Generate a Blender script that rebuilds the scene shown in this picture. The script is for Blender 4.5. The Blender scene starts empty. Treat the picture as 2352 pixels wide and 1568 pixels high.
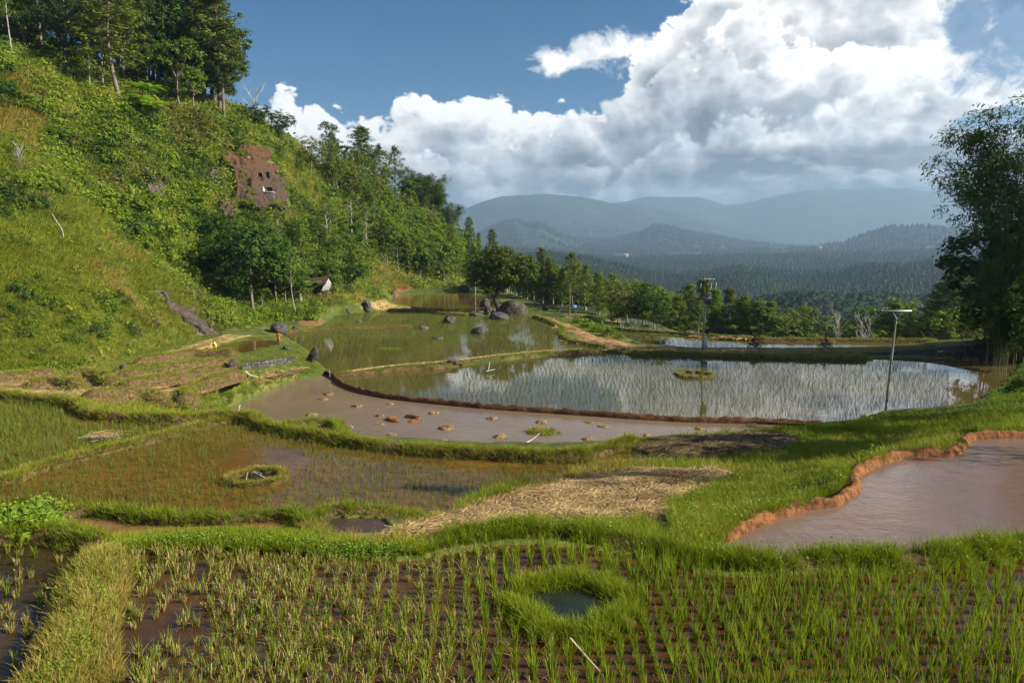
import bpy, math, random, os
import numpy as np
from mathutils import Vector
R = math.radians
SC = bpy.context.scene
COL = SC.collection
rng = np.random.default_rng(7)
# ------------------------------------------------------------------ camera
ZC = 13.0
F = 1568.0                     # focal length in units of the 2352-wide photograph
TH = math.atan(215.0 / F)
CT, ST = math.cos(TH), math.sin(TH)
cam = bpy.data.cameras.new("camera")
cam.lens = 24.0; cam.sensor_width = 36.0; cam.clip_start = 0.1; cam.clip_end = 60000
camo = bpy.data.objects.new("camera", cam); COL.objects.link(camo)
camo.location = (0, 0, ZC); camo.rotation_euler = (R(90) - TH, 0, 0)
SC.camera = camo

def slope(py):
    yc = (np.asarray(py, float) - 784.0) / F
    return (ST + yc * CT) / (CT - yc * ST)
def fwd(py):
    yc = (np.asarray(py, float) - 784.0) / F
    return CT - yc * ST
def pt(px, py, z):
    """point of the view ray through a photo position that lies at height z"""
    y = (ZC - z) / slope(py)
    return np.array([(px - 1176.0) / F / fwd(py) * y, y, z])
def ptd(px, py, D):
    """point of the view ray at forward distance D"""
    return np.array([(px - 1176.0) / F / fwd(py) * D, D, ZC - slope(py) * D])
def project(x, y, z):
    dz = z - ZC
    dep = y * CT - dz * ST
    up = y * ST + dz * CT
    return 1176 + F * x / dep, 784 - F * up / dep
def poly(pts, z):
    return np.array([pt(a, b, z) for a, b in pts])

# ------------------------------------------------------------------ noise
def _h(ix, iy, s):
    n = (ix.astype(np.int64) * 374761393 + iy.astype(np.int64) * 668265263 + s * 974634721) & 0xffffffff
    n = ((n ^ (n >> 13)) * 1274126177) & 0xffffffff
    return ((n ^ (n >> 16)) & 0xffff) / 65535.0
def vn(x, y, s=0):
    x = np.asarray(x, float); y = np.asarray(y, float)
    ix = np.floor(x); iy = np.floor(y); fx = x - ix; fy = y - iy
    fx = fx * fx * (3 - 2 * fx); fy = fy * fy * (3 - 2 * fy)
    a = _h(ix, iy, s); b = _h(ix + 1, iy, s); c = _h(ix, iy + 1, s); d = _h(ix + 1, iy + 1, s)
    return (a * (1 - fx) + b * fx) * (1 - fy) + (c * (1 - fx) + d * fx) * fy
def fbm(x, y, s=0, o=4, g=0.5):
    t = 0; a = 1; n = 0
    for k in range(o):
        t = t + a * vn(x * 2 ** k, y * 2 ** k, s + k * 17); n += a; a *= g
    return t / n - 0.5
def sm(a, b, x):
    t = np.clip((np.asarray(x, float) - a) / (b - a), 0, 1)
    return t * t * (3 - 2 * t)
def inpoly(x, y, P):
    x = np.asarray(x); y = np.asarray(y)
    c = np.zeros(x.shape, bool); n = len(P); j = n - 1
    for i in range(n):
        xi, yi = P[i][0], P[i][1]; xj, yj = P[j][0], P[j][1]
        if yi != yj:
            c ^= ((yi > y) != (yj > y)) & (x < (xj - xi) * (y - yi) / (yj - yi) + xi)
        j = i
    return c
def smoothline(P, step, closed=False):
    """Catmull-Rom through P, resampled about every step metres"""
    P = np.asarray(P, float)
    n = len(P); out = []
    rngi = range(n if closed else n - 1)
    for i in rngi:
        if closed:
            p0, p1, p2, p3 = P[(i - 1) % n], P[i], P[(i + 1) % n], P[(i + 2) % n]
        else:
            p0, p1, p2, p3 = P[max(i - 1, 0)], P[i], P[i + 1], P[min(i + 2, n - 1)]
        m = max(2, int(np.linalg.norm(p2 - p1) / step))
        for k in range(m):
            t = k / m
            out.append(0.5 * ((2 * p1) + (p2 - p0) * t + (2 * p0 - 5 * p1 + 4 * p2 - p3) * t * t + (3 * p1 - p0 - 3 * p2 + p3) * t ** 3))
    if not closed: out.append(P[-1])
    return np.array(out)

# ------------------------------------------------------------------ objects
def tag(o, label=None, cat=None, group=None, kind=None):
    if label: o["label"] = label
    if cat: o["category"] = cat
    if group: o["group"] = group
    if kind: o["kind"] = kind
    return o
def link(name, data, parent=None, loc=None):
    o = bpy.data.objects.new(name, data); COL.objects.link(o)
    if parent is not None: o.parent = parent
    if loc is not None: o.location = [float(c) for c in loc]
    return o
def empty(name, loc, rz=0.0):
    o = bpy.data.objects.new(name, None); COL.objects.link(o)
    o.location = [float(c) for c in loc]; o.rotation_euler = (0, 0, rz); o.empty_display_size = 0.3
    return o
def copy_tree(o, loc=None, rz=None, sc=None, parent=None):
    c = o.copy(); COL.objects.link(c)
    if parent is not None: c.parent = parent
    if loc is not None: c.location = [float(a) for a in loc]
    if rz is not None: c.rotation_euler = (c.rotation_euler[0], c.rotation_euler[1], rz)
    if sc is not None: c.scale = (sc, sc, sc) if np.isscalar(sc) else tuple(float(a) for a in sc)
    for ch in list(o.children): copy_tree(ch, parent=c)
    return c

class G:
    """geometry collector: vertices, faces of any size, material index and a tint per vertex"""
    def __init__(s): s.v = []; s.q = []; s.t = []; s.n = 0; s.ti = []; s.qm = []; s.tm = []
    def add(s, v, f, tint=0.5, mat=0):
        v = np.asarray(v, float).reshape(-1, 3); f = np.asarray(f, np.int64)
        if len(f) == 0: return s
        s.v.append(v)
        s.ti.append(np.broadcast_to(np.asarray(tint, float), (len(v),)))
        if f.shape[1] == 4: s.q.append(f + s.n); s.qm.append(np.full(len(f), mat))
        else: s.t.append(f + s.n); s.tm.append(np.full(len(f), mat))
        s.n += len(v); return s
    def arrays(s):
        v = np.concatenate(s.v); ti = np.concatenate(s.ti)
        q = np.concatenate(s.q) if s.q else np.zeros((0, 4), np.int64)
        t = np.concatenate(s.t) if s.t else np.zeros((0, 3), np.int64)
        qm = np.concatenate(s.qm) if s.q else np.zeros(0); tm = np.concatenate(s.tm) if s.t else np.zeros(0)
        return v, q, t, ti, qm, tm
    def mesh(s, name, mats, smooth=False):
        return mkmesh(name, *s.arrays(), mats=mats, smooth=smooth)
    def obj(s, name, mats, parent=None, loc=None, smooth=False):
        return link(name, s.mesh(name, mats, smooth), parent, loc)
def mkmesh(name, v, q, t, ti, qm, tm, mats, smooth=False, paint=None):
    me = bpy.data.meshes.new(name)
    nq, nt = len(q), len(t)
    me.vertices.add(len(v)); me.vertices.foreach_set("co", np.ascontiguousarray(v, np.float32).ravel())
    loops = np.concatenate([q.ravel(), t.ravel()]).astype(np.int32)
    me.loops.add(len(loops)); me.loops.foreach_set("vertex_index", loops)
    st = np.concatenate([np.arange(nq) * 4, nq * 4 + np.arange(nt) * 3]).astype(np.int32)
    me.polygons.add(nq + nt); me.polygons.foreach_set("loop_start", st)
    me.polygons.foreach_set("material_index", np.concatenate([qm, tm]).astype(np.int32))
    if not isinstance(mats, (list, tuple)): mats = [mats]
    for m in mats: me.materials.append(m)
    if ti is not None:
        a = me.attributes.new("tint", 'FLOAT', 'POINT'); a.data.foreach_set("value", np.ascontiguousarray(ti, np.float32))
    if paint is not None:
        a = me.attributes.new("paint", 'FLOAT_COLOR', 'POINT'); a.data.foreach_set("color", np.ascontiguousarray(paint, np.float32).ravel())
    me.update(calc_edges=True)
    if smooth: me.shade_smooth()
    return me
def scatter(g, proto, pos, sc, rz, tint=None, mat=0, tilt=None):
    """copies of a prototype (v, f, tint) at many places, all into g"""
    V, Fc, T = proto
    N = len(pos)
    if N == 0: return g
    c, s = np.cos(rz), np.sin(rz)
    sc = np.asarray(sc, float)
    if sc.ndim == 1: sc = np.stack([sc, sc, sc], 1)
    X = V[None, :, 0] * sc[:, :1]; Y = V[None, :, 1] * sc[:, 1:2]; Z = V[None, :, 2] * sc[:, 2:3]
    W = np.stack([X * c[:, None] - Y * s[:, None], X * s[:, None] + Y * c[:, None], Z], 2)
    if tilt is not None:
        W[:, :, 0] += tilt[:, :1] * Z; W[:, :, 1] += tilt[:, 1:2] * Z
    W += np.asarray(pos)[:, None, :]
    FF = (Fc[None] + (np.arange(N) * len(V))[:, None, None]).reshape(-1, Fc.shape[1])
    tt = np.broadcast_to(T[None], (N, len(V)))
    if tint is not None: tt = tt + np.asarray(tint)[:, None]
    return g.add(W.reshape(-1, 3), FF, tt.reshape(-1), mat)

# ---- primitive geometry
def tube(path, rad, n=7, cap=True, jitter=0.0, seed=0):
    path = np.asarray(path, float); m = len(path)
    rad = np.broadcast_to(np.asarray(rad, float), (m,))
    tan = np.gradient(path, axis=0); tan /= np.linalg.norm(tan, axis=1)[:, None] + 1e-9
    ref = np.where(np.abs(tan[:, 2:3]) > 0.9, np.array([[1., 0, 0]]), np.array([[0, 0, 1.]]))
    a = np.cross(tan, ref); a /= np.linalg.norm(a, axis=1)[:, None] + 1e-9
    b = np.cross(tan, a)
    an = np.arange(n) * 2 * math.pi / n
    rr = rad[:, None] * np.ones((m, n))
    if jitter: rr = rr * (1 + jitter * (np.random.default_rng(seed).random((m, n)) - .5) * 2)
    V = path[:, None] + rr[:, :, None] * (np.cos(an)[None, :, None] * a[:, None] + np.sin(an)[None, :, None] * b[:, None])
    i = np.arange(m - 1)[:, None] * n; j = np.arange(n)[None]; j2 = (j + 1) % n
    Q = np.stack([i + j, i + j2, i + n + j2, i + n + j], -1).reshape(-1, 4)
    V = V.reshape(-1, 3)
    return V, Q
def capped(g, path, rad, n=8, tint=.5, mat=0):
    V, Q = tube(path, rad, n)
    m = len(path)
    g.add(V, Q, tint, mat)
    for row, p, flip in ((0, path[0], 1), (m - 1, path[-1], 0)):
        ring = V[row * n:(row + 1) * n]
        vv = np.vstack([ring, [p]])
        ii = np.arange(n)
        f = np.stack([ii, (ii + 1) % n, np.full(n, n)], 1)
        if not flip: pass
        else: f = f[:, ::-1]
        g.add(vv, f, tint, mat)
    return g
def box(g, c, s, tint=.5, mat=0, rot=None, taper=1.0, bev=0.0):
    """box with chamfered vertical and top edges when bev > 0"""
    hx, hy, hz = s[0] / 2, s[1] / 2, s[2] / 2
    if bev <= 0:
        v = np.array([[x * (taper if z > 0 else 1), y * (taper if z > 0 else 1), z] for z in (-hz, hz) for x, y in ((-hx, -hy), (hx, -hy), (hx, hy), (-hx, hy))])
        f = np.array([[0, 3, 2, 1], [4, 5, 6, 7], [0, 1, 5, 4], [1, 2, 6, 5], [2, 3, 7, 6], [3, 0, 4, 7]])
    else:
        def ring(ax, ay, z):
            b = min(bev, ax * .9, ay * .9)
            return [[-ax + b, -ay, z], [ax - b, -ay, z], [ax, -ay + b, z], [ax, ay - b, z], [ax - b, ay, z], [-ax + b, ay, z], [-ax, ay - b, z], [-ax, -ay + b, z]]
        v = np.array(ring(hx - bev, hy - bev, -hz) + ring(hx, hy, -hz + bev) + ring(hx * taper, hy * taper, hz - bev) + ring(hx * taper - bev, hy * taper - bev, hz))
        f = []
        for k in range(3):
            for i in range(8): f.append([k * 8 + i, k * 8 + (i + 1) % 8, (k + 1) * 8 + (i + 1) % 8, (k + 1) * 8 + i])
        for o, fl in ((0, 1), (24, 0)):
            for a, b_, c_, d in ((0, 1, 2, 3), (0, 3, 4, 7), (7, 4, 5, 6)):
                q = [o + a, o + b_, o + c_, o + d]; f.append(q[::-1] if fl else q)
        f = np.array(f)
    if rot is not None:
        from mathutils import Euler
        M = np.array(Euler(rot).to_matrix()); v = v @ M.T
    return g.add(v + np.asarray(c, float), f, tint, mat)
def blob(nu=20, nv=12):
    """unit sphere grid"""
    u = np.arange(nu) * 2 * math.pi / nu; w = np.linspace(-math.pi / 2, math.pi / 2, nv)
    U, W = np.meshgrid(u, w)
    V = np.stack([np.cos(W) * np.cos(U), np.cos(W) * np.sin(U), np.sin(W)], -1).reshape(-1, 3)
    i = np.arange(nv - 1)[:, None] * nu; j = np.arange(nu)[None]; j2 = (j + 1) % nu
    Q = np.stack([i + j, i + j2, i + nu + j2, i + nu + j], -1).reshape(-1, 4)
    return V, Q
def blades(n, h, w, lean, spread, r, segs=2, hv=0.35, tipw=0.12):
    """n curved grass blades as ribbons"""
    a = r.random(n) * 2 * math.pi; d = np.sqrt(r.random(n)) * spread
    b0 = np.stack([np.cos(a) * d, np.sin(a) * d, np.zeros(n)], 1)
    a2 = a + r.normal(0, .7, n)
    dr = np.stack([np.cos(a2), np.sin(a2)], 1)
    H = h * (1 - hv + hv * 2 * r.random(n)) ; L = lean * (0.25 + r.random(n))
    sd = r.random(n) * math.pi * 2; S = np.stack([np.cos(sd), np.sin(sd)], 1)
    V = np.zeros((n, segs + 1, 2, 3)); T = np.zeros((n, segs + 1, 2))
    for k in range(segs + 1):
        t = k / segs
        p = np.zeros((n, 3)); p[:, :2] = b0[:, :2] + dr * (L * H * t ** 1.7)[:, None]; p[:, 2] = H * t * (1 - .45 * L * t)
        ww = w * (1 - (1 - tipw) * t ** 1.5) * .5
        V[:, k, 0] = p; V[:, k, 1] = p
        V[:, k, 0, :2] -= S * ww; V[:, k, 1, :2] += S * ww
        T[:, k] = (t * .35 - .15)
    T += (r.random(n) * .4 - .2)[:, None, None]
    i = (np.arange(n) * (segs + 1) * 2)[:, None]; k = np.arange(segs)[None] * 2
    Q = np.stack([i + k, i + k + 1, i + k + 3, i + k + 2], -1).reshape(-1, 4)
    return V.reshape(-1, 3), Q, T.reshape(-1)
def leaves(P, Nrm, size, r, asp=0.5, droop=0.0, jit=0.8):
    """kite-shaped leaf at every point, facing roughly along Nrm"""
    n = len(P)
    N = Nrm + r.normal(0, jit, (n, 3)); N /= np.linalg.norm(N, axis=1)[:, None] + 1e-9
    D = r.normal(0, 1, (n, 3)); D[:, 2] -= droop
    D -= N * (D * N).sum(1)[:, None]; D /= np.linalg.norm(D, axis=1)[:, None] + 1e-9
    B = np.cross(N, D)
    L = (np.asarray(size) * (0.6 + 0.8 * r.random(n)))[:, None]
    V = np.stack([P - D * L * .5, P + B * L * asp * .5, P + D * L * .5, P - B * L * asp * .5], 1)
    Q = np.arange(n * 4).reshape(-1, 4)
    return V.reshape(-1, 3), Q

# ------------------------------------------------------------------ materials
def newmat(name):
    m = bpy.data.materials.new(name); m.use_nodes = True
    nt = m.node_tree; nt.nodes.clear()
    return m, nt
def nd(nt, typ, ins=None, **kw):
    n = nt.nodes.new(typ)
    for k, v in kw.items(): setattr(n, k, v)
    if ins:
        for k, v in ins.items():
            s = n.inputs[k]
            if isinstance(v, bpy.types.NodeSocket): nt.links.new(v, s)
            else: s.default_value = v
    return n
def rgb(c): return (c[0], c[1], c[2], 1.0)
def mixc(nt, f, a, b, mode='MIX'):
    n = nt.nodes.new('ShaderNodeMix'); n.data_type = 'RGBA'; n.blend_type = mode
    for k, v in ((0, f), (6, a), (7, b)):
        s = n.inputs[k]
        if isinstance(v, bpy.types.NodeSocket): nt.links.new(v, s)
        elif k == 0: s.default_value = v
        else: s.default_value = rgb(v)
    return n.outputs[2]
def mth(nt, op, a, b=None, c=None, clamp=False):
    n = nt.nodes.new('ShaderNodeMath'); n.operation = op; n.use_clamp = clamp
    for k, v in enumerate((a, b, c)):
        if v is None: continue
        if isinstance(v, bpy.types.NodeSocket): nt.links.new(v, n.inputs[k])
        else: n.inputs[k].default_value = v
    return n.outputs[0]
def sstep(nt, x, a, b, lo=0.0, hi=1.0):
    n = nt.nodes.new('ShaderNodeMapRange'); n.interpolation_type = 'SMOOTHSTEP'
    nt.links.new(x, n.inputs[0]); 
    for k, v in ((1, a), (2, b), (3, lo), (4, hi)): n.inputs[k].default_value = v
    return n.outputs[0]
def noise(nt, vec, scale, detail=4, rough=.55, dist=0.0):
    n = nd(nt, 'ShaderNodeTexNoise', {'Scale': scale, 'Detail': detail, 'Roughness': rough, 'Distortion': dist})
    if vec is not None: nt.links.new(vec, n.inputs['Vector'])
    return n.outputs['Fac']
def out(nt, sh): nt.links.new(sh, nd(nt, 'ShaderNodeOutputMaterial').inputs['Surface'])
def leafmat(name, dark, light, alt=None, trans=.3, var=.5, nscale=.25, up=0.0):
    gf = lambda c: (c[0] * .90, c[1], c[2]) if c and c[1] > c[0] else c
    dark, light, alt = gf(dark), gf(light), gf(alt)
    m, nt = newmat(name)
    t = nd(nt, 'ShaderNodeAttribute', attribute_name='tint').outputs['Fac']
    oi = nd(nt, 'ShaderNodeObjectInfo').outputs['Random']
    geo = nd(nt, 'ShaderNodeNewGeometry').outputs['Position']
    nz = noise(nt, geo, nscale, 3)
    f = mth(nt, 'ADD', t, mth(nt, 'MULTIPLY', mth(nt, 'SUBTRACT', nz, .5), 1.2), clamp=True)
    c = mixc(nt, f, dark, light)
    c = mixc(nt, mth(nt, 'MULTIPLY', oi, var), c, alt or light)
    d = nd(nt, 'ShaderNodeBsdfPrincipled', {'Base Color': c, 'Roughness': .6, 'Specular IOR Level': .12})
    if up:   # a dense crown scatters light like a soft mass: its facets share the mean facing of the canopy
        N = nd(nt, 'ShaderNodeNewGeometry').outputs['Normal']
        a = nd(nt, 'ShaderNodeVectorMath', {0: N, 3: 1 - up}, operation='SCALE').outputs[0]
        a = nd(nt, 'ShaderNodeVectorMath', {0: a, 1: (0, -.25 * up, up)}, operation='ADD').outputs[0]
        nt.links.new(nd(nt, 'ShaderNodeVectorMath', {0: a}, operation='NORMALIZE').outputs[0], d.inputs['Normal'])
    tr = nd(nt, 'ShaderNodeBsdfTranslucent', {'Color': mixc(nt, .5, c, (light[0] * 1.2, light[1] * 1.2, light[2] * .6))})
    mx = nd(nt, 'ShaderNodeMixShader', {0: trans, 1: d.outputs[0], 2: tr.outputs[0]})
    out(nt, mx.outputs[0]); return m
def plainmat(name, col, rough=.7, metal=0.0, var=.25, nscale=3.0, bump=.2, bscale=None, spec=.4, col2=None):
    m, nt = newmat(name)
    co = nd(nt, 'ShaderNodeTexCoord').outputs['Object']
    nz = noise(nt, co, nscale, 6, .6)
    c2 = col2 or tuple(c * (1 - var) for c in col); c1 = tuple(min(1, c * (1 + var * .6)) for c in col)
    c = mixc(nt, sstep(nt, nz, .35, .65), c2, c1)
    p = nd(nt, 'ShaderNodeBsdfPrincipled', {'Base Color': c, 'Roughness': rough, 'Metallic': metal, 'Specular IOR Level': spec})
    if bump:
        b = nd(nt, 'ShaderNodeBump', {'Strength': bump, 'Distance': .05, 'Height': noise(nt, co, bscale or nscale * 4, 8, .65)})
        nt.links.new(b.outputs[0], p.inputs['Normal'])
    out(nt, p.outputs[0]); return m
# ------------------------------------------------------------------ water outlines (photo positions, then height)
WATER = {}
WATER['A'] = (8.40, [(284,1284),(290,1271),(444,1262),(578,1268),(667,1271),(755,1284),(822,1284),(871,1290),(975,1285),(1058,1269),(1163,1252),(1267,1256),(1350,1260),(1454,1281),(1517,1290),(1600,1315),(1704,1327),(1780,1323),(1947,1315),(2072,1319),(2155,1310),(2238,1302),(2351,1290),(2750,1270),(3100,1900),(230,1900),(275,1600),(270,1480),(275,1410),(300,1340)])
WATER['B'] = (8.25, [(-420,1245),(0,1235),(133,1240),(190,1250),(195,1270),(178,1315),(147,1360),(107,1431),(76,1493),(40,1564),(-60,1850),(-700,1850)])
WATER['C'] = (8.15, [(133,1193),(222,1182),(333,1200),(444,1203),(555,1200),(644,1191),(693,1213),(667,1227),(533,1224),(400,1229),(267,1240),(200,1215)])
WATER['D'] = (8.1, [(729,1200),(755,1191),(871,1191),(884,1198),(900,1215),(884,1229),(844,1234),(778,1236)])
WATER['E'] = (6.2, [(0,1113),(89,1080),(222,1044),(355,1013),(444,987),(533,966),(578,970),(622,989),(689,1004),(755,1013),(871,1033),(996,1044),(1121,1052),(1246,1058),(1329,1056),(1371,1048),(1413,1033),(1463,1036),(1500,1056),(1454,1066),(1392,1070),(1342,1082),(1288,1099),(1204,1116),(1129,1136),(1079,1152),(1046,1173),(960,1192),(871,1196),(733,1196),(500,1194),(311,1186),(133,1190),(0,1196),(-300,1200),(-300,1180)])
WATER['F'] = (6.35, [(-300,905),(0,918),(133,929),(191,940),(200,955),(267,967),(378,973),(444,975),(489,971),(444,980),(355,1004),(222,1040),(89,1075),(0,1106),(-300,1170)])
WATER['P'] = (0.0, [(498,953),(566,919),(600,903),(666,876),(720,864),(753,860),(766,866),(793,886),(833,901),(900,913),(1000,924),(1133,936),(1263,945),(1454,958),(1579,965),(1742,969),(1780,972),(1872,978),(1700,1000),(1496,1020),(1371,1050),(1246,1062),(1038,1050),(871,1036),(733,1005),(633,988),(566,972)])
WATER['Q'] = (0.2, [(772,860),(900,853),(1020,846),(1133,832),(1233,821),(1300,815),(1390,808),(1480,812),(1560,813),(1650,817),(1800,822),(1950,826),(2100,824),(2250,824),(2340,826),(2330,850),(2310,880),(2270,905),(2230,926),(2180,938),(2100,941),(2030,944),(2000,955),(1910,972),(1742,966),(1579,961),(1454,954),(1263,941),(1133,932),(1000,920),(900,909),(833,897),(793,880)])
WATER['L'] = (0.4, [(650,768),(666,762),(720,752),(760,733),(770,725),(820,719),(886,712),(960,712),(1016,722),(1060,724),(1130,722),(1210,728),(1259,742),(1292,759),(1279,772),(1302,785),(1345,792),(1385,801),(1300,807),(1233,815),(1133,825),(1020,840),(900,847),(783,857),(757,853),(733,834),(700,800)])
WATER['M'] = (1.0, [(894,687),(933,678),(999,674.5),(1079,674.5),(1086,681),(1129,683),(1141,699),(1106,713),(1033,713),(966,706),(916,698)])
WATER['N'] = (1.2, [(428,811),(489,797),(565,781),(592,781),(635,783),(631,792),(592,802),(550,812),(477,814)])
WATER['H'] = (0.1, [(1418,760),(1481,766),(1559,770),(1601,775),(1666,779),(1727,782),(1857,784),(1950,785),(2060,786),(2150,786),(2060,794),(1951,798),(1857,799),(1757,799),(1611,799),(1559,796),(1481,788),(1440,775)])
WATER['K'] = (-0.6, [(1434,731),(1478,737),(1500,745),(1520,757),(1470,757),(1432,752),(1425,742)])
WATER['X'] = (8.0, [(1660,1256),(1712,1222),(1784,1191),(1848,1172),(1918,1160),(1950,1138),(1968,1120),(1966,1099),(1990,1080),(2055,1057),(2115,1050),(2175,1047),(2210,1034),(2228,1006),(2275,1000),(2352,999),(2600,999),(3000,1100),(2700,1282),(2352,1268),(2238,1283),(2072,1300),(1947,1300),(1780,1306)])
WP = {k: smoothline(poly(p, z), 0.25 if z > 5 else .6, True) for k, (z, p) in WATER.items()}

# ------------------------------------------------------------------ one ground sheet, polar round the viewer
DA = R(.25); AZM = R(52)
az_f = np.arange(-AZM, AZM + 1e-6, DA)
DL = .0062
r_n = np.exp(np.arange(math.log(.8), math.log(420), DL)); NN = len(r_n); NA = len(az_f)
r_f = np.exp(np.arange(math.log(r_n[-1]) + .011, math.log(12300), .011))
AA, RR = np.meshgrid(az_f, r_n)
XX, YY = RR * np.sin(AA), RR * np.cos(AA)

RIDGES = [  # forward distance, depth in front, depth behind, silhouette
 (640, 230, 350, [(1300,790),(1500,775),(1600,745),(1700,712),(1780,695),(1850,684),(1950,694),(2000,686),(2100,694),(2200,705),(2400,690),(2800,660)]),
 (1600, 600, 700, [(800,560),(1050,575),(1150,598),(1260,588),(1350,598),(1450,622),(1530,640),(1600,640),(1700,622),(1850,640),(2000,620),(2100,615),(2250,600),(2800,560)]),
 (3000, 900, 900, [(600,560),(1100,572),(1250,578),(1400,597),(1600,592),(1900,585),(2050,580),(2250,574),(2800,560)]),
 (4300, 800, 800, [(1750,575),(1850,573),(1930,560),(1980,542),(2030,524),(2060,521),(2150,516),(2210,529),(2300,534),(2500,560)]),
 (5400, 1300, 1200, [(900,575),(1000,565),(1050,558),(1110,531),(1150,513),(1185,504),(1215,516),(1235,511),(1290,539),(1330,551),(1400,552),(1470,535),(1500,519),(1530,518),(1570,530),(1640,543),(1700,555),(1800,566),(2000,575)]),
 (7600, 1500, 1600, [(700,470),(950,515),(1040,492),(1075,478),(1110,464),(1150,452),(1250,446),(1330,452),(1365,460),(1380,462),(1400,468),(1450,470),(1530,485),(1600,505),(1700,530),(1800,548),(2000,560)]),
 (9600, 1700, 1500, [(1200,500),(1350,478),(1410,466),(1440,463),(1480,452),(1600,452),(1660,470),(1700,468),(1780,448),(1850,437),(1900,434),(2000,433),(2080,432),(2110,440),(2150,441),(2200,443),(2260,440),(2500,425),(2900,470)]),
]
BASE_R = np.log([300, 420, 600, 900, 1500, 2500, 4000, 6000, 9000, 12300])
BASE_Z = np.array([-42, -72, -92, -98, -92, -80, -70, -40, -20, -40.])
def zfar(az, r):
    y = r * np.cos(az); ta = np.tan(np.clip(az, -1.2, 1.2))
    px = 1176 + 1582.6 * ta
    x = r * np.sin(az)
    b = np.interp(np.log(r), BASE_R, BASE_Z)
    z = b + 26 * fbm(x / 420, y / 420, 3, 4) * sm(420, 800, r)
    for i, (D, wf, wb, sil) in enumerate(RIDGES):
        s = np.array(sil, float)
        py = np.interp(px, s[:, 0], s[:, 1])
        H = ZC - slope(py) * D
        wob = fbm(x / (wf * .9), y / (wf * .9), 40 + i, 5)
        t = (y - D) / np.where(y < D, wf, wb)
        bump = np.exp(-(t * 1.35) ** 2)
        crest = 1 - np.clip(np.abs(t) * 1.6, 0, 1)
        H2 = (H - b) * bump * (1 + (1.05 if i > 2 else .7) * wob * (1 - crest))
        z = np.maximum(z, b + H2)
    return z

Z0 = np.full((NN, NA), np.nan)
def setline(pts, mode='z', step=.4):
    P = np.array([pt(*p) if mode == 'z' else ptd(*p) for p in pts])
    for i in range(len(P) - 1):
        n = max(2, int(np.linalg.norm(P[i + 1] - P[i]) / step))
        t = np.linspace(0, 1, n)[:, None]
        q = P[i] * (1 - t) + P[i + 1] * t
        r = np.hypot(q[:, 0], q[:, 1]); a = np.arctan2(q[:, 0], q[:, 1])
        ri = np.rint((np.log(r) - math.log(.8)) / DL).astype(int); ai = np.rint((a + AZM) / DA).astype(int)
        ok = (ri >= 0) & (ri < NN) & (ai >= 0) & (ai < NA)
        Z0[ri[ok], ai[ok]] = q[ok, 2]
# hillside: foot, three contour lines, ridge
setline([(-420,890,2.8),(-150,876,2.4),(0,862,2.0),(150,846,1.8),(300,812,1.5),(420,776,1.4),(500,766,1.35),(600,745,1.3),(640,735,1.3),(730,724,1.5),(760,705,2.2),(880,692,1.8),(905,670,1.8),(1000,660,1.8),(1060,655,1.6),(1120,652,1.2)])
setline([(-420,430,70),(-300,460,73),(0,520,76),(200,560,88),(350,600,100),(450,640,112),(560,640,128),(700,600,140),(850,600,172),(960,600,205),(1040,618,228)], 'd')
setline([(-420,210,88),(-300,250,91),(0,350,95),(200,380,112),(400,420,128),(520,470,135),(590,470,140),(650,470,146),(760,480,165),(880,515,200),(980,550,228),(1040,585,248)], 'd')
setline([(-420,20,108),(-300,50,111),(0,130,115),(150,190,125),(300,230,135),(450,270,145),(560,290,152),(640,330,162),(740,400,182),(860,462,208),(960,512,240),(1050,562,262)], 'd')
setline([(-420,-160,136),(-300,-110,138),(0,20,140),(200,120,146),(400,195,156),(560,248,166),(640,298,178),(700,345,190),(760,395,200),(860,448,225),(950,497,255),(1050,552,282),(1120,605,300)], 'd')
setline([(-420,-60,200),(0,60,200),(300,170,205),(560,265,225),(700,370,245),(860,470,280),(1000,560,320),(1120,640,350)], 'd')
# road, rim of the terraces, drop to the valley
ROAD = [(1228,727,.5),(1262,737,.45),(1292,748,.42),(1330,763,.4),(1370,778,.4),(1430,791,.4),(1500,798,.4),(1560,803,.4),(1700,804,.42),(1800,804,.42),(1900,803,.45),(2000,798,.55),(2080,793,.75),(2150,788,1.1),(2250,780,1.9),(2352,771,2.8),(2500,762,3.8),(2700,755,4.6)]
setline(ROAD)
setline([(1130,660,1.4),(1225,696,.8),(1300,700,.6),(1388,705,.3),(1405,717,0.0),(1425,728,-.4),(1480,734,-.6),(1510,744,-.6),(1540,759,-.2),(1600,768,.3),(1700,774,.35),(1850,779,.35),(2000,781,.4),(2150,782,.6),(2250,776,1.6),(2400,764,3.4),(2700,752,4.8)])
setline([(1225,726,.7),(1300,735,.3),(1345,740,.1),(1400,748,-.2)])
setline([(1120,640,260),(1230,700,185),(1330,722,175),(1420,745,165),(1500,790,150),(1600,830,125),(1700,830,122),(1850,835,120),(2000,835,120),(2150,830,118),(2300,815,115),(2500,800,115),(2800,790,118)], 'd')
setline([(1150,700,300),(1300,800,250),(1500,900,200),(1700,960,175),(2000,960,170),(2300,930,170),(2800,900,170)], 'd')
# left terraces and the bank of the pond
setline([(-420,930,4.6),(-100,893,4.0),(0,885,3.6),(150,877,3.2),(300,868,2.9),(420,850,2.2),(500,838,1.9),(620,818,1.6)])
setline([(420,905,2.9),(480,905,2.6),(520,880,2.3),(560,856,2.0),(640,838,1.7),(700,826,1.2),(738,848,.7)])
setline([(350,838,1.8),(430,822,1.55),(500,820,1.5),(560,814,1.45),(620,800,1.4),(642,790,1.35),(655,800,1.2),(690,815,1.0)])
setline([(640,776,1.3),(600,774,1.35),(540,778,1.4),(470,796,1.45),(400,815,1.5)])
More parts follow.
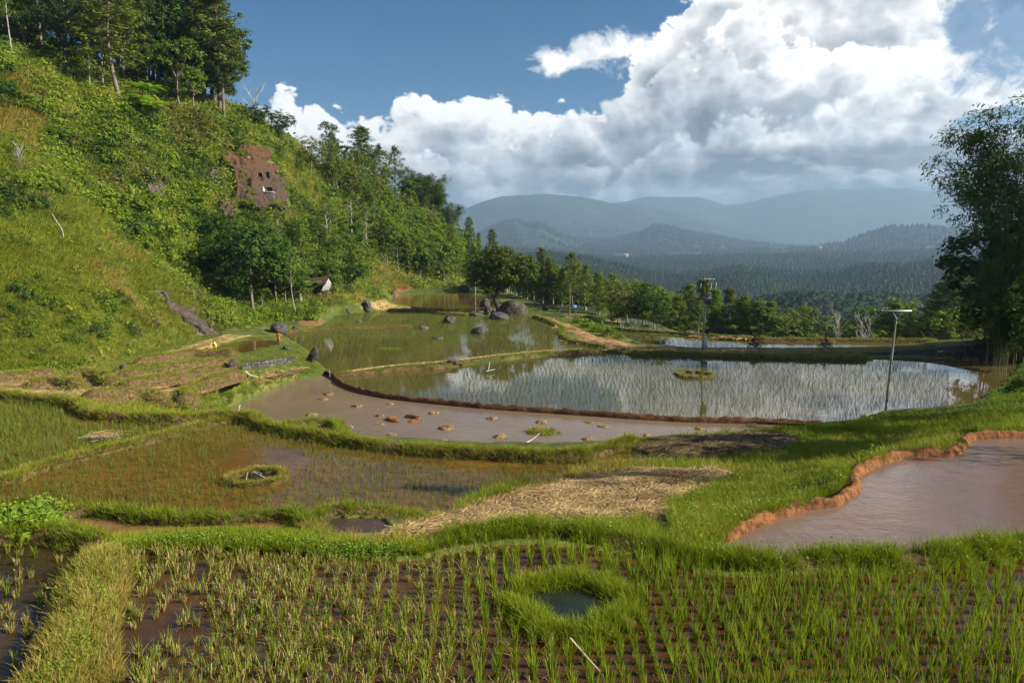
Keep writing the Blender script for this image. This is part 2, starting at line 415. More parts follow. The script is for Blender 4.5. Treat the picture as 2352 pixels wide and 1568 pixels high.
# foreground terrace and the grassy bank
setline([(300,1262,8.42),(444,1252,8.42),(667,1256,8.42),(755,1263,8.42),(871,1268,8.43),(975,1260,8.45),(1058,1243,8.45),(1163,1228,8.45),(1267,1228,8.45),(1350,1232,8.45),(1454,1252,8.45),(1600,1285,8.45)])
setline([(235,1248,8.35),(230,1330,8.4),(205,1400,8.4),(175,1480,8.4),(140,1568,8.4),(90,1720,8.4)], step=.1)
setline([(-300,1172,8.2),(0,1176,8.2),(133,1182,8.2),(222,1172,8.2),(333,1188,8.2),(555,1189,8.2),(644,1179,8.2),(700,1195,8.2),(720,1230,8.2)], step=.1)
setline([(755,1182,8.1),(871,1183,8.0),(1000,1192,7.4),(1060,1180,6.9)], step=.1)
setline([(930,1235,7.9),(1046,1205,7.3),(1150,1195,7.25),(1300,1185,7.25),(1450,1165,7.2),(1560,1140,7.15),(1620,1120,7.1)])
setline([(1100,1160,6.8),(1200,1125,6.7),(1350,1092,6.6),(1500,1078,6.65),(1650,1080,6.8),(1760,1090,7.0)])
setline([(1430,1025,6.3),(1500,1004,6.25),(1700,994,6.2),(1850,983,6.0)])
setline([(1500,1060,6.45),(1650,1050,6.5),(1830,1035,6.6),(1950,1010,6.7)])
setline([(1850,983,26.5),(1950,975,30),(2050,953,38),(2150,946,42),(2250,930,48),(2352,900,52),(2450,870,56),(2700,840,60)], 'd')
setline([(1950,1005,24),(2100,1000,23),(2250,990,22),(2352,985,22),(2700,960,24)], 'd')
setline([(2100,970,33),(2250,962,32),(2352,945,34),(2700,915,38)], 'd')
setline([(1650,1243,8.1),(1709,1210,8.1),(1842,1160,8.1),(1922,1148,8.1),(1960,1118,8.1),(1959,1094,8.1),(1984,1072,8.1),(2051,1047,8.1),(2172,1040,8.1),(2215,1020,8.1),(2230,1000,8.1),(2352,998,8.1),(2600,998,8.2)], step=.1)
setline([(1600,1210,7.6),(1720,1160,7.2),(1830,1110,6.9),(1900,1070,6.9),(2000,1035,7.1)], step=.2)
setline([(2352,805,.5),(2400,815,1.2),(2500,815,2.5)]); setline([(2365,840,.7),(2420,850,1.8)])
for k, P in WP.items():
    Z0[inpoly(XX, YY, P)] = WATER[k][0] + (.08 if k != 'N' else .05)
Z0[0, :] = 11.2; Z0[r_n < 2.0] = 11.1
Z0[-1, :] = zfar(az_f, np.full(NA, r_n[-1]))
# steep short bank from the viewer's ledge down to the first paddy
fix = ~np.isnan(Z0)
def solve(Z, fx, s, init=None, it=260):
    n0, n1 = (Z.shape[0] + s - 1) // s * s, (Z.shape[1] + s - 1) // s * s
    Zp = np.pad(np.where(fx, Z, 0), ((0, n0 - Z.shape[0]), (0, n1 - Z.shape[1]))); Wp = np.pad(fx.astype(float), ((0, n0 - Z.shape[0]), (0, n1 - Z.shape[1])))
    zs = Zp.reshape(n0 // s, s, n1 // s, s).sum((1, 3)); ws = Wp.reshape(n0 // s, s, n1 // s, s).sum((1, 3))
    f = ws > 0; v = np.where(f, zs / np.maximum(ws, 1), 0)
    u = v.copy() if init is None else np.where(f, v, init)
    if init is None: u[~f] = 5.0
    wr, wa = 1 / DL ** 2, 1 / DA ** 2
    for _ in range(it):
        p = np.pad(u, 1, mode='edge')
        n = (wr * (p[:-2, 1:-1] + p[2:, 1:-1]) + wa * (p[1:-1, :-2] + p[1:-1, 2:])) / (2 * wr + 2 * wa)
        u = np.where(f, v, n)
    return u
def up2(u, shape):
    a = np.repeat(np.repeat(u, 2, 0), 2, 1)
    p = np.pad(a, 1, mode='edge'); a = (p[:-2, 1:-1] + p[2:, 1:-1] + p[1:-1, :-2] + p[1:-1, 2:] + 2 * a) / 6
    return a[:shape[0], :shape[1]]
u = solve(Z0, fix, 16, None, 900)
for s in (8, 4, 2, 1):
    sh = ((NN + s - 1) // s, (NA + s - 1) // s)
    u = solve(Z0, fix, s, up2(u, sh), 220 if s > 1 else 120)
ZN = u
# feather: how far from water / road a cell is (0 on them, 1 far)
wet = np.zeros((NN, NA))
for k, P in WP.items(): wet[inpoly(XX, YY, P)] = 1
def blur(a, n):
    for _ in range(n):
        p = np.pad(a, 1, mode='edge'); a = (p[:-2, 1:-1] + p[2:, 1:-1] + p[1:-1, :-2] + p[1:-1, 2:] + a) / 5
    return a
wetb = blur(wet, 12)
PXn, PYn = project(XX, YY, ZN)
free = np.clip(1 - wetb * 2.2, 0, 1)
hillm = free * sm(1150, 1000, PXn) * sm(48, 75, RR) * sm(1.5, 5, ZN)
ZN = ZN + free * .35 * fbm(XX / 2.2, YY / 2.2, 5, 4) * sm(3, 12, RR)
ZN = ZN + hillm * (4.5 * fbm(XX / 16, YY / 16, 11, 4) + 1.4 * fbm(XX / 4.0, YY / 4.0, 12, 4))
# stepped left terraces
tm = free * sm(30, 33, RR) * sm(75, 60, RR) * sm(640, 560, PXn) * sm(845, 860, PYn)
ZN = ZN * (1 - tm) + tm * (np.round(ZN / .75) * .75 * .75 + ZN * .25)
ZN = ZN - .38 * (wet > 0)
AF, RF = np.meshgrid(az_f, r_f)
ZF = zfar(AF, RF)
ZALL = np.vstack([ZN, ZF]); RALL = np.concatenate([r_n, r_f])
LR = np.log(RALL)
def gz(x, y):
    x = np.asarray(x, float); y = np.asarray(y, float)
    r = np.clip(np.hypot(x, y), RALL[0], RALL[-1] * .999); a = np.arctan2(x, y)
    i = np.clip(np.searchsorted(LR, np.log(r)) - 1, 0, len(RALL) - 2)
    fr = (np.log(r) - LR[i]) / (LR[i + 1] - LR[i])
    aj = np.clip((a + AZM) / DA, 0, NA - 1.001); j = aj.astype(int); fa = aj - j
    return (ZALL[i, j] * (1 - fr) + ZALL[i + 1, j] * fr) * (1 - fa) + (ZALL[i, j + 1] * (1 - fr) + ZALL[i + 1, j + 1] * fr) * fa
def hit(px, py, y0=3.0, y1=410.0, n=420):
    px = np.atleast_1d(np.asarray(px, float)); py = np.atleast_1d(np.asarray(py, float))
    ys = np.exp(np.linspace(math.log(y0), math.log(y1), n))
    res = np.full((len(px), 3), np.nan)
    for c in range(0, len(px), 6000):
        a, b = px[c:c + 6000], py[c:c + 6000]
        k = ((a - 1176) / F / fwd(b))[:, None]; s = slope(b)[:, None]
        zr = ZC - s * ys; g = gz(k * ys, np.broadcast_to(ys, k.shape[:1] + ys.shape))
        below = zr < g
        ok = below.any(1); i = np.maximum(below.argmax(1), 1)
        ii = np.arange(len(a))
        d0 = (zr - g)[ii, i - 1]; d1 = (zr - g)[ii, i]
        t = np.clip(d0 / (d0 - d1 + 1e-9), 0, 1)
        yy = ys[i - 1] + (ys[i] - ys[i - 1]) * t
        res[c:c + 6000] = np.stack([k[:, 0] * yy, yy, ZC - s[:, 0] * yy], 1)
        res[c:c + 6000][~ok] = np.nan
    return res
# ---- paint: r straw, g bare soil, b rock, a forest floor
PX, PY = project(XX, YY, ZN)
paint = np.zeros((len(RALL), NA, 4))
jx = 10 * fbm(XX / 1.3, YY / 1.3, 21, 4) * np.clip(60 / RR, .3, 3); jy = 5 * fbm(XX / 1.3, YY / 1.3, 25, 4) * np.clip(60 / RR, .3, 3)
def dab(ch, pts, val=1.0, d0=0, d1=500):
    m = inpoly(PX + jx, PY + jy, pts) & (YY > d0) & (YY < d1)
    paint[:NN, :, ch] = np.maximum(paint[:NN, :, ch], m * val)
dab(0, [(1046,1190),(1100,1158),(1200,1128),(1300,1108),(1390,1090),(1500,1078),(1640,1080),(1700,1095),(1650,1120),(1600,1130),(1540,1165),(1480,1190),(1300,1205),(1160,1225),(1040,1250),(930,1258),(900,1240),(960,1215)], 1, 9, 25)
dab(0, [(1480,1050),(1500,1015),(1620,1003),(1800,998),(1830,1015),(1780,1040),(1640,1052),(1540,1056)], .9, 15, 30)
dab(1, [(1500,1040),(1530,1010),(1700,1003),(1780,1010),(1700,1030),(1560,1042)], .9, 15, 30)
jx, jy = jx * 1.6, jy * 1.8
dab(0, [(-300,900),(0,868),(120,862),(250,868),(330,905),(240,915),(0,915),(-300,915)], .55, 30, 75)
dab(0, [(330,905),(370,885),(470,868),(540,862),(480,890),(420,925),(350,930)], .6, 30, 75)
dab(0, [(255,880),(330,862),(500,845),(520,852),(400,872),(300,885)], .6, 30, 80)
dab(0, [(350,820),(430,795),(520,768),(580,770),(500,790),(430,812)], .9, 60, 110)
dab(0, [(572,876),(620,855),(690,846),(690,852),(620,872),(590,885)], .9, 40, 80)
dab(1, [(640,722),(690,715),(755,735),(740,745),(700,750),(680,735)], .9, 90, 140)
dab(0, [(735,668),(795,668),(795,684),(740,684)], 1, 110, 220); dab(0, [(802,676),(835,676),(840,700),(810,698)], 1, 110, 220)
dab(0, [(845,690),(880,684),(905,700),(960,707),(1030,714),(960,716),(880,712),(845,702)], .85, 110, 220)
dab(1, [(893,665),(915,650),(960,650),(955,660),(905,680)], .9, 140, 230)
dab(2, [(353,668),(375,668),(420,715),(450,722),(505,768),(455,772),(420,735),(385,705)], 1, 60, 140)
dab(1, [(328,722),(362,700),(375,730),(360,752),(335,748)], .9, 60, 140)
dab(1, [(-300,1150),(0,1176),(100,1190),(190,1200),(190,1232),(100,1238),(-300,1240)], .8, 9, 25)
dab(0, [(1285,722),(1350,720),(1340,728),(1300,730)], .9, 90, 190); dab(0, [(1400,725),(1430,732),(1420,742),(1395,738)], .9, 90, 190)
dab(0, [(1330,700),(1380,700),(1385,706),(1330,706)], .8, 90, 190)
dab(0, [(1270,758),(1290,750),(1330,760),(1300,766)], .8, 80, 130); dab(0, [(1300,782),(1330,778),(1400,788),(1480,800),(1560,806),(1560,812),(1450,810),(1350,800)], .85, 70, 130)
dab(0, [(1620,806),(1760,808),(1760,816),(1620,815)], .6, 70, 100); dab(0, [(1600,772),(1720,776),(1720,780),(1600,777)], .9, 95, 115)
dab(1, [(150,1330),(250,1290),(260,1420),(230,1568),(130,1568),(140,1450)], .35, 3, 20)
dab(0, [(170,1300),(270,1280),(260,1420),(250,1568),(130,1568),(150,1430)], .3, 3, 20)
for c in range(4): paint[:NN, :, c] = blur(paint[:NN, :, c], 1)
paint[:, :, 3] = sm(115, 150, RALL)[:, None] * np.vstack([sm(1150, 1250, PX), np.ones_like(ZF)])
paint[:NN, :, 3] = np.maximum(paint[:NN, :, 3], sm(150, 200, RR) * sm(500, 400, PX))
# wrap the sheet right round: coarse sectors behind the viewer
az_b = np.linspace(AZM, 2 * math.pi - AZM, 34)[1:-1]
fb = np.linspace(0, 1, 34)[1:-1]
ZB = ZALL[:, -1:] * (1 - fb) + ZALL[:, :1] * fb
ZW = np.hstack([ZALL, ZB]); PW = np.concatenate([paint, np.repeat(paint[:, -1:], len(az_b), 1)], 1)
AW = np.concatenate([az_f, az_b]); na = len(AW); nr = len(RALL)
V = np.stack([RALL[:, None] * np.sin(AW), RALL[:, None] * np.cos(AW), ZW], -1).reshape(-1, 3)
i = np.arange(nr - 1)[:, None] * na; j = np.arange(na)[None]; j2 = (j + 1) % na
Q = np.stack([i + j, i + na + j, i + na + j2, i + j2], -1).reshape(-1, 4)
V = np.vstack([V, [[0, 0, 11.2]]]); PW = np.vstack([PW.reshape(-1, 4), np.zeros((1, 4))])
T3 = np.stack([np.full(na, len(V) - 1), np.arange(na), (np.arange(na) + 1) % na], 1)
GROUND_ARR = (V, Q, T3, PW)
# ------------------------------------------------------------------ ground material
def ground_mat():
    m, nt = newmat("terrain")
    P = nd(nt, 'ShaderNodeNewGeometry').outputs['Position']
    at = nd(nt, 'ShaderNodeAttribute', attribute_name='paint')
    sp = nd(nt, 'ShaderNodeSeparateColor'); nt.links.new(at.outputs['Color'], sp.inputs[0])
    n1 = noise(nt, P, .12, 5); n2 = noise(nt, P, .8, 5, .6); n3 = noise(nt, P, 6, 6, .65)
    g = mixc(nt, sstep(nt, n1, .38, .62), (.055, .088, .010), (.125, .135, .024))
    g = mixc(nt, sstep(nt, n2, .4, .62), g, (.035, .06, .009))
    g = mixc(nt, mth(nt, 'MULTIPLY', sstep(nt, n3, .45, .7), .5), g, (.20, .16, .05))
    st = mixc(nt, n3, (.30, .20, .075), (.50, .37, .16))
    so = mixc(nt, n3, (.11, .055, .022), (.27, .14, .055))
    ro = mixc(nt, sstep(nt, noise(nt, P, 1.6, 8, .7), .4, .65), (.045, .032, .025), (.17, .125, .095))
    brk = lambda s: sstep(nt, mth(nt, 'ADD', s, mth(nt, 'MULTIPLY', mth(nt, 'SUBTRACT', n3, .5), .9)), .25, .7)
    c = mixc(nt, brk(sp.outputs[0]), g, st)
    c = mixc(nt, brk(sp.outputs[1]), c, so)
    c = mixc(nt, brk(sp.outputs[2]), c, ro)
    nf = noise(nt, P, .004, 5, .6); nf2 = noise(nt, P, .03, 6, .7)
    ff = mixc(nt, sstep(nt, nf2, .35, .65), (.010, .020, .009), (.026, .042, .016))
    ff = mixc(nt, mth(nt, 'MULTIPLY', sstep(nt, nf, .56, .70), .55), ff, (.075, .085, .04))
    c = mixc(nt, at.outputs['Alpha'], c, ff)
    p = nd(nt, 'ShaderNodeBsdfPrincipled', {'Base Color': c, 'Roughness': .9, 'Specular IOR Level': .15})
    bh = mth(nt, 'ADD', mth(nt, 'MULTIPLY', n3, .06), mth(nt, 'MULTIPLY', n2, .25))
    b = nd(nt, 'ShaderNodeBump', {'Strength': .8, 'Distance': 1.0, 'Height': bh})
    nt.links.new(b.outputs[0], p.inputs['Normal'])
    out(nt, p.outputs[0]); return m
M_GROUND = ground_mat()
V, Q, T3, PW = GROUND_ARR
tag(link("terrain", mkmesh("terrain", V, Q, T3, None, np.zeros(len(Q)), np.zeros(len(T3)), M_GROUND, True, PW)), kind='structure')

def water_mat(name, c1, c2, rough=.05, rip=.012, rscale=5.0, nscale=.15, streak=1.0, ior=1.33):
    m, nt = newmat(name)
    P = nd(nt, 'ShaderNodeNewGeometry').outputs['Position']
    mp = nd(nt, 'ShaderNodeMapping', {'Vector': P, 'Scale': (1, streak, 1)}).outputs[0]
    c = mixc(nt, sstep(nt, noise(nt, P, nscale, 5, .6), .35, .65), c1, c2)
    c = mixc(nt, mth(nt, 'MULTIPLY', sstep(nt, noise(nt, P, 3.0, 6, .7), .5, .75), .45), c, tuple(v * .55 for v in c1))
    p = nd(nt, 'ShaderNodeBsdfPrincipled', {'Base Color': c, 'Roughness': rough, 'IOR': ior, 'Specular IOR Level': .5})
    h = mth(nt, 'ADD', noise(nt, mp, rscale, 3, .5), mth(nt, 'MULTIPLY', noise(nt, mp, rscale * .23, 2, .5), 2.0))
    b = nd(nt, 'ShaderNodeBump', {'Strength': 1.0, 'Distance': rip, 'Height': h})
    nt.links.new(b.outputs[0], p.inputs['Normal'])
    out(nt, p.outputs[0]); return m
W_FORE = water_mat("clear_paddy_water", (.050, .023, .008), (.080, .036, .011), .04, .004, 9, .9)
W_LEFT = water_mat("dark_paddy_water", (.020, .016, .008), (.05, .03, .012), .04, .004, 8, .8)
W_MUD = water_mat("muddy_puddle_water", (.16, .08, .032), (.22, .115, .05), .10, .003, 8, 1.2)
W_DARK = water_mat("dark_mud_water", (.045, .028, .022), (.07, .04, .03), .3, .02, 12, 2.)
W_MID = water_mat("amber_paddy_water", (.085, .050, .012), (.14, .070, .016), .06, .004, 7, .35)
W_OLIVE = water_mat("olive_paddy_water", (.09, .065, .014), (.12, .08, .02), .06, .004, 6, .3)
W_POND = water_mat("brown_pond_water", (.150, .104, .066), (.185, .126, .080), .12, .010, 3.0, .10, 2.5)
W_BIG = water_mat("still_paddy_water", (.075, .058, .018), (.105, .074, .025), .02, .0025, 2.5, .08, 1.0, 1.7)
W_FISH = water_mat("deep_pool_water", (.075, .048, .012), (.11, .062, .018), .07, .006, 3, .2)
W_CLAY = water_mat("red_clay_pool_water", (.135, .090, .066), (.165, .108, .076), .10, .006, 7.5, .25, 1.6)
WM = dict(A=W_FORE, B=W_LEFT, C=W_MUD, D=W_DARK, E=W_MID, F=W_OLIVE, P=W_POND, Q=W_BIG, L=W_BIG, M=W_FISH, N=W_FISH, H=W_BIG, K=W_BIG, X=W_CLAY)
WN = dict(P='pond_water', M='pond_water', N='pool_water', X='pool_water', C='pool_water', D='pool_water')
import bmesh
def water_sheet(name, P, z, mat):
    """an outline filled with a triangulated level sheet, pushed out a little under the banks"""
    bm = bmesh.new()
    vs = [bm.verts.new((float(p[0]), float(p[1]), z)) for p in P]
    f = bm.faces.new(vs); bmesh.ops.triangulate(bm, faces=[f])
    bm.normal_update()
    for f in bm.faces:
        if f.normal.z < 0: f.normal_flip()
    me = bpy.data.meshes.new(name); bm.to_mesh(me); bm.free(); me.materials.append(mat)
    return tag(link(name, me), kind='structure')
def grow(P, d):
    t = np.roll(P, -1, 0) - np.roll(P, 1, 0); n = np.stack([t[:, 1], -t[:, 0]], 1); n /= np.linalg.norm(n, axis=1)[:, None] + 1e-9
    A = 0.5 * np.sum(P[:, 0] * np.roll(P[:, 1], -1) - np.roll(P[:, 0], -1) * P[:, 1])
    if A < 0: n = -n
    q = P.copy(); q[:, :2] += n * d; return q
for k, P in WP.items():
    z = WATER[k][0]
    water_sheet(WN.get(k, 'paddy_water'), grow(P, .10 if z > 5 else .25), z, WM[k])
# ------------------------------------------------------------------ the dirt road
def strip(name, pts, width, mat, lift=.07, step=.6):
    C = smoothline(np.array([pt(*p) for p in pts]), step)
    t = np.gradient(C, axis=0); n = np.stack([t[:, 1], -t[:, 0]], 1); n /= np.linalg.norm(n, axis=1)[:, None]
    ks = np.linspace(-1, 1, 9); V = []
    for i, c in enumerate(C):
        w = width * (.8 + .5 * vn(i * .13, 0, 3))
        for k in ks:
            x, y = c[0] + n[i, 0] * k * w / 2, c[1] + n[i, 1] * k * w / 2
            V.append((x, y, float(gz(x, y)) + lift * (1 - .9 * k ** 4) - .06 * math.exp(-((abs(k) - .45) / .15) ** 2)))
    m = len(C); i = np.arange(m - 1)[:, None] * 9; j = np.arange(8)[None]
    Q = np.stack([i + j, i + j + 1, i + 10 + j, i + 9 + j], -1).reshape(-1, 4)
    g = G(); g.add(np.array(V), Q)
    return g.obj(name, mat, smooth=True)
M_DIRT = plainmat("trodden_dirt", (.30, .165, .075), .95, 0, .45, .9, .5, 8, .1, (.16, .09, .04))
M_TRACK = plainmat("grassy_track", (.10, .105, .022), .95, 0, .5, .7, .5, 6, .1, (.17, .13, .05))
tag(strip("path", [(p[0], p[1], p[2]) for p in ROAD[:8]], 3.0, M_DIRT, .12), kind='structure')
tag(strip("road", [(p[0], p[1], p[2]) for p in ROAD[7:]], 3.0, M_TRACK, .10), kind='structure')
# ------------------------------------------------------------------ sun, sky, clouds, haze
SUN_EL, SUN_AZ = R(31), R(100)          # azimuth measured clockwise from the view direction
sd = Vector((math.sin(SUN_AZ) * math.cos(SUN_EL), math.cos(SUN_AZ) * math.cos(SUN_EL), math.sin(SUN_EL)))
sl = bpy.data.lights.new("sun", 'SUN'); sl.energy = 5.0; sl.angle = R(.55); sl.color = (1.0, .93, .82)
so = bpy.data.objects.new("sun", sl); COL.objects.link(so)
so.rotation_euler = sd.to_track_quat('Z', 'Y').to_euler(); so.location = (60, 0, 60)
world = bpy.data.worlds.new("World"); SC.world = world; world.use_nodes = True
def build_sky():
    nt = world.node_tree; nt.nodes.clear()
    sky = nd(nt, 'ShaderNodeTexSky', sky_type='NISHITA', sun_disc=False, sun_elevation=SUN_EL, sun_rotation=SUN_AZ, altitude=900, air_density=1.0, dust_density=.6, ozone_density=2.2)
    skyc = nd(nt, 'ShaderNodeHueSaturation', {'Saturation': 1.5, 'Value': .72, 'Color': sky.outputs[0]}).outputs[0]
    D = nd(nt, 'ShaderNodeTexCoord').outputs['Generated']
    s = nd(nt, 'ShaderNodeSeparateXYZ', {0: D}); x, y, z = s.outputs
    az = mth(nt, 'ARCTAN2', x, y)
    hor = mth(nt, 'SQRT', mth(nt, 'ADD', mth(nt, 'MULTIPLY', x, x), mth(nt, 'MULTIPLY', y, y)))
    w = mth(nt, 'DIVIDE', z, mth(nt, 'MAXIMUM', hor, .02))
    w = mth(nt, 'MINIMUM', w, 3.0)
    vec = nd(nt, 'ShaderNodeCombineXYZ', {0: az, 1: mth(nt, 'MULTIPLY', w, 1.15), 2: .37}).outputs[0]
    # top line of the cloud bank as elevation over azimuth (taken as heights of real cloud tops)
    def curve(pts, lo, hi):
        fc = nt.nodes.new('ShaderNodeFloatCurve'); c = fc.mapping.curves[0]
        pts = [((a - lo) / (hi - lo), v) for a, v in pts]
        c.points[0].location = pts[0]; c.points[1].location = pts[-1]
        for p in pts[1:-1]: c.points.new(*p)
        for p in c.points: p.handle_type = 'AUTO_CLAMPED'
        fc.mapping.update()
        nt.links.new(mth(nt, 'DIVIDE', mth(nt, 'SUBTRACT', az, lo), hi - lo, clamp=True), fc.inputs['Value'])
        return fc.outputs[0]
    def A(px): return math.atan((px - 1176) / 1582.6)
    def W(px, py): return -float(slope(py)) * math.cos(A(px))
    tops = [(300, 420), (520, 340), (650, 300), (760, 268), (880, 245), (960, 238), (1060, 246), (1140, 226), (1200, 206), (1290, 196), (1345, 228), (1400, 205), (1440, 140), (1480, 60), (1540, 10), (1600, -40), (1700, -130), (1900, -150), (2100, -130), (2250, -90), (2400, -60), (2600, 0), (2900, 80)]
    top = curve([(-3.2, .25), (-1.6, .16), (-.9, .10)] + [(A(a), W(a, b)) for a, b in tops] + [(1.3, .3), (3.2, .25)], -3.2, 3.2)
    n_edge = noise(nt, vec, 9.0, 9, .56, .25)
    def shift(dx, dy, sx=1.0, sy=1.0): return nd(nt, 'ShaderNodeMapping', {'Vector': vec, 'Location': (dx, dy, dx * .7), 'Scale': (sx, sy, 1)}).outputs[0]
    def billow(v, oc=5):
        t = None
        for sc, wt in ((5.5, .46), (12.5, .27), (27., .15), (58., .08), (125., .04))[:oc]:
            q = mth(nt, 'MULTIPLY', mth(nt, 'ABSOLUTE', mth(nt, 'SUBTRACT', noise(nt, v, sc, 1, .4, .15), .5)), wt * 4.2)
            t = q if t is None else mth(nt, 'ADD', t, q)
        return t
    # several banks of cumulus one before the other: each lit along its own heads, grey towards its base
    LAYERS = [  # share of the top line, head height, swing along the horizon, fade depth, light, dark, offset
        (1.00, .16, .0, .16, 1.20, .50, 0.0), (.80, .17, .16, .11, 1.14, .43, 1.7), (.62, .15, .17, .10, 1.02, .36, 3.1),
        (.46, .13, .15, .09, .88, .29, 5.3), (.33, .10, .10, .07, .64, .22, 7.7), (.22, .055, .06, .05, .48, .17, 9.2)]
    colr = None; mask = None; below = mth(nt, 'SUBTRACT', top, w)
    for i, (sh, amp, sw, dep, li, dk, of) in enumerate(LAYERS):
        v = shift(of, of * .37, 1.0, 1.0 if i < 4 else 1.8)
        bl = billow(v, 5)
        T = mth(nt, 'MULTIPLY', top, sh)
        if sw:
            av = nd(nt, 'ShaderNodeCombineXYZ', {0: az, 1: of, 2: .5}).outputs[0]
            T = mth(nt, 'ADD', T, mth(nt, 'MULTIPLY', mth(nt, 'SUBTRACT', noise(nt, av, 3.0, 2, .5), .5), sw * 1.6))
        e = mth(nt, 'SUBTRACT', mth(nt, 'ADD', T, mth(nt, 'ADD', mth(nt, 'MULTIPLY', mth(nt, 'SUBTRACT', bl, .33), amp), mth(nt, 'MULTIPLY', mth(nt, 'SUBTRACT', n_edge, .5), .03))), w)
        m = sstep(nt, e, -.002, .010 + .004 * i)
        m = m if i == 0 else mth(nt, 'MULTIPLY', m, mth(nt, 'MULTIPLY', .93, sstep(nt, top, .10, .16)))
        o2 = nd(nt, 'ShaderNodeVectorMath', {0: v, 1: (.016, .024, 0)}, operation='ADD').outputs[0]
        rel = mth(nt, 'SUBTRACT', bl, billow(o2, 4))
        f = sstep(nt, mth(nt, 'ADD', e, mth(nt, 'MULTIPLY', rel, -.10)), .0, dep)
        br = mth(nt, 'ADD', mth(nt, 'MULTIPLY', f, dk - li), mth(nt, 'ADD', li, mth(nt, 'MULTIPLY', rel, .75)))
        mask = m if mask is None else mth(nt, 'MAXIMUM', mask, m)
        colr = br if colr is None else mth(nt, 'ADD', mth(nt, 'MULTIPLY', colr, mth(nt, 'SUBTRACT', 1.0, m)), mth(nt, 'MULTIPLY', br, m))
    # wisps in front of the blue, left of the tall cloud
    def ell(px, py, ra, rw):
        da = mth(nt, 'DIVIDE', mth(nt, 'SUBTRACT', az, A(px)), ra); dw = mth(nt, 'DIVIDE', mth(nt, 'SUBTRACT', w, W(px, py)), rw)
        return mth(nt, 'SUBTRACT', 1.0, mth(nt, 'SQRT', mth(nt, 'ADD', mth(nt, 'MULTIPLY', da, da), mth(nt, 'MULTIPLY', dw, dw))))
    n_w = noise(nt, vec, 16, 9, .6, .4)
    wis = mth(nt, 'MAXIMUM', ell(1400, 118, .13, .035), ell(1270, 140, .05, .022))
    wis = sstep(nt, mth(nt, 'ADD', wis, mth(nt, 'MULTIPLY', mth(nt, 'SUBTRACT', n_w, .52), 3.2)), .15, .75)
    mask = mth(nt, 'MAXIMUM', mask, wis)
    # blue holes
    hole = mth(nt, 'MAXIMUM', ell(2185, 55, .035, .045), mth(nt, 'MAXIMUM', ell(2400, -10, .13, .14), ell(2290, 268, .05, .016)))
    hole = sstep(nt, mth(nt, 'ADD', hole, mth(nt, 'MULTIPLY', mth(nt, 'SUBTRACT', n_w, .5), 2.6)), .05, .5)
    mask = mth(nt, 'MULTIPLY', mask, mth(nt, 'SUBTRACT', 1.0, mth(nt, 'MULTIPLY', hole, .85)))
    # scattered high cloud overhead and behind
    vh = nd(nt, 'ShaderNodeVectorMath', {0: D, 3: 1.0}, operation='SCALE').outputs[0]
    nh = noise(nt, vh, 2.6, 8, .56, .3)
    hi_m = mth(nt, 'MULTIPLY', sstep(nt, nh, .44, .60), sstep(nt, w, .46, .62))
    hi_m = mth(nt, 'MULTIPLY', hi_m, mth(nt, 'MULTIPLY', .85, sstep(nt, az, -.10, -.36)))
    # flat dark undersides low over the mountains, brighter mass to the right
    vs = nd(nt, 'ShaderNodeMapping', {'Vector': vec, 'Scale': (2.2, 20, 1)}).outputs[0]
    ns = noise(nt, vs, 1.0, 5, .55, .3)
    low = sstep(nt, w, .19, .08)
    br = mth(nt, 'ADD', colr, mth(nt, 'MULTIPLY', mth(nt, 'MULTIPLY', mth(nt, 'SUBTRACT', ns, .46), low), 1.3))
    wn = mth(nt, 'MULTIPLY', mth(nt, 'SUBTRACT', n_edge, .5), 1.5)
    g1 = mth(nt, 'MULTIPLY', sstep(nt, mth(nt, 'ADD', ell(1560, 235, .17, .075), wn), -.1, .8), -.22)
    g2 = mth(nt, 'MULTIPLY', sstep(nt, mth(nt, 'ADD', ell(1900, 365, .36, .028), wn), -.1, .8), -.20)
    b1 = mth(nt, 'MULTIPLY', sstep(nt, mth(nt, 'ADD', ell(2020, 210, .30, .12), wn), -.3, .9), .34)
    g3 = mth(nt, 'MULTIPLY', sstep(nt, mth(nt, 'ADD', w, mth(nt, 'MULTIPLY', mth(nt, 'SUBTRACT', ns, .5), .07)), .155, .085), -.20)
    br = mth(nt, 'ADD', mth(nt, 'ADD', br, mth(nt, 'ADD', g1, g3)), mth(nt, 'ADD', g2, b1))
    br = mth(nt, 'MAXIMUM', mth(nt, 'MINIMUM', br, 1.2), .15)
    cc = nt.nodes.new('ShaderNodeValToRGB'); nt.links.new(mth(nt, 'MULTIPLY', br, .833), cc.inputs[0])
    el = cc.color_ramp.elements; el[0].position = .12; el[0].color = (.11, .12, .13, 1); el[1].position = 1.0; el[1].color = (1.30, 1.28, 1.25, 1)
    k = el.new(.42); k.color = (.36, .375, .39, 1); k = el.new(.62); k.color = (.60, .63, .66, 1); k = el.new(.82); k.color = (.92, .92, .91, 1)
    lift = nd(nt, 'ShaderNodeVectorMath', {0: cc.outputs[0], 3: CLOUD_GAIN / SKY_S}, operation='SCALE').outputs[0]
    hic = nd(nt, 'ShaderNodeVectorMath', {0: (.85, .87, .90), 3: 1.35 * CLOUD_GAIN / SKY_S}, operation='SCALE').outputs[0]
    c = mixc(nt, hi_m, skyc, hic)
    c = mixc(nt, mask, c, lift)
    bg = nd(nt, 'ShaderNodeBackground', {'Color': c, 'Strength': SKY_S})
    nt.links.new(bg.outputs[0], nd(nt, 'ShaderNodeOutputWorld').inputs['Surface'])
SKY_S = .050; CLOUD_GAIN = .45
build_sky()
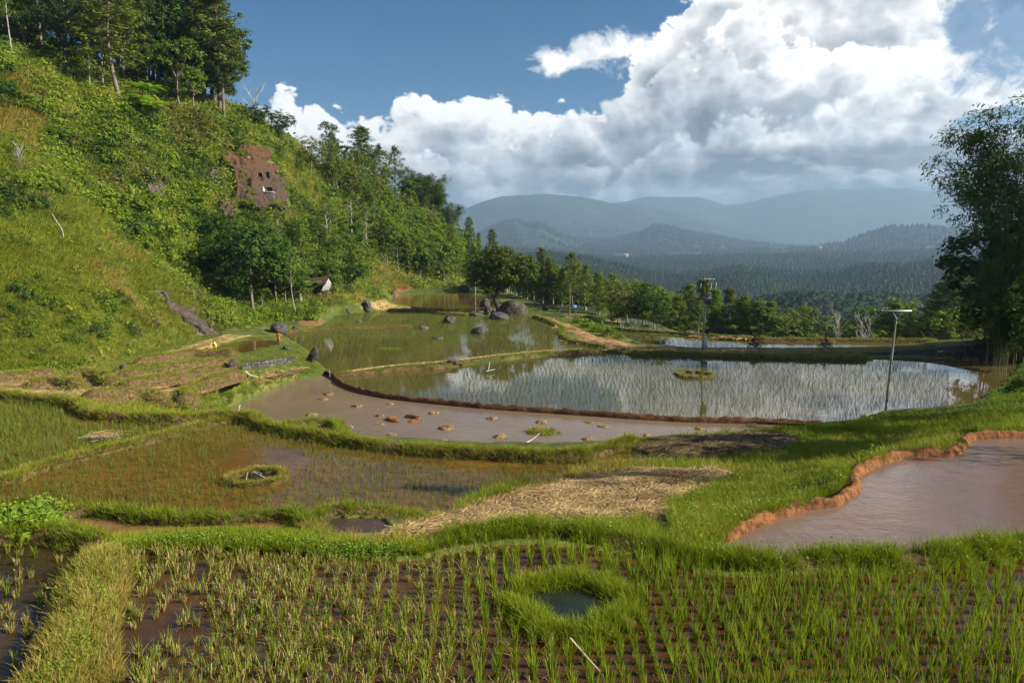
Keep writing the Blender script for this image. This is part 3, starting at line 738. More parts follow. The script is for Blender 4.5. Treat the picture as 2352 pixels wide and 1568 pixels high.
def haze():
    m, nt = newmat("haze")
    v = nd(nt, 'ShaderNodeVolumePrincipled', {'Color': (.40, .60, .82, 1), 'Density': HAZE_D, 'Anisotropy': .1})
    nt.links.new(v.outputs[0], nd(nt, 'ShaderNodeOutputMaterial').inputs['Volume'])
    zmin, zmax = float(V[:, 2].min()) - 1, float(V[:, 2].max()) + 60
    g = G(); box(g, (0, 0, (zmin + zmax) / 2), (25000, 25000, zmax - zmin))
    o = g.obj("haze", m); tag(o, kind='stuff'); return o
HAZE_D = 1.1e-4
V = GROUND_ARR[0]
haze()
SC.view_settings.view_transform = 'Standard'; SC.view_settings.look = 'None'; SC.view_settings.gamma = 1.0
SC.view_settings.exposure = 1.2
SC.render.engine = 'CYCLES'
cy = SC.cycles
cy.use_denoising = True; cy.max_bounces = 6; cy.diffuse_bounces = 2; cy.glossy_bounces = 3; cy.transmission_bounces = 2; cy.transparent_max_bounces = 8; cy.volume_bounces = 0
cy.use_adaptive_sampling = True; cy.adaptive_threshold = .02; cy.caustics_reflective = False; cy.caustics_refractive = False; cy.sample_clamp_indirect = 6
# ------------------------------------------------------------------ foliage materials
M_RICE = leafmat("rice_leaf", (.085, .130, .008), (.27, .33, .020), (.29, .29, .03), .30, .25, .7)
M_RICE_FAR = leafmat("young_rice_leaf", (.050, .072, .009), (.18, .21, .03), (.22, .21, .045), .30, .2, .10)
M_STUB = leafmat("cut_straw", (.20, .13, .05), (.44, .33, .15), (.36, .25, .10), .15, .2, .8)
M_GRASS = leafmat("bank_grass", (.085, .125, .007), (.265, .295, .018), (.24, .24, .02), .30, .2, .9)
M_DRYG = leafmat("dry_grass", (.19, .155, .026), (.42, .33, .085), (.34, .24, .06), .22, .2, .9)
M_STRAW = leafmat("loose_straw", (.13, .080, .032), (.52, .37, .165), (.34, .23, .09), .12, .1, 1.2)
M_HERB = leafmat("herb_leaf", (.075, .125, .010), (.21, .28, .03), (.18, .22, .02), .28, .2, .6)

def seg_rand(n, s=1): return np.random.default_rng(s).random(n)
# rice tuft prototypes
def rice_green(seed, n=26, h=.275):
    r = np.random.default_rng(seed)
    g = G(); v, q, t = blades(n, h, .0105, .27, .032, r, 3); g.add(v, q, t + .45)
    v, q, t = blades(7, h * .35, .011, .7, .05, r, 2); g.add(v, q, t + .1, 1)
    return g
def rice_stub(seed, n=24, h=.255):
    r = np.random.default_rng(seed)
    g = G(); v, q, t = blades(n, h, .0095, .36, .05, r, 3); g.add(v, q, t + .4)
    v, q, t = blades(20, h * .52, .0105, .22, .05, r, 1, .35, .8); g.add(v, q, t + .55, 1)
    v, q, t = blades(5, h * .7, .009, 1.0, .05, r, 3, .3, .4); g.add(v, q, t + .4, 1)
    return g
GREENS = [rice_green(100 + i).mesh("rice_tuft", [M_RICE, M_STUB]) for i in range(8)]
STUBS = [rice_stub(200 + i).mesh("rice_tuft", [M_RICE, M_STUB]) for i in range(8)]
GREEN_G = [rice_green(100 + i, 22) for i in range(6)]; STUB_G = [rice_stub(200 + i, 18) for i in range(6)]
def grid_in(key, sx, sy, rot, jit, shrink=.12, seed=1, bend=0.0):
    P = grow(WP[key], -shrink); z = WATER[key][0]
    r = np.random.default_rng(seed)
    lo, hi = P[:, :2].min(0) - 1, P[:, :2].max(0) + 1
    c = (lo + hi) / 2; ext = np.linalg.norm(hi - lo) / 2
    a, b = np.meshgrid(np.arange(-ext, ext, sx), np.arange(-ext, ext, sy), indexing='ij')
    a = a + bend * np.sin(b * .35 + 1) + .05 * np.sin(b * 2.1) * sx * 4
    cr, sr = math.cos(rot), math.sin(rot)
    x = c[0] + a * cr - b * sr + r.normal(0, jit * sx, a.shape); y = c[1] + a * sr + b * cr + r.normal(0, jit * sy, a.shape)
    x, y = x.ravel(), y.ravel()
    px, py = project(x, y, np.full_like(x, z))
    ok = inpoly(x, y, P) & (px > -90) & (px < 2440) & (py < 1690) & (y > 2)
    return x[ok], y[ok], z, px[ok], py[ok]
def holes(x, y, L):
    k = np.ones(len(x), bool)
    for (hx, hy, hz), r in L: k &= np.hypot(x - hx, y - hy) > r
    return k
RING_A = (pt(1308, 1392, 8.4), .90)
RING_E = (pt(598, 1101, 6.2), .98)
RING_Q = (pt(1595, 862, .2), 2.1)
r0 = np.random.default_rng(11)
x, y, z, px, py = grid_in('A', .195, .205, R(3), .065, .10, 3)
k = holes(x, y, [RING_A]) & (r0.random(len(x)) > .04); x, y, px, py = x[k], y[k], px[k], py[k]
# sparse patch of open water at the near dike
k = ~((px < 480) & (py < 1500) & (r0.random(len(px)) < .35)); x, y, px, py = x[k], y[k], px[k], py[k]
green = (px + 160 * (r0.random(len(px)) - .5) * 2) > (1180 - .35 * (1500 - py))
size = np.where(green, 1.02, 1.0) * (.72 + .5 * r0.random(len(x))) * (1 + .55 * fbm(x / 1.5, y / 1.5, 8, 2))
xb, yb, zb, pxb, pyb = grid_in('B', .26, .27, R(-12), .16, .08, 4)
kb = r0.random(len(xb)) > .30; xb, yb, pxb, pyb = xb[kb], yb[kb], pxb[kb], pyb[kb]
allx = np.concatenate([x, xb]); ally = np.concatenate([y, yb]); allz = np.concatenate([np.full(len(x), z), np.full(len(xb), zb)])
allg = np.concatenate([green, r0.random(len(xb)) < .3]); alls = np.concatenate([size, .50 + .35 * r0.random(len(xb))])
apx = np.concatenate([px, pxb]); apy = np.concatenate([py, pyb]); isb = np.concatenate([np.zeros(len(x), bool), np.ones(len(xb), bool)])
inview = (apx > 0) & (apx < 2352) & (apy < 1560)
order = np.argsort(np.where(inview, np.hypot(allx, ally), 1e6))
near = order[:290]; rest = order[290:]
for i in near:
    gk = bool(allg[i])
    me = (GREENS if gk else STUBS)[int(r0.integers(8))]
    o = link("rice_tuft", me, None, (allx[i], ally[i], allz[i] - .01))
    o.rotation_euler = (r0.normal(0, .07), r0.normal(0, .07), r0.random() * 6.28); s = float(alls[i]); o.scale = (s, s, s)
    if isb[i]: tag(o, "short straw stubble tuft in the dark water beside the yellow grassy dike", "rice", "rice tufts in the dark paddy")
    elif gk: tag(o, "fresh green rice tuft standing in brown paddy water beyond the stubble", "rice", "green rice tufts in the front paddy")
    else: tag(o, "straw coloured rice stubble tuft with thin green shoots in the front paddy", "rice", "stubble rice tufts in the front paddy")
g = G()
for gk in (True, False):
    for v in range(6):
        sel = rest[(allg[rest] == gk) & ((rest % 6) == v)]
        P_ = np.stack([allx[sel], ally[sel], allz[sel] - .01], 1)
        src = (GREEN_G if gk else STUB_G)[v]
        off = 0
        tl = r0.normal(0, .08, (len(sel), 2)); rz = r0.random(len(sel)) * 6.28
        for vv, ff, tt, mm in zip(src.v, src.q, src.ti, [m[0] for m in src.qm]):
            scatter(g, (vv, ff - off, tt), P_, alls[sel], rz, (r0.random(len(sel)) - .5) * .3, int(mm), tl); off += len(vv)
tag(g.obj("rice_tufts_beyond", [M_RICE, M_STUB]), kind='stuff')

def small_rice(n, h, w, lean, spread, seed):
    v, q, t = blades(n, h, w, lean, spread, np.random.default_rng(seed), 1, .3, .25); return v, q, t + .5
M_RICE_DARK = leafmat("darkened_rice_leaf", (.022, .036, .005), (.105, .135, .018), (.12, .13, .025), .22, .2, .10)  # darker copy of the young rice leaf; silhouette against bright water put into colour
def field(name, key, sx, sy, rot, n, h, w, seed, dens=None, hole=(), lean=.3, spread=.05, bend=0.0, tint=None, shrink=.12, mat=None):
    r = np.random.default_rng(seed)
    x, y, z, px, py = grid_in(key, sx, sy, rot, .13, shrink, seed, bend)
    k = holes(x, y, hole)
    d = np.ones(len(x)) if dens is None else dens(x, y, px, py)
    k &= r.random(len(x)) < d
    x, y, d, px, py = x[k], y[k], d[k], px[k], py[k]
    g = G()
    for v in range(5):
        s = np.arange(len(x)) % 5 == v
        ti = (r.random(s.sum()) - .5) * .35 + (0 if tint is None else tint(x[s], y[s], px[s], py[s]))
        sc = (.6 + .75 * r.random(s.sum())) * (.75 + .35 * d[s])
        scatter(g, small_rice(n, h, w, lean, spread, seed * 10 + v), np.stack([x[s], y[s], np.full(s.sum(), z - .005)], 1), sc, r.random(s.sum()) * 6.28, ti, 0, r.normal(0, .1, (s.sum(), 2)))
    return tag(g.obj(name, mat or M_RICE_FAR), kind='stuff')
def densE(x, y, px, py):
    d = .93 + 0 * x
    q = ((px - 600) / 110) ** 2 + ((py - 1060) / 32) ** 2
    d = np.where(q < 1, .12, d); d = np.where((px > 930) & (py < 1072) & (px < 1330), .35, d)
    return d * (.9 + .5 * fbm(x / 2, y / 2, 31, 2))
field("rice_in_amber_paddy", 'E', .195, .20, R(8), 8, .165, .011, 41, densE, [RING_E], .35, .035, .12)
field("rice_in_olive_paddy", 'F', .20, .20, R(-14), 9, .18, .013, 42, lambda x, y, px, py: np.where((px > 150) & (px < 300) & (py < 975), .2, .92), (), .3, .04, .1, lambda x, y, px, py: .15 + 0 * x)
def densQ(x, y, px, py):
    d = .96 + .25 * fbm(x / 5, y / 5, 33, 3)
    d = np.where((px < 1060) & (py < 905), .42, d)
    d = np.where((px > 2180) | ((px > 2130) & (py < 850)), .10, d)
    for cx, cy, a, b in ((1640, 830, 28, 4), (1575, 834, 30, 4), (2090, 850, 26, 6), (1900, 953, 24, 5)):
        d = np.where(((px - cx) / a) ** 2 + ((py - cy) / b) ** 2 < 1, .03, d)
    return d
def tintQ(x, y, px, py): return .25 - .65 * sm(1500, 1850, px)  # darkens blades rightwards: their backlit look is put into the tint
field("rice_in_mirror_paddy", 'Q', .42, .33, R(2), 5, .26, .015, 43, densQ, [RING_Q], .3, .05, .35, tintQ, .3, M_RICE_DARK)
def densL(x, y, px, py):
    d = .95 + 0 * x
    d = np.where((py > 800 + (px - 750) * -.01) & (px < 1120), .45, d)
    q = ((px - 860) / 70) ** 2 + ((py - 838) / 14) ** 2
    return np.where(q < 1, .15, d) * (1 + .4 * fbm(x / 4, y / 4, 37, 3))
field("rice_in_upper_paddy", 'L', .38, .36, R(-6), 5, .27, .015, 44, densL, (), .3, .06, .3, lambda x, y, px, py: .05 + 0 * x, .3)
field("rice_in_far_paddy", 'H', .60, .60, R(6), 4, .26, .018, 45, None, (), .3, .06, .3, lambda x, y, px, py: .1 * sm(1800, 2000, px), .3)
field("rice_in_small_paddy", 'K', .5, .5, R(6), 6, .4, .05, 46, lambda x, y, px, py: .7 + 0 * x)

# ------------------------------------------------------------------ dikes
def clods(name, base, dark, bs=22):
    return plainmat(name, base, .95, 0, .5, 5.5, 1.0, bs, .1, dark)
M_CLAY = clods("red_clay", (.215, .095, .036), (.11, .047, .020))
M_BROWN = clods("brown_mud", (.125, .060, .026), (.05, .026, .014), 12)
M_SOIL = clods("bank_soil", (.13, .085, .035), (.06, .04, .018))
def dike_geo(C, width, height, seed, nseg=13, rough=.10, freq=3.0, closed=False, sink=.25):
    m = len(C)
    t = np.gradient(C, axis=0) if not closed else np.roll(C, -1, 0) - np.roll(C, 1, 0)
    n = np.stack([t[:, 1], -t[:, 0]], 1); n /= np.linalg.norm(n, axis=1)[:, None] + 1e-9
    s = np.concatenate([[0], np.cumsum(np.linalg.norm(np.diff(C[:, :2], axis=0), axis=1))])
    k = np.linspace(-1, 1, nseg)
    S, K = np.meshgrid(s, k, indexing='ij')
    endt = np.ones_like(S) if closed else sm(0, max(width, .3) * .9, np.minimum(S, s[-1] - S))
    wv = width * (.85 + .35 * vn(S * .9 / max(width, .3), 0 * S, seed))
    hv = height * (.78 + .44 * vn(S * 1.1 / max(width, .3), 0 * S + 5, seed))
    hv = hv * endt; wv = wv * (.3 + .7 * endt)
    prof = np.power(np.clip(1 - np.abs(K) ** 2.6, 0, 1), .75)
    dx = rough * width * 1.2 * fbm(S * freq / width, K * 1.6 + 9, seed + 3, 4); dz = rough * height * 5 * fbm(S * freq / width, K * 2.0, seed + 7, 5)
    X = C[:, None, 0] + n[:, None, 0] * (K * wv / 2 + dx); Y = C[:, None, 1] + n[:, None, 1] * (K * wv / 2 + dx)
    Z = C[:, None, 2] - sink + (hv + sink * (.4 + .6 * endt)) * prof + dz * prof * endt
    V = np.stack([X, Y, Z], -1).reshape(-1, 3)
    i = np.arange(m if closed else m - 1)[:, None]; j = np.arange(nseg - 1)[None]
    i2 = (i + 1) % m
    Q = np.stack([i * nseg + j, i2 * nseg + j, i2 * nseg + j + 1, i * nseg + j + 1], -1).reshape(-1, 4)
    return V, Q, n, s
TUFT = {}
def tuft(kind):
    if kind not in TUFT:
        r = np.random.default_rng(len(TUFT) + 5)
        if kind == 'lush': a = [blades(16, .26, .009, .55, .07, r, 2) for _ in range(4)]
        elif kind == 'short': a = [blades(14, .12, .009, .8, .08, r, 1) for _ in range(4)]
        elif kind == 'mid': a = [blades(12, .20, .016, .7, .10, r, 1) for _ in range(4)]
        elif kind == 'far': a = [blades(9, .30, .045, .7, .20, r, 1) for _ in range(4)]
        elif kind == 'herb':
            a = []
            for _ in range(4):
                P_ = r.normal(0, .05, (20, 3)); P_[:, 2] = np.abs(P_[:, 2]) * 1.6 + .03
                v, q = leaves(P_, np.array([[0, -.2, 1.]]), .045, r, .55); a.append((v, q, np.repeat(r.random(20) * .4 - .1, 4)))
        TUFT[kind] = [(v, q, t + .45) for v, q, t in a]
    return TUFT[kind]
def grow_tufts(g, pos, kind, sc=(.7, 1.3), tint=0.0, mat=0, seed=0, tv=.4):
    r = np.random.default_rng(seed); pr = tuft(kind)
    for v in range(4):
        p = pos[v::4]; n = len(p)
        scatter(g, pr[v], p, sc[0] + (sc[1] - sc[0]) * r.random(n), r.random(n) * 6.28, tint + (r.random(n) - .5) * tv, mat, r.normal(0, .12, (n, 2)))
    return g
def dike(name, pts, width, height, mat, label, seed, step=.15, grass=None, closed=False, rough=.10, freq=3.0, lift=0.0, nseg=13, cat="dike"):
    """pts: (px, py, z). grass: list of (tuft kind, per square metre, material, scale range, tint)"""
    C = smoothline(np.asarray(pts, float) if isinstance(pts, np.ndarray) else np.array([pt(*p) for p in pts]), step, closed); C[:, 2] += lift
    V, Q, n, s = dike_geo(C, width, height, seed, nseg, rough, freq, closed)
    g = G(); g.add(V, Q)
    o = g.obj(name, mat, smooth=True); tag(o, label, cat)
    if grass:
        r = np.random.default_rng(seed + 50); L = s[-1] + (np.linalg.norm(C[0] - C[-1]) if closed else 0)
        mats = []; gg = G()
        VV = V.reshape(len(C), nseg, 3)
        for kind, dens, gm, sc, ti in grass:
            N = int(L * width * dens)
            si = np.clip(np.searchsorted(s, r.random(N) * s[-1]), 0, len(C) - 1); kk = np.clip((r.random(N) * (nseg - 2) + 1).astype(int), 1, nseg - 2)
            pos = VV[si, kk] + r.normal(0, .3, (N, 1)) * np.append([0], [0]).sum() + np.concatenate([r.normal(0, width / nseg, (N, 2)), np.full((N, 1), -.02)], 1)
            pos = pos[fbm(pos[:, 0] / (.5 * width + .1), pos[:, 1] / (.5 * width + .1), seed + 5, 3) + .25 * r.random(len(pos)) > -.02]
            if gm not in mats: mats.append(gm)
            grow_tufts(gg, pos, kind, sc, ti, mats.index(gm), seed + 60 + len(mats))
        c = gg.obj("grass", mats, o); tag(c, kind='stuff')
    return o
LUSH = lambda d, t=.1, s=(.6, 1.35): [('lush', d, M_GRASS, s, t), ('short', d * .6, M_GRASS, (.8, 1.5), .1), ('herb', d * .22, M_HERB, (.6, 1.1), .08)]
FB = [(290,1262,8.4),(370,1250,8.4),(444,1243,8.4),(578,1245,8.4),(667,1247,8.4),(755,1258,8.4),(822,1266,8.4),(900,1267,8.4),(975,1262,8.4),(1058,1243,8.4),(1163,1228,8.4),(1267,1229,8.4),(1350,1233,8.4),(1454,1256,8.4),(1517,1268,8.4),(1600,1290,8.4),(1704,1303,8.4),(1780,1303,8.4),(1947,1294,8.4),(2072,1296,8.4),(2155,1287,8.4),(2238,1278,8.4),(2352,1264,8.4),(2700,1250,8.4)]
dike("earth_dike", FB[8:], .62, .14, M_SOIL, "long lush grassy dike behind the greener half of the front paddy", 1, .06, LUSH(330, .10, (.5, 1.0)))
dike("earth_dike", [(a, b + 10, 8.38) for a, b, c in FB[:9]], .50, .06, M_SOIL, "leafy low grassy dike between the stubble paddy and the muddy strip", 111, .06, [('lush', 80, M_GRASS, (.25, .5), .1), ('herb', 420, M_HERB, (.5, .9), .1), ('short', 250, M_GRASS, (.5, .9), .1)])
LD = [(262,1250,8.38),(240,1300,8.38),(222,1350,8.38),(203,1410,8.38),(183,1470,8.38),(160,1530,8.38),(130,1600,8.38),(90,1720,8.38)]
dike("earth_dike", LD, .86, .15, M_SOIL, "wide yellow grassy dike between the dark water and the front paddy", 2, .06, [('short', 330, M_DRYG, (.7, 1.5), .05), ('lush', 110, M_DRYG, (.35, .8), .0), ('short', 200, M_GRASS, (.8, 1.5), .2), ('herb', 90, M_HERB, (.5, 1.0), .1)])
dike("earth_dike", [(-300,1243,8.35),(-100,1238,8.35),(0,1232,8.35),(70,1226,8.35),(133,1230,8.35),(200,1238,8.35),(262,1254,8.35)], .42, .14, M_SOIL, "short grassy dike beside the leafy bright green weeds", 3, .06, [('short', 300, M_GRASS, (.7, 1.3), .05), ('lush', 90, M_GRASS, (.4, .8), 0)])
dike("earth_dike", [(-300,1184,8.2),(-150,1185,8.2),(0,1187,8.2),(133,1185,8.2),(222,1175,8.2),(333,1191,8.2),(444,1195,8.2),(555,1191,8.2),(644,1181,8.2),(690,1193,8.2),(712,1213,8.2),(735,1240,8.2),(760,1256,8.3)], .34, .10, M_SOIL, "curved grassy dike behind the narrow muddy strip of water", 4, .06, [('short', 380, M_GRASS, (.7, 1.5), -.1), ('lush', 50, M_GRASS, (.25, .5), .1)])
dike("earth_dike", [(722,1205,8.2),(755,1183,8.12),(800,1180,8.1),(871,1182,8.0),(930,1194,7.7),(1000,1198,7.3)], .30, .14, M_SOIL, "short grassy dike behind the small dark mud pool", 5, .06, [('short', 380, M_GRASS, (.7, 1.5), .0), ('lush', 90, M_GRASS, (.4, .8), .1)])
MB_ = [(-300,898,6.4),(-100,908,6.4),(0,914,6.4),(133,926,6.4),(188,938,6.4),(200,952,6.4),(267,963,6.4),(378,969,6.4),(450,966,6.4),(533,960,6.35),(578,965,6.3),(622,986,6.25),(689,1001,6.25),(755,1010,6.25),(871,1030,6.25),(996,1041,6.25),(1121,1049,6.25),(1246,1055,6.25),(1329,1053,6.25),(1371,1045,6.25),(1413,1030,6.25),(1470,1012,6.25)]
dike("earth_dike", MB_, .50, .26, M_SOIL, "winding grassy dike between the brown pond and the amber paddy", 6, .10, [('mid', 170, M_GRASS, (.6, 1.25), .02), ('short', 120, M_DRYG, (1, 1.8), .0)], nseg=15)
dike("earth_dike", [(622,984,6.2),(680,983,6.0),(733,973,5.9),(765,977,5.9),(790,1000,6.1),(800,1012,6.2)], .40, .2, M_SOIL, "small bulging grassy dike round the corner pool by the brown pond", 61, .1, [('mid', 170, M_GRASS, (.6, 1.2), .05)])
dike("earth_dike", [(-300,1162,6.3),(0,1108,6.3),(89,1077,6.3),(222,1041,6.3),(355,1008,6.3),(444,983,6.3),(533,964,6.3)], .42, .13, M_SOIL, "low straight grassy dike between the olive and amber paddies", 7, .1, [('mid', 160, M_GRASS, (.6, 1.1), .02), ('short', 120, M_DRYG, (1, 1.8), .05)])
CLAY = [(1648,1252,8.0),(1668,1236,8.0),(1709,1215,8.0),(1780,1186,8.0),(1842,1168,8.0),(1875,1163,8.0),(1915,1158,8.0),(1945,1138,8.0),(1963,1122,8.0),(1960,1099,8.0),(1984,1078,8.0),(2051,1054,8.0),(2113,1047,8.0),(2172,1045,8.0),(2205,1033,8.0),(2222,1010,8.0),(2270,1004,8.0),(2352,1004,8.0),(2600,1002,8.0)]
dike("clay_dike", CLAY, .34, .17, M_CLAY, "fresh red clay dike curving round the pink muddy pool", 8, .025, None, rough=.085, freq=3.6, nseg=19)
BR = [(764,862,.1),(775,874,.1),(793,887,.1),(833,900,.1),(900,913,.1),(1000,924,.1),(1133,936,.1),(1263,945,.1),(1454,958,.1),(1579,965,.1),(1742,969,.1),(1820,972,.1),(1900,976,.1)]
dike("mud_dike", BR, .56, .32, M_BROWN, "dark brown mud dike between the pond and the mirror paddy", 9, .25, None, rough=.16, freq=1.6)
FARG = lambda d, t=.1, m=None: [('far', d, m or M_GRASS, (.5, 1.1), t)]
dike("earth_dike", [(766,862,.3),(830,858,.3),(900,851,.3),(960,847,.3),(1020,843,.3),(1050,836,.3),(1133,827,.3),(1233,816,.3),(1300,812,.3),(1390,805,.3)], .75, .28, M_SOIL, "thin grassy dike behind the buffalo between two flooded paddies", 10, .3, FARG(26, -.05))
dike("straw_ridge", [(783,857,.32),(900,841,.32),(1020,831,.32),(1133,818,.32),(1233,808,.32),(1330,803,.32)], .35, .16, plainmat("wet_straw", (.30, .20, .08), .9, 0, .4, 2, .5), "low ridge of cut straw along the ditch by the buffalo", 11, .4, [('far', 20, M_STUB, (.4, .8), 0)], cat="ridge")
dike("earth_dike", [(652,766,.45),(666,764,.45),(740,759,.45),(800,757,.45),(870,753,.45),(950,750,.45)], .7, .35, M_SOIL, "thin dark grassy dike across the upper paddy left of the flat rocks", 12, .4, FARG(20, -.1))
dike("earth_dike", [(886,713,.55),(960,713,.55),(1016,721,.5),(1080,724,.5)], .9, .35, M_SOIL, "dike of yellow grass in front of the far pond", 13, .5, FARG(14, .2, M_DRYG))
dike("earth_dike", [(1405,756,.15),(1481,763,.15),(1559,767,.2),(1601,772,.2),(1666,775,.25),(1727,779,.25),(1857,781,.25),(1950,782,.25),(2060,783,.3),(2160,783,.4)], .8, .35, M_SOIL, "straight grassy rim of the far strip paddy above the valley", 14, .4, FARG(18, .15))
dike("earth_dike", [(1225,727,.6),(1262,741,.45),(1296,758,.45),(1290,768,.45),(1306,785,.45),(1345,791,.45),(1400,803,.45)], 1.0, .40, M_SOIL, "grassy shoulder between the dirt road and the upper paddy", 15, .4, FARG(16, .05))
dike("earth_dike", [(1440,812,.3),(1560,814,.3),(1650,817,.3),(1760,820,.3),(1900,823,.3),(2000,824,.3)], .9, .30, M_SOIL, "shaggy grassy road shoulder behind the mirror paddy", 16, .3, FARG(60, .3) + [('far', 16, M_STUB, (.4, .8), .1)])
TB = [([(60,893,3.9),(100,884,3.75),(150,886,3.7),(190,897,3.8)], "grass hump among the straw at the hill foot"), ([(150,874,3.2),(190,866,3.0),(240,876,3.1),(262,894,3.5)], "second grass hump among the straw at the hill foot"),
      ([(270,876,3.0),(330,862,2.7),(420,849,2.3),(519,840,2.0),(560,838,1.95)], "upper grassy terrace bank below the fish pool"), ([(262,900,3.4),(345,884,3.1),(430,868,2.6),(519,854,2.15)], "middle grassy terrace bank with a straw ledge"),
      ([(425,930,3.3),(430,905,2.95),(470,888,2.65),(520,874,2.3),(560,862,2.05)], "lower grassy terrace bank curving to the pond"), ([(190,930,4.6),(260,915,4.0),(330,915,3.6),(400,928,3.4)], "grassy terrace bank just behind the winding dike"),
      ([(-60,884,3.9),(0,876,3.6),(60,868,3.3),(140,862,2.9)], "grassy terrace bank at the foot of the bushy slope"), ([(300,838,1.9),(380,826,1.7),(440,817,1.55),(500,818,1.5),(560,817,1.5)], "grassy front bank of the fish pool")]
for i, (tp, tl) in enumerate(TB):
    dike("terrace_bank", tp, 1.5, .62, M_SOIL, tl, 70 + i, .2, [('far', 22, M_GRASS, (.4, .8), .0), ('far', 12, M_DRYG, (.4, .8), -.05)], rough=.12, freq=1.3, cat="bank")
# ring-shaped fish-pit dikes
def ring(name, c, rx, ry, width, height, label, seed, grass, mat=M_SOIL, water=None, z=None, step=.06):
    a = np.linspace(0, 2 * math.pi, 22)[:-1]; r = np.random.default_rng(seed)
    k = 1 + .10 * r.normal(0, 1, len(a)) * .8
    C = np.stack([c[0] + rx * np.cos(a) * k, c[1] + ry * np.sin(a) * k, np.full(len(a), c[2])], 1)
    o = dike(name, C, width, height, mat, label, seed, step, grass, True)
    if water:
        water_sheet("pit_water", smoothline(C, .15, True), c[2] + .03, water)
    return o
W_PIT = water_mat("murky_pit_water", (.014, .019, .010), (.022, .027, .014), .03, .002, 6, 2.)
ring("ring_dike", RING_A[0], .72, .66, .42, .08, "round lush grass ring enclosing a murky pit in the front paddy", 21, [('lush', 600, M_GRASS, (.4, .85), .34), ('short', 320, M_GRASS, (.8, 1.5), .34)], M_SOIL, W_PIT)
ring("ring_dike", RING_E[0], .78, .66, .26, .14, "oval grassy ring dike in the amber paddy", 22, [('short', 420, M_DRYG, (.6, 1.3), .05), ('short', 260, M_GRASS, (.6, 1.2), .1)], M_SOIL, W_PIT)
ring("ring_dike", RING_Q[0], 1.75, 1.75, .50, .22, "round grass ring dike in the mirror paddy below the transformer pole", 23, [('far', 60, M_GRASS, (.3, .7), .15)], M_SOIL, None, step=.15)

# ------------------------------------------------------------------ grass, herbs and straw lying on the ground
def rand_in(pts, n, seed, z0=None):
    r = np.random.default_rng(seed); P = np.array(pts, float)
    lo, hi = P.min(0), P.max(0)
    q = lo + (hi - lo) * r.random((n, 2)); q = q[inpoly(q[:, 0], q[:, 1], P)]
    h = hit(q[:, 0], q[:, 1]); return h[~np.isnan(h[:, 0])], q
def dry(h, margin=0.0):
    k = np.ones(len(h), bool)
    for P in WP.values(): k &= ~inpoly(h[:, 0], h[:, 1], grow(P, margin) if margin else P)
    return k
def straw_proto(seed, L, w, n=14):
    r = np.random.default_rng(seed); V = []; Q = []
    for i in range(n):
        a = r.normal(.25, .8); c = r.normal(0, .22, 2) * L; l = L * (.4 + r.random()); b = r.normal(0, .5)
        for k in range(4):
            t = k / 3 - .5; x = c[0] + math.cos(a + b * t) * l * t; y = c[1] + math.sin(a + b * t) * l * t
            zz = .02 + .10 * L * r.random() + .05 * L * math.sin(k)
            nx, ny = -math.sin(a), math.cos(a)
            V += [(x - nx * w / 2, y - ny * w / 2, zz), (x + nx * w / 2, y + ny * w / 2, zz + w * .3)]
        o = i * 8
        for k in range(3): Q.append([o + 2 * k, o + 2 * k + 1, o + 2 * k + 3, o + 2 * k + 2])
    return np.array(V), np.array(Q), np.repeat(r.random(n) * .7 + .1, 8)
def straw(name, polys, per, L, w, seed, mat=None):
    g = G()
    for i, (P, n) in enumerate(polys):
        h, q = rand_in(P, n, seed + i); ke = fbm(h[:, 0] / .9, h[:, 1] / .9, 79, 4) > -.10; h = h[dry(h) & ke]
        r = np.random.default_rng(seed + 9 + i)
        for v in range(4):
            p = h[v::4]
            lump = 1 + 1.3 * fbm(p[:, 0] / .8, p[:, 1] / .8, 77, 3)
            scatter(g, straw_proto(seed + v, L, w), p, np.stack([1 + 0 * lump, 1 + 0 * lump, lump], 1) * (.7 + .6 * r.random((len(p), 1))), r.normal(.1, .8, len(p)) + (r.random(len(p)) < .25) * 1.5, (r.random(len(p)) - .5) * .3 + fbm(p[:, 0] / .7, p[:, 1] / .35, 78, 4) * 1.2)
    return tag(g.obj(name, mat or M_STRAW), kind='stuff')
SP = [(1050,1195),(1100,1160),(1200,1130),(1300,1110),(1390,1092),(1500,1080),(1640,1082),(1690,1096),(1640,1122),(1600,1132),(1540,1165),(1480,1188),(1300,1203),(1160,1222),(1040,1248),(940,1255),(905,1240),(960,1215)]
straw("loose_straw", [(SP, 7600)], 1, .50, .013, 300)
straw("dark_straw", [([(1480,1048),(1500,1016),(1620,1004),(1800,998),(1830,1015),(1780,1040),(1640,1052),(1540,1055)], 1500)], 1, .55, .016, 320, leafmat("dark_straw", (.022, .016, .010), (.22, .15, .065), (.10, .07, .03), .05, .1, 1.4))  # straw patch mixed from near-black to tan
straw("straw_on_terraces", [([(-40,905),(0,870),(120,864),(250,870),(325,905),(240,913),(0,912)], 800), ([(335,905),(370,885),(470,868),(540,862),(480,890),(420,922),(350,928)], 800), ([(255,880),(330,862),(500,845),(520,852),(400,872),(300,885)], 500), ([(350,820),(430,796),(520,769),(575,770),(500,788),(430,810)], 350), ([(572,876),(620,855),(690,846),(690,852),(620,872),(590,883)], 250)], 1, .95, .034, 340)
straw("straw_by_road", [([(1300,784),(1330,780),(1400,790),(1480,801),(1555,807),(1555,811),(1450,809),(1350,800)], 300), ([(1270,758),(1290,751),(1330,760),(1300,766)], 80), ([(1620,808),(1760,809),(1760,815),(1620,814)], 120), ([(1600,773),(1720,777),(1720,780),(1600,777)], 80)], 1, 1.6, .09, 360)
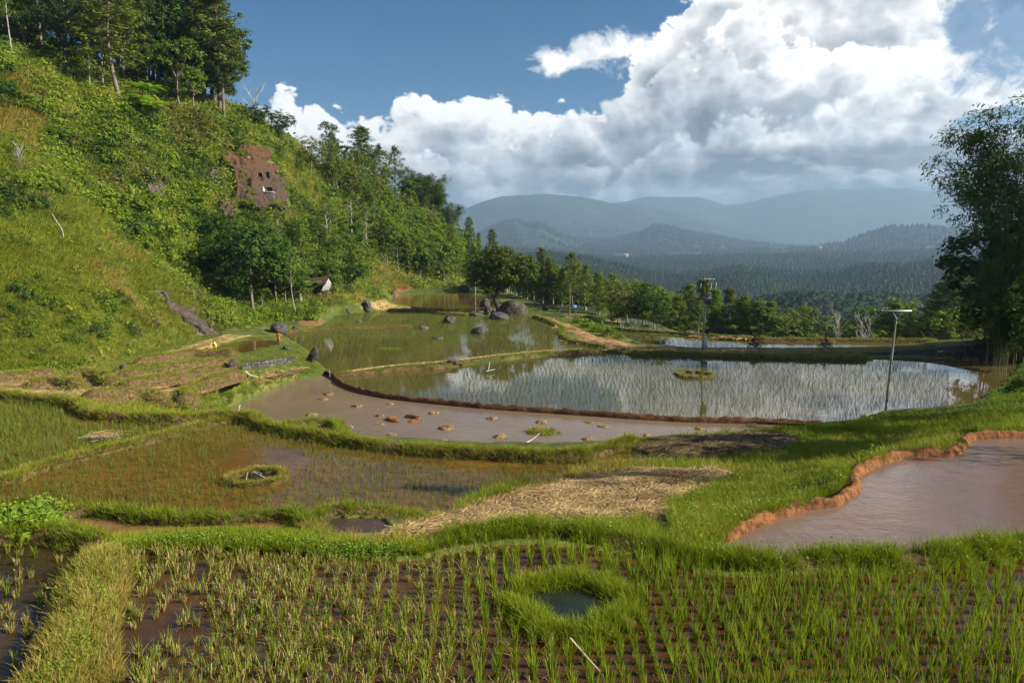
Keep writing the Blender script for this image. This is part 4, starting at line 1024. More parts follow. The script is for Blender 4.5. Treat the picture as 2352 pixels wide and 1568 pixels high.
def turf(name, polys, seed, margin=.02):
    """polys: (outline, count, tuft kind, material, scale range, tint)"""
    mats = []; g = G()
    for i, (P, n, kind, gm, sc, ti) in enumerate(polys):
        h, q = rand_in(P, n, seed + i); h = h[dry(h, margin)]
        if gm not in mats: mats.append(gm)
        grow_tufts(g, h - [0, 0, .02], kind, sc, ti, mats.index(gm), seed + 31 + i)
    return tag(g.obj(name, mats), kind='stuff')
BANK1 = [(1560,1240),(1530,1170),(1620,1125),(1690,1100),(1800,1098),(1880,1070),(1950,1080),(1940,1120),(1860,1160),(1760,1185),(1690,1210),(1650,1245),(1640,1270),(1560,1265)]
BANK2 = [(1290,1100),(1380,1072),(1500,1058),(1640,1056),(1790,1040),(1840,1015),(1950,985),(2080,960),(2210,1000),(2200,1040),(2050,1045),(1970,1075),(1880,1072),(1800,1090),(1650,1085),(1500,1080),(1390,1092)]
BANK3 = [(1500,1005),(1700,992),(1850,980),(1950,970),(2060,945),(2150,940),(2250,930),(2352,880),(2400,880),(2400,1000),(2230,1000),(2080,1000),(1950,990),(1830,1010),(1800,996),(1620,1002)]
turf("bank_grass", [
    (BANK1, 6000, 'lush', M_GRASS, (.6, 1.25), .18), (BANK1, 1400, 'herb', M_HERB, (.8, 1.6), .0), (BANK1, 1200, 'lush', M_DRYG, (.6, 1.2), -.05),
    (SP, 1500, 'mid', M_DRYG, (.4, .8), .1), (BANK2, 5500, 'mid', M_GRASS, (.6, 1.2), .22), (BANK2, 2500, 'short', M_DRYG, (1.0, 2.0), .2), (BANK2, 700, 'lush', M_GRASS, (.8, 1.5), .2),
    (BANK3, 6500, 'mid', M_GRASS, (.8, 1.7), .05), (BANK3, 900, 'far', M_GRASS, (.5, 1.0), .0),
    ([(870,1262),(930,1215),(1040,1170),(1130,1135),(1210,1112),(1300,1094),(1320,1105),(1200,1135),(1100,1170),(1060,1195),(960,1225),(930,1260)], 1700, 'lush', M_DRYG, (.5, 1.1), .05),
    ([(1040,1185),(1080,1150),(1130,1128),(1200,1108),(1230,1112),(1180,1130),(1100,1165)], 900, 'lush', M_GRASS, (.8, 1.4), .12),
    ([(1290,1105),(1330,1085),(1392,1068),(1470,1066),(1500,1075),(1400,1088)], 700, 'lush', M_DRYG, (.7, 1.3), -.15),
    ([(850,1270),(900,1250),(1050,1240),(1160,1215),(1300,1205),(1480,1190),(1560,1240),(1560,1280),(1450,1255),(1250,1225),(1060,1250),(960,1275)], 2600, 'lush', M_GRASS, (.5, 1.0), .15),
    ([(250,1262),(290,1252),(400,1244),(533,1243),(690,1246),(740,1252),(900,1258),(900,1270),(755,1272),(667,1264),(444,1258),(290,1270)], 1600, 'herb', M_HERB, (.4, .8), .15),
    ([(-20,1235),(30,1180),(120,1168),(133,1190),(125,1225),(60,1232)], 700, 'herb', M_HERB, (1.0, 1.8), .4), ([(20,1225),(40,1180),(110,1170),(130,1215)], 160, 'lush', M_HERB, (.5, .9), .4),
    ([(690,1215),(720,1195),(760,1235),(830,1240),(900,1240),(920,1255),(760,1258)], 500, 'lush', M_DRYG, (.4, .9), .1),
    ([(540,962),(578,958),(622,978),(755,1002),(871,1020),(1121,1038),(1250,1043),(1340,1040),(1440,1008),(1500,1000),(1480,1018),(1371,1052),(1246,1060),(996,1046),(755,1015),(622,990)], 2400, 'mid', M_GRASS, (.5, 1.1), .05),
    ([(255,1240),(400,1230),(533,1226),(690,1230),(740,1238),(800,1248),(860,1256),(860,1268),(755,1266),(667,1258),(444,1254),(290,1264)], 9500, 'short', M_GRASS, (.8, 1.4), .1),
    ([(230,1245),(290,1262),(305,1345),(280,1410),(275,1480),(282,1568),(60,1568),(120,1450),(165,1360),(190,1300),(195,1250)], 4200, 'short', M_DRYG, (.5, 1.1), .0),
    ([(1480,1010),(1350,1056),(1300,1058),(1420,1020)], 300, 'mid', M_GRASS, (.6, 1.2), .0),
], 400)
turf("terrace_grass", [
    ([(-60,925),(0,858),(150,846),(300,815),(430,775),(560,772),(650,776),(700,800),(752,850),(740,858),(660,872),(566,916),(500,950),(380,965),(200,945),(0,912)], 13500, 'far', M_GRASS, (.35, .9), .05),
    ([(-60,925),(0,858),(150,846),(300,815),(430,775),(560,772),(650,776),(700,800),(752,850),(740,858),(660,872),(566,916),(500,950),(380,965),(200,945),(0,912)], 2200, 'far', M_DRYG, (.5, 1.0), .0),
    ([(500,945),(566,912),(600,898),(666,870),(720,857),(752,852),(735,835),(690,840),(600,870),(540,895)], 4500, 'far', M_HERB, (.35, .8), .05),
    ([(640,780),(760,725),(800,715),(890,700),(1000,715),(1060,722),(1130,720),(1210,728),(1180,735),(1050,728),(880,715),(800,722),(740,760),(660,765)], 3200, 'far', M_GRASS, (.5, 1.0), .05),
    ([(1150,735),(1120,728),(1190,728),(1240,745),(1180,752),(1130,745)], 250, 'far', M_GRASS, (.6, 1.2), .2),
    ([(900,686),(940,676),(1080,672),(1080,655),(1130,655),(1230,695),(1220,728),(1140,712),(1140,690),(1090,684)], 700, 'far', M_GRASS, (.8, 1.4), .3),
    ([(1220,728),(1220,696),(1300,700),(1390,706),(1420,722),(1435,745),(1540,758),(1420,762),(1440,785),(1350,765)], 1700, 'far', M_GRASS, (.6, 1.2), .2),
    ([(1220,728),(1220,696),(1300,700),(1390,706),(1420,722),(1435,745),(1540,758),(1420,762),(1440,785),(1350,765)], 700, 'far', M_DRYG, (.6, 1.2), .2),
    ([(1400,790),(1500,796),(1560,801),(1800,802),(2000,795),(2150,786),(2352,770),(2352,790),(2150,800),(2000,818),(1800,815),(1600,812)], 2200, 'far', M_GRASS, (.4, .9), .12),
    ([(1540,762),(1700,770),(1900,775),(2150,778),(2300,765),(2352,760),(2352,772),(2150,788),(1900,786)], 900, 'far', M_GRASS, (.6, 1.0), .2),
    ([(735,668),(795,668),(795,684),(740,684)], 300, 'far', M_STRAW, (1, 1.8), .0), ([(802,676),(835,676),(840,700),(810,698)], 200, 'far', M_STRAW, (1, 1.8), 0), ([(845,690),(880,684),(905,700),(960,707),(1030,714),(960,716),(880,712),(845,702)], 500, 'far', M_DRYG, (1, 1.6), .3),
    ([(2330,830),(2300,880),(2240,930),(2352,960),(2420,900),(2420,840),(2350,822)], 1300, 'far', M_HERB, (.7, 1.4), -.15),
], 500, .1)
# ------------------------------------------------------------------ trees and shrubs
M_BARK = plainmat("grey_bark", (.17, .135, .10), .9, 0, .45, 3, .6)
M_PALE = plainmat("pale_bark", (.36, .33, .28), .85, 0, .4, 2, .4)
M_DEAD = plainmat("bleached_wood", (.46, .42, .37), .85, 0, .35, 2, .4)
M_DARKBARK = plainmat("dark_bark", (.045, .035, .028), .9, 0, .4, 3, .7)
M_PINE = leafmat("pine_needles", (.042, .074, .009), (.160, .195, .020), (.19, .19, .02), .22, .45, .3)
M_PINE_D = leafmat("dark_pine_needles", (.018, .040, .009), (.075, .110, .016), (.09, .10, .016), .2, .45, .3)
M_BROAD = leafmat("broad_leaf", (.042, .086, .007), (.170, .230, .016), (.20, .22, .02), .28, .5, .3)
M_DEEP = leafmat("deep_green_leaf", (.014, .040, .006), (.075, .130, .014), (.06, .10, .012), .22, .4, .3)
M_LIME = leafmat("lime_leaf", (.085, .145, .007), (.25, .31, .022), (.27, .28, .03), .32, .4, .3)
M_OLIVE = leafmat("olive_leaf", (.065, .088, .012), (.19, .195, .032), (.21, .17, .04), .25, .5, .3)
M_FEATH = leafmat("feathery_leaf", (.055, .100, .009), (.195, .245, .020), (.21, .22, .02), .3, .5, .3)
M_BAMB = leafmat("bamboo_leaf", (.020, .046, .010), (.090, .135, .022), (.10, .13, .02), .26, .3, .3)
M_FERN = leafmat("fern_frond", (.16, .28, .010), (.34, .50, .03), (.3, .44, .02), .4, .2, .5)
M_BANANA = leafmat("banana_leaf", (.07, .15, .015), (.20, .30, .05), (.2, .28, .05), .35, .2, .5)

def limb(g, a, b, r1, r2, bend, r, n=5, k=5):
    a, b = np.array(a, float), np.array(b, float); t = np.linspace(0, 1, k)[:, None]
    o = r.normal(0, 1, 3) * bend * np.linalg.norm(b - a)
    p = a + (b - a) * t + o * np.sin(t * math.pi)
    v, q = tube(p, r1 + (r2 - r1) * t[:, 0], n); g.add(v, q); return p
def clusters(cg, cen, rad, per, size, r, asp=.55, droop=.2, out_c=None, flat=.75, mat=0, tv=.35):
    cen = np.asarray(cen, float); N = len(cen)
    rad = np.broadcast_to(np.asarray(rad, float), (N,))
    d = r.normal(0, 1, (N, per, 3)); d /= np.linalg.norm(d, axis=2)[:, :, None] + 1e-9
    rr = (r.random((N, per, 1)) ** .45)
    off = d * rr * rad[:, None, None]; off[:, :, 2] *= flat
    P = cen[:, None] + off
    nr = d.copy(); nr[:, :, 2] += .55
    if out_c is not None:
        o = cen - out_c; o /= np.linalg.norm(o, axis=1)[:, None] + 1e-9; nr += .6 * o[:, None]
    V, Q = leaves(P.reshape(-1, 3), nr.reshape(-1, 3), size, r, asp, droop, .55)
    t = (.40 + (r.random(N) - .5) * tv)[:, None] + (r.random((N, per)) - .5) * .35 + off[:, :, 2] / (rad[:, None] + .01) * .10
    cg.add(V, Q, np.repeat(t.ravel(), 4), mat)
def p_broad(seed, H=10., W=7., base=.22, ncl=120, per=26, leaf=.34, lean=0., blobs=6, bark=M_BARK, lm=M_BROAD, tr=.20):
    r = np.random.default_rng(seed); tg, cg = G(), G()
    top = np.array([lean, lean * .3, H * .62])
    limb(tg, (0, 0, -.8), top, tr, tr * .35, .05, r, 7, 9)
    cen = []
    B = [(np.array([lean, 0, H * .70]), W * .40, H * .28)]
    for i in range(blobs):
        a = 6.28 * i / blobs + r.random(); h = base + .12 + (.50 - .0 * base) * r.random()
        B.append((np.array([lean * .7 + math.cos(a) * W * .27, math.sin(a) * W * .27, H * h]), W * (.20 + .10 * r.random()), H * (.12 + .08 * r.random())))
    for c, rx, rz in B:
        limb(tg, top * (.45 + .4 * r.random()), c, tr * .4, .03, .12, r)
        n = int(ncl / len(B)); d = r.normal(0, 1, (n, 3)); d /= np.linalg.norm(d, axis=1)[:, None]
        d[:, 2] = np.where(d[:, 2] < -.5, -d[:, 2], d[:, 2])
        cen.append(c + d * np.array([rx, rx, rz]) * (.72 + .34 * r.random((n, 1))))
    cen = np.concatenate(cen)
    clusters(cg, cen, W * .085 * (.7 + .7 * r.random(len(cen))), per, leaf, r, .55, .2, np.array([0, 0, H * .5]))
    return tg.mesh("trunk", bark, True), cg.mesh("crown", lm), H
def p_pine(seed, H=16., W=5., base=.30, lm=M_PINE, dense=1.0, leaf=.46, bark=M_BARK, droop=0.0, topw=.12):
    r = np.random.default_rng(seed); tg, cg = G(), G()
    wob = r.normal(0, .012 * H, 2)
    z = np.linspace(-1, H, 12); tp = np.stack([wob[0] * np.sin(z / H * 3), wob[1] * np.sin(z / H * 2.3), z], 1)
    v, q = tube(tp, .016 * H * (1 - .9 * np.clip(z / H, 0, 1)) + .02, 7); tg.add(v, q)
    cen, ax = [], []
    h = base * H
    while h < H * .985:
        t = (h / H - base) / (1 - base)
        L = W * .5 * (min(1, .55 + 1.6 * t) if t < .25 else (1 - t) ** .75 * 1.12 + topw * .6) * (.7 + .5 * r.random())
        nb = int(round(4 * dense + r.random() * 2)); a0 = r.random() * 6.28
        for b in range(nb):
            if r.random() < .12: continue
            a = a0 + 6.28 * b / nb + r.normal(0, .25); l = L * (.65 + .5 * r.random())
            p0 = np.array([tp[0, 0], tp[0, 1], h]); rise = (.30 - droop + .35 * t + r.normal(0, .1))
            tip = np.array([math.cos(a) * l, math.sin(a) * l, h + l * rise])
            limb(tg, p0, tip, .012 * l + .015, .012, .05, r, 4, 4)
            m = max(2, int(l / (.62)))
            for k in range(m):
                f = .35 + .68 * (k + r.random() * .6) / m
                cen.append(p0 + (tip - p0) * f + r.normal(0, .13, 3) * (1, 1, .6)); ax.append((math.cos(a), math.sin(a)))
        h += H * (.035 + .02 * r.random()) / max(.6, dense) ** .5
    cen.append(np.array([0, 0, H])); cen = np.array(cen)
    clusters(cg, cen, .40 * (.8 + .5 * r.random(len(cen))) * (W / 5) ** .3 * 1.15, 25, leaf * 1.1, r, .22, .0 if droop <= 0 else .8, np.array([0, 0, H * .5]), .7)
    return tg.mesh("trunk", bark, True), cg.mesh("crown", lm), H
def p_slender(seed, H=16., W=4.4, base=.42, lm=M_FEATH, bark=M_PALE, n=78, tr=.13, leaf=.34):
    r = np.random.default_rng(seed); tg, cg = G(), G()
    wob = r.normal(0, .025 * H, 2)
    z = np.linspace(-1, H * .93, 12); c = np.stack([wob[0] * np.sin(z / H * 2.6), wob[1] * np.sin(z / H * 3.1), z], 1)
    v, q = tube(c, tr * (1 - .8 * np.clip(z / H, 0, 1)), 6); tg.add(v, q)
    cen = []
    for i in range(n):
        t = base + (1 - base) * r.random() ** .8
        l = W * .5 * math.sin(min(1, (t - base) / (1 - base) * .85 + .18) * math.pi) ** .6 * (.35 + .75 * r.random()); a = r.random() * 6.28
        i0 = np.array([np.interp(t * H * .8, z, c[:, 0]), np.interp(t * H * .8, z, c[:, 1]), t * H * .86])
        tip = np.array([i0[0] + math.cos(a) * l, i0[1] + math.sin(a) * l, t * H])
        if i % 3 == 0: limb(tg, i0, tip, .035, .012, .08, r, 4, 4)
        cen.append(tip)
    clusters(cg, np.array(cen), .55 * (.6 + .7 * r.random(n)), 24, leaf, r, .34, .5, np.array([0, 0, H * .6]), 1.0)
    return tg.mesh("trunk", bark, True), cg.mesh("crown", lm), H
def p_bamboo(seed, H=20., S=9., nc=20, lm=M_BAMB, per=15, leaf=.29, lf=13):
    r = np.random.default_rng(seed); tg, cg = G(), G(); cen = []; rad = []
    for i in range(nc):
        a = r.random() * 6.28; hh = H * (.62 + .42 * r.random()); sp = S * .5 * (.25 + .85 * r.random())
        b0 = np.array([math.cos(a), math.sin(a), 0]) * r.random() * 1.2
        t = np.linspace(0, 1, 14); p = np.zeros((14, 3))
        p[:, 0] = b0[0] + math.cos(a) * sp * t ** 2.2; p[:, 1] = b0[1] + math.sin(a) * sp * t ** 2.2
        p[:, 2] = -.8 + hh * (t - .18 * (sp / S) * t ** 5 * 2.0)
        v, q = tube(p, .055 * (1 - .85 * t), 5); tg.add(v, q)
        for k in range(per * 3):
            f = .22 + .78 * r.random() ** .62; x = np.array([np.interp(f, t, p[:, c]) for c in range(3)])
            o = r.normal(0, .55, 3) * (1, 1, .4) * (1.3 - f * .5); o[2] -= .25
            cen.append(x + o); rad.append(.45 + .35 * r.random())
    clusters(cg, np.array(cen), np.array(rad), lf, leaf, r, .24, 1.2, np.array([0, 0, H * .45]), 1.1)
    return tg.mesh("trunk", M_BROAD_CULM, True), cg.mesh("crown", lm), H
M_BROAD_CULM = plainmat("bamboo_culm", (.14, .15, .05), .6, 0, .3, 2, .1)
def p_shrub(seed, W=2.4, H=1.5, ncl=34, per=22, leaf=.22, lm=M_BROAD, asp=.5):
    r = np.random.default_rng(seed); cg, tg = G(), G()
    d = r.normal(0, 1, (ncl, 3)); d /= np.linalg.norm(d, axis=1)[:, None]; d[:, 2] = np.abs(d[:, 2])
    cen = d * np.array([W / 2, W / 2, H * .8]) * (.45 + .6 * r.random((ncl, 1))); cen[:, 2] += .12
    clusters(cg, cen, W * .13 * (.6 + .8 * r.random(ncl)), per, leaf, r, asp, .2, np.array([0, 0, 0.]), .9)
    for i in range(5): limb(tg, (r.normal(0, .1), r.normal(0, .1), -.3), cen[i], .03, .012, .1, r, 4, 4)
    return tg.mesh("stem", M_BARK, True), cg.mesh("foliage", lm), H
def frond(r, L, arch, w, npin, up=.5):
    """one arching frond: two rows of leaflets along a rib, in the x-z plane"""
    V, Q = [], []; n = npin
    t = np.linspace(.12, 1, n); x = L * t * (1 - .15 * t); z = L * (up * t - arch * t * t)
    for s in (-1, 1):
        for k in range(n):
            pl = w * math.sin(math.pi * min(1, t[k] * .92 + .06)) ** .7 + .02; cw = L / n * .48
            b = len(V); dz = -.22 * pl
            V += [(x[k] - cw, 0, z[k]), (x[k] + cw, 0, z[k] + .01), (x[k] + cw * 1.3 + pl * .35, s * pl, z[k] + dz), (x[k] - cw * .2 + pl * .35, s * pl, z[k] + dz)]
            Q.append([b, b + 1, b + 2, b + 3] if s > 0 else [b, b + 3, b + 2, b + 1])
    return np.array(V), np.array(Q)
def p_fern(seed, H=4.5, L=2.6, n=13):
    r = np.random.default_rng(seed); tg, cg = G(), G()
    limb(tg, (0, 0, -.5), (0, 0, H), .13, .10, .03, r, 7, 7)
    for i in range(n):
        v, q = frond(r, L * (.8 + .4 * r.random()), .42 + .25 * r.random(), .42, 20, .40 + .35 * r.random()); a = 6.28 * i / n + r.normal(0, .15)
        c, s = math.cos(a), math.sin(a); v = np.stack([v[:, 0] * c - v[:, 1] * s, v[:, 0] * s + v[:, 1] * c, v[:, 2] + H], 1)
        cg.add(v, q, .35 + .4 * r.random())
    return tg.mesh("trunk", M_DARKBARK, True), cg.mesh("crown", M_FERN), H
def p_banana(seed, H=2.2, n=8):
    r = np.random.default_rng(seed); tg, cg = G(), G()
    limb(tg, (0, 0, -.3), (0, 0, H * .6), .14, .08, .03, r, 7, 5)
    for i in range(n):
        L = 2.0 * (.7 + .5 * r.random()); a = 6.28 * i / n + r.normal(0, .3); m = 8; t = np.linspace(0, 1, m)
        up = .5 + .6 * r.random(); x = L * t * .85; z = H * .55 + L * (up * t - (.35 + .4 * r.random()) * t * t); w = .30 * np.sin(np.clip(t * .93 + .05, 0, 1) * math.pi) ** .6
        V = np.concatenate([np.stack([x, -w, z - w * .4], 1), np.stack([x, 0 * x, z], 1), np.stack([x, w, z - w * .4], 1)])
        k = np.arange(m - 1); Q = np.concatenate([np.stack([k, k + 1, m + k + 1, m + k], 1), np.stack([m + k, m + k + 1, 2 * m + k + 1, 2 * m + k], 1)])
        c, s = math.cos(a), math.sin(a); V = np.stack([V[:, 0] * c - V[:, 1] * s, V[:, 0] * s + V[:, 1] * c, V[:, 2]], 1)
        cg.add(V, Q, .3 + .4 * r.random())
    return tg.mesh("trunk", M_BARK, True), cg.mesh("crown", M_BANANA), H
def p_bare(seed, H=5., n=15, bark=M_DEAD):
    r = np.random.default_rng(seed); tg = G(); bg = G()
    limb(tg, (0, 0, -.5), (r.normal(0, .3), r.normal(0, .3), H * .8), .10, .03, .04, r, 6, 7)
    for i in range(n):
        h = H * (.3 + .5 * r.random()); a = r.random() * 6.28; l = H * .28 * (.5 + r.random())
        b = np.array([math.cos(a) * l * .7, math.sin(a) * l * .7, h + l]); limb(bg, (0, 0, h), b, .035, .015, .12, r, 4, 5)
        for k in range(2): limb(bg, b * .6 + np.array([0, 0, h * .4]), b + r.normal(0, .3, 3), .018, .008, .1, r, 3, 3)
    return tg.mesh("trunk", bark, True), bg.mesh("crown", bark), H
def p_umbrella(seed, H=12., W=4., lm=M_PINE_D, bark=M_PALE):
    r = np.random.default_rng(seed); tg, cg = G(), G(); limb(tg, (0, 0, -1), (.2, 0, H * .9), .13, .06, .02, r, 6, 8)
    n = 42; a = r.random(n) * 6.28; d = np.sqrt(r.random(n)) * W * .5
    cen = np.stack([np.cos(a) * d + .2, np.sin(a) * d, H * (.86 + .13 * (1 - (d / W * 2) ** 2)) + r.normal(0, .25, n)], 1)
    for k in range(10): limb(tg, (.2, 0, H * .72), cen[k], .04, .012, .08, r, 4, 4)
    clusters(cg, cen, .5, 22, .34, r, .3, .2, np.array([0, 0, H * .8]), .6)
    return tg.mesh("trunk", bark, True), cg.mesh("crown", lm), H
KIND = {
 'pine': [p_pine(1, 16, 6.8, .16, dense=1.2), p_pine(2, 16, 6.4, .26, dense=1.15), p_pine(3, 16, 7.4, .12, dense=1.3), p_pine(4, 16, 6.0, .2, dense=1.2)],
 'darkpine': [p_pine(5, 18, 8.4, .20, M_PINE_D, 1.25), p_pine(6, 18, 9.0, .12, M_PINE_D, 1.3), p_pine(7, 18, 7.6, .28, M_PINE_D, 1.2)],
 'sparsepine': [p_slender(165, 16, 5.0, .36, M_PINE, M_BARK, 120, .17, .42), p_slender(166, 16, 4.6, .30, M_PINE, M_BARK, 130, .17, .42)],
 'cone': [p_pine(10, 12, 4.0, .08, M_PINE_D, 1.2), p_pine(11, 12, 3.4, .06, M_PINE, 1.2)],
 'droop': [p_pine(12, 14, 5.6, .12, M_FEATH, 1.2, .40, M_PALE, .35), p_pine(13, 14, 5.0, .16, M_FEATH, 1.15, .40, M_PALE, .3)],
 'broad': [p_broad(21), p_broad(22, W=8.5, ncl=140), p_broad(23, W=6., blobs=7), p_broad(24, 10, 7.5, .10, 150)],
 'deep': [p_broad(31, 12, 8.5, .06, 190, 30, .40, lm=M_DEEP, blobs=8), p_broad(32, 12, 7.5, .10, 170, 28, .36, lm=M_DEEP, blobs=7)],
 'lime': [p_broad(41, 7, 5, .15, 90, 24, .30, lm=M_LIME), p_broad(42, 7, 4.4, .2, 80, 24, .28, lm=M_LIME)],
 'olive': [p_broad(51, 9, 6.5, .2, 110, 22, .30, lm=M_OLIVE), p_broad(52, 9, 5.6, .25, 90, 22, .30, lm=M_OLIVE)],
 'slender': [p_slender(61), p_slender(62, 16, 5.0, .36), p_slender(63, 16, 3.6, .5), p_slender(64, 16, 4.6, .42, M_BROAD)],
 'bamboo': [p_bamboo(71, nc=28, lf=46), p_bamboo(72, 20, 8, 24, lf=44)],
 'umbrella': [p_umbrella(81), p_umbrella(82, 12, 3.4)],
 'fern': [p_fern(91), p_fern(92, 3.2, 2.2, 11)],
 'banana': [p_banana(95), p_banana(96, 2.0, 7)],
 'bare': [p_bare(97), p_bare(98, 5, 18)],
 'shrub': [p_shrub(101), p_shrub(102, 3.0, 1.6, 44), p_shrub(103, 2.0, 1.8, 30, lm=M_FEATH)],
 'limeshrub': [p_shrub(111, 2.2, 1.4, 32, 22, .24, M_LIME), p_shrub(112, 1.8, 1.6, 28, 20, .22, M_LIME)],
 'deepshrub': [p_shrub(121, 2.8, 1.9, 40, 24, .24, M_DEEP), p_shrub(122, 2.4, 1.6, 36, 24, .22, M_DEEP)],
 'oliveshrub': [p_shrub(131, 2.8, 1.5, 40, 20, .18, M_OLIVE, .35), p_shrub(132, 2.2, 1.3, 32, 20, .18, M_OLIVE, .35)],
}
NAMES = dict(pine='pine_tree', darkpine='pine_tree', sparsepine='pine_tree', cone='conifer_tree', droop='casuarina_tree', broad='broadleaf_tree', deep='broadleaf_tree', lime='young_tree', olive='broadleaf_tree', slender='slender_tree', bamboo='bamboo_clump', umbrella='umbrella_tree', fern='tree_fern', banana='banana_plant', bare='bare_tree', shrub='shrub', limeshrub='shrub', deepshrub='shrub', oliveshrub='shrub')
rt = np.random.default_rng(99)
def plant(kind, loc, H, label, group=None, var=None, wide=1.0, rz=None, lean=(0, 0)):
    v = KIND[kind][int(rt.integers(len(KIND[kind]))) if var is None else var % len(KIND[kind])]
    s = H / v[2]
    e = empty(NAMES[kind], loc, rt.random() * 6.28 if rz is None else rz); e.scale = (s * wide, s * wide, s)
    e.rotation_euler[0] = lean[0]; e.rotation_euler[1] = lean[1]
    a = ('stem', 'foliage') if 'shrub' in kind else ('trunk', 'crown')
    link(a[0], v[0], e); link(a[1], v[1], e)
    return tag(e, label, NAMES[kind].replace('_', ' ') if 'shrub' not in kind else 'shrub', group)
def tree_px(kind, px, by, ty, label, group=None, D=None, var=None, wide=1.0, **kw):
    """tree whose foot is seen at (px, by) and whose top at ty; D: forward distance when the foot is hidden"""
    if D is None:
        p = hit([px], [by])[0]
        if np.isnan(p[0]): p = ptd(px, by, 240); p[2] = gz(p[0], p[1])
    else:
        p = ptd(px, by, D); p[2] = float(gz(p[0], p[1]))
    top = ZC - float(slope(ty)) * p[1]
    return plant(kind, p - np.array([0, 0, .15]), max(.5, top - p[2]), label, group, var, wide, **kw)
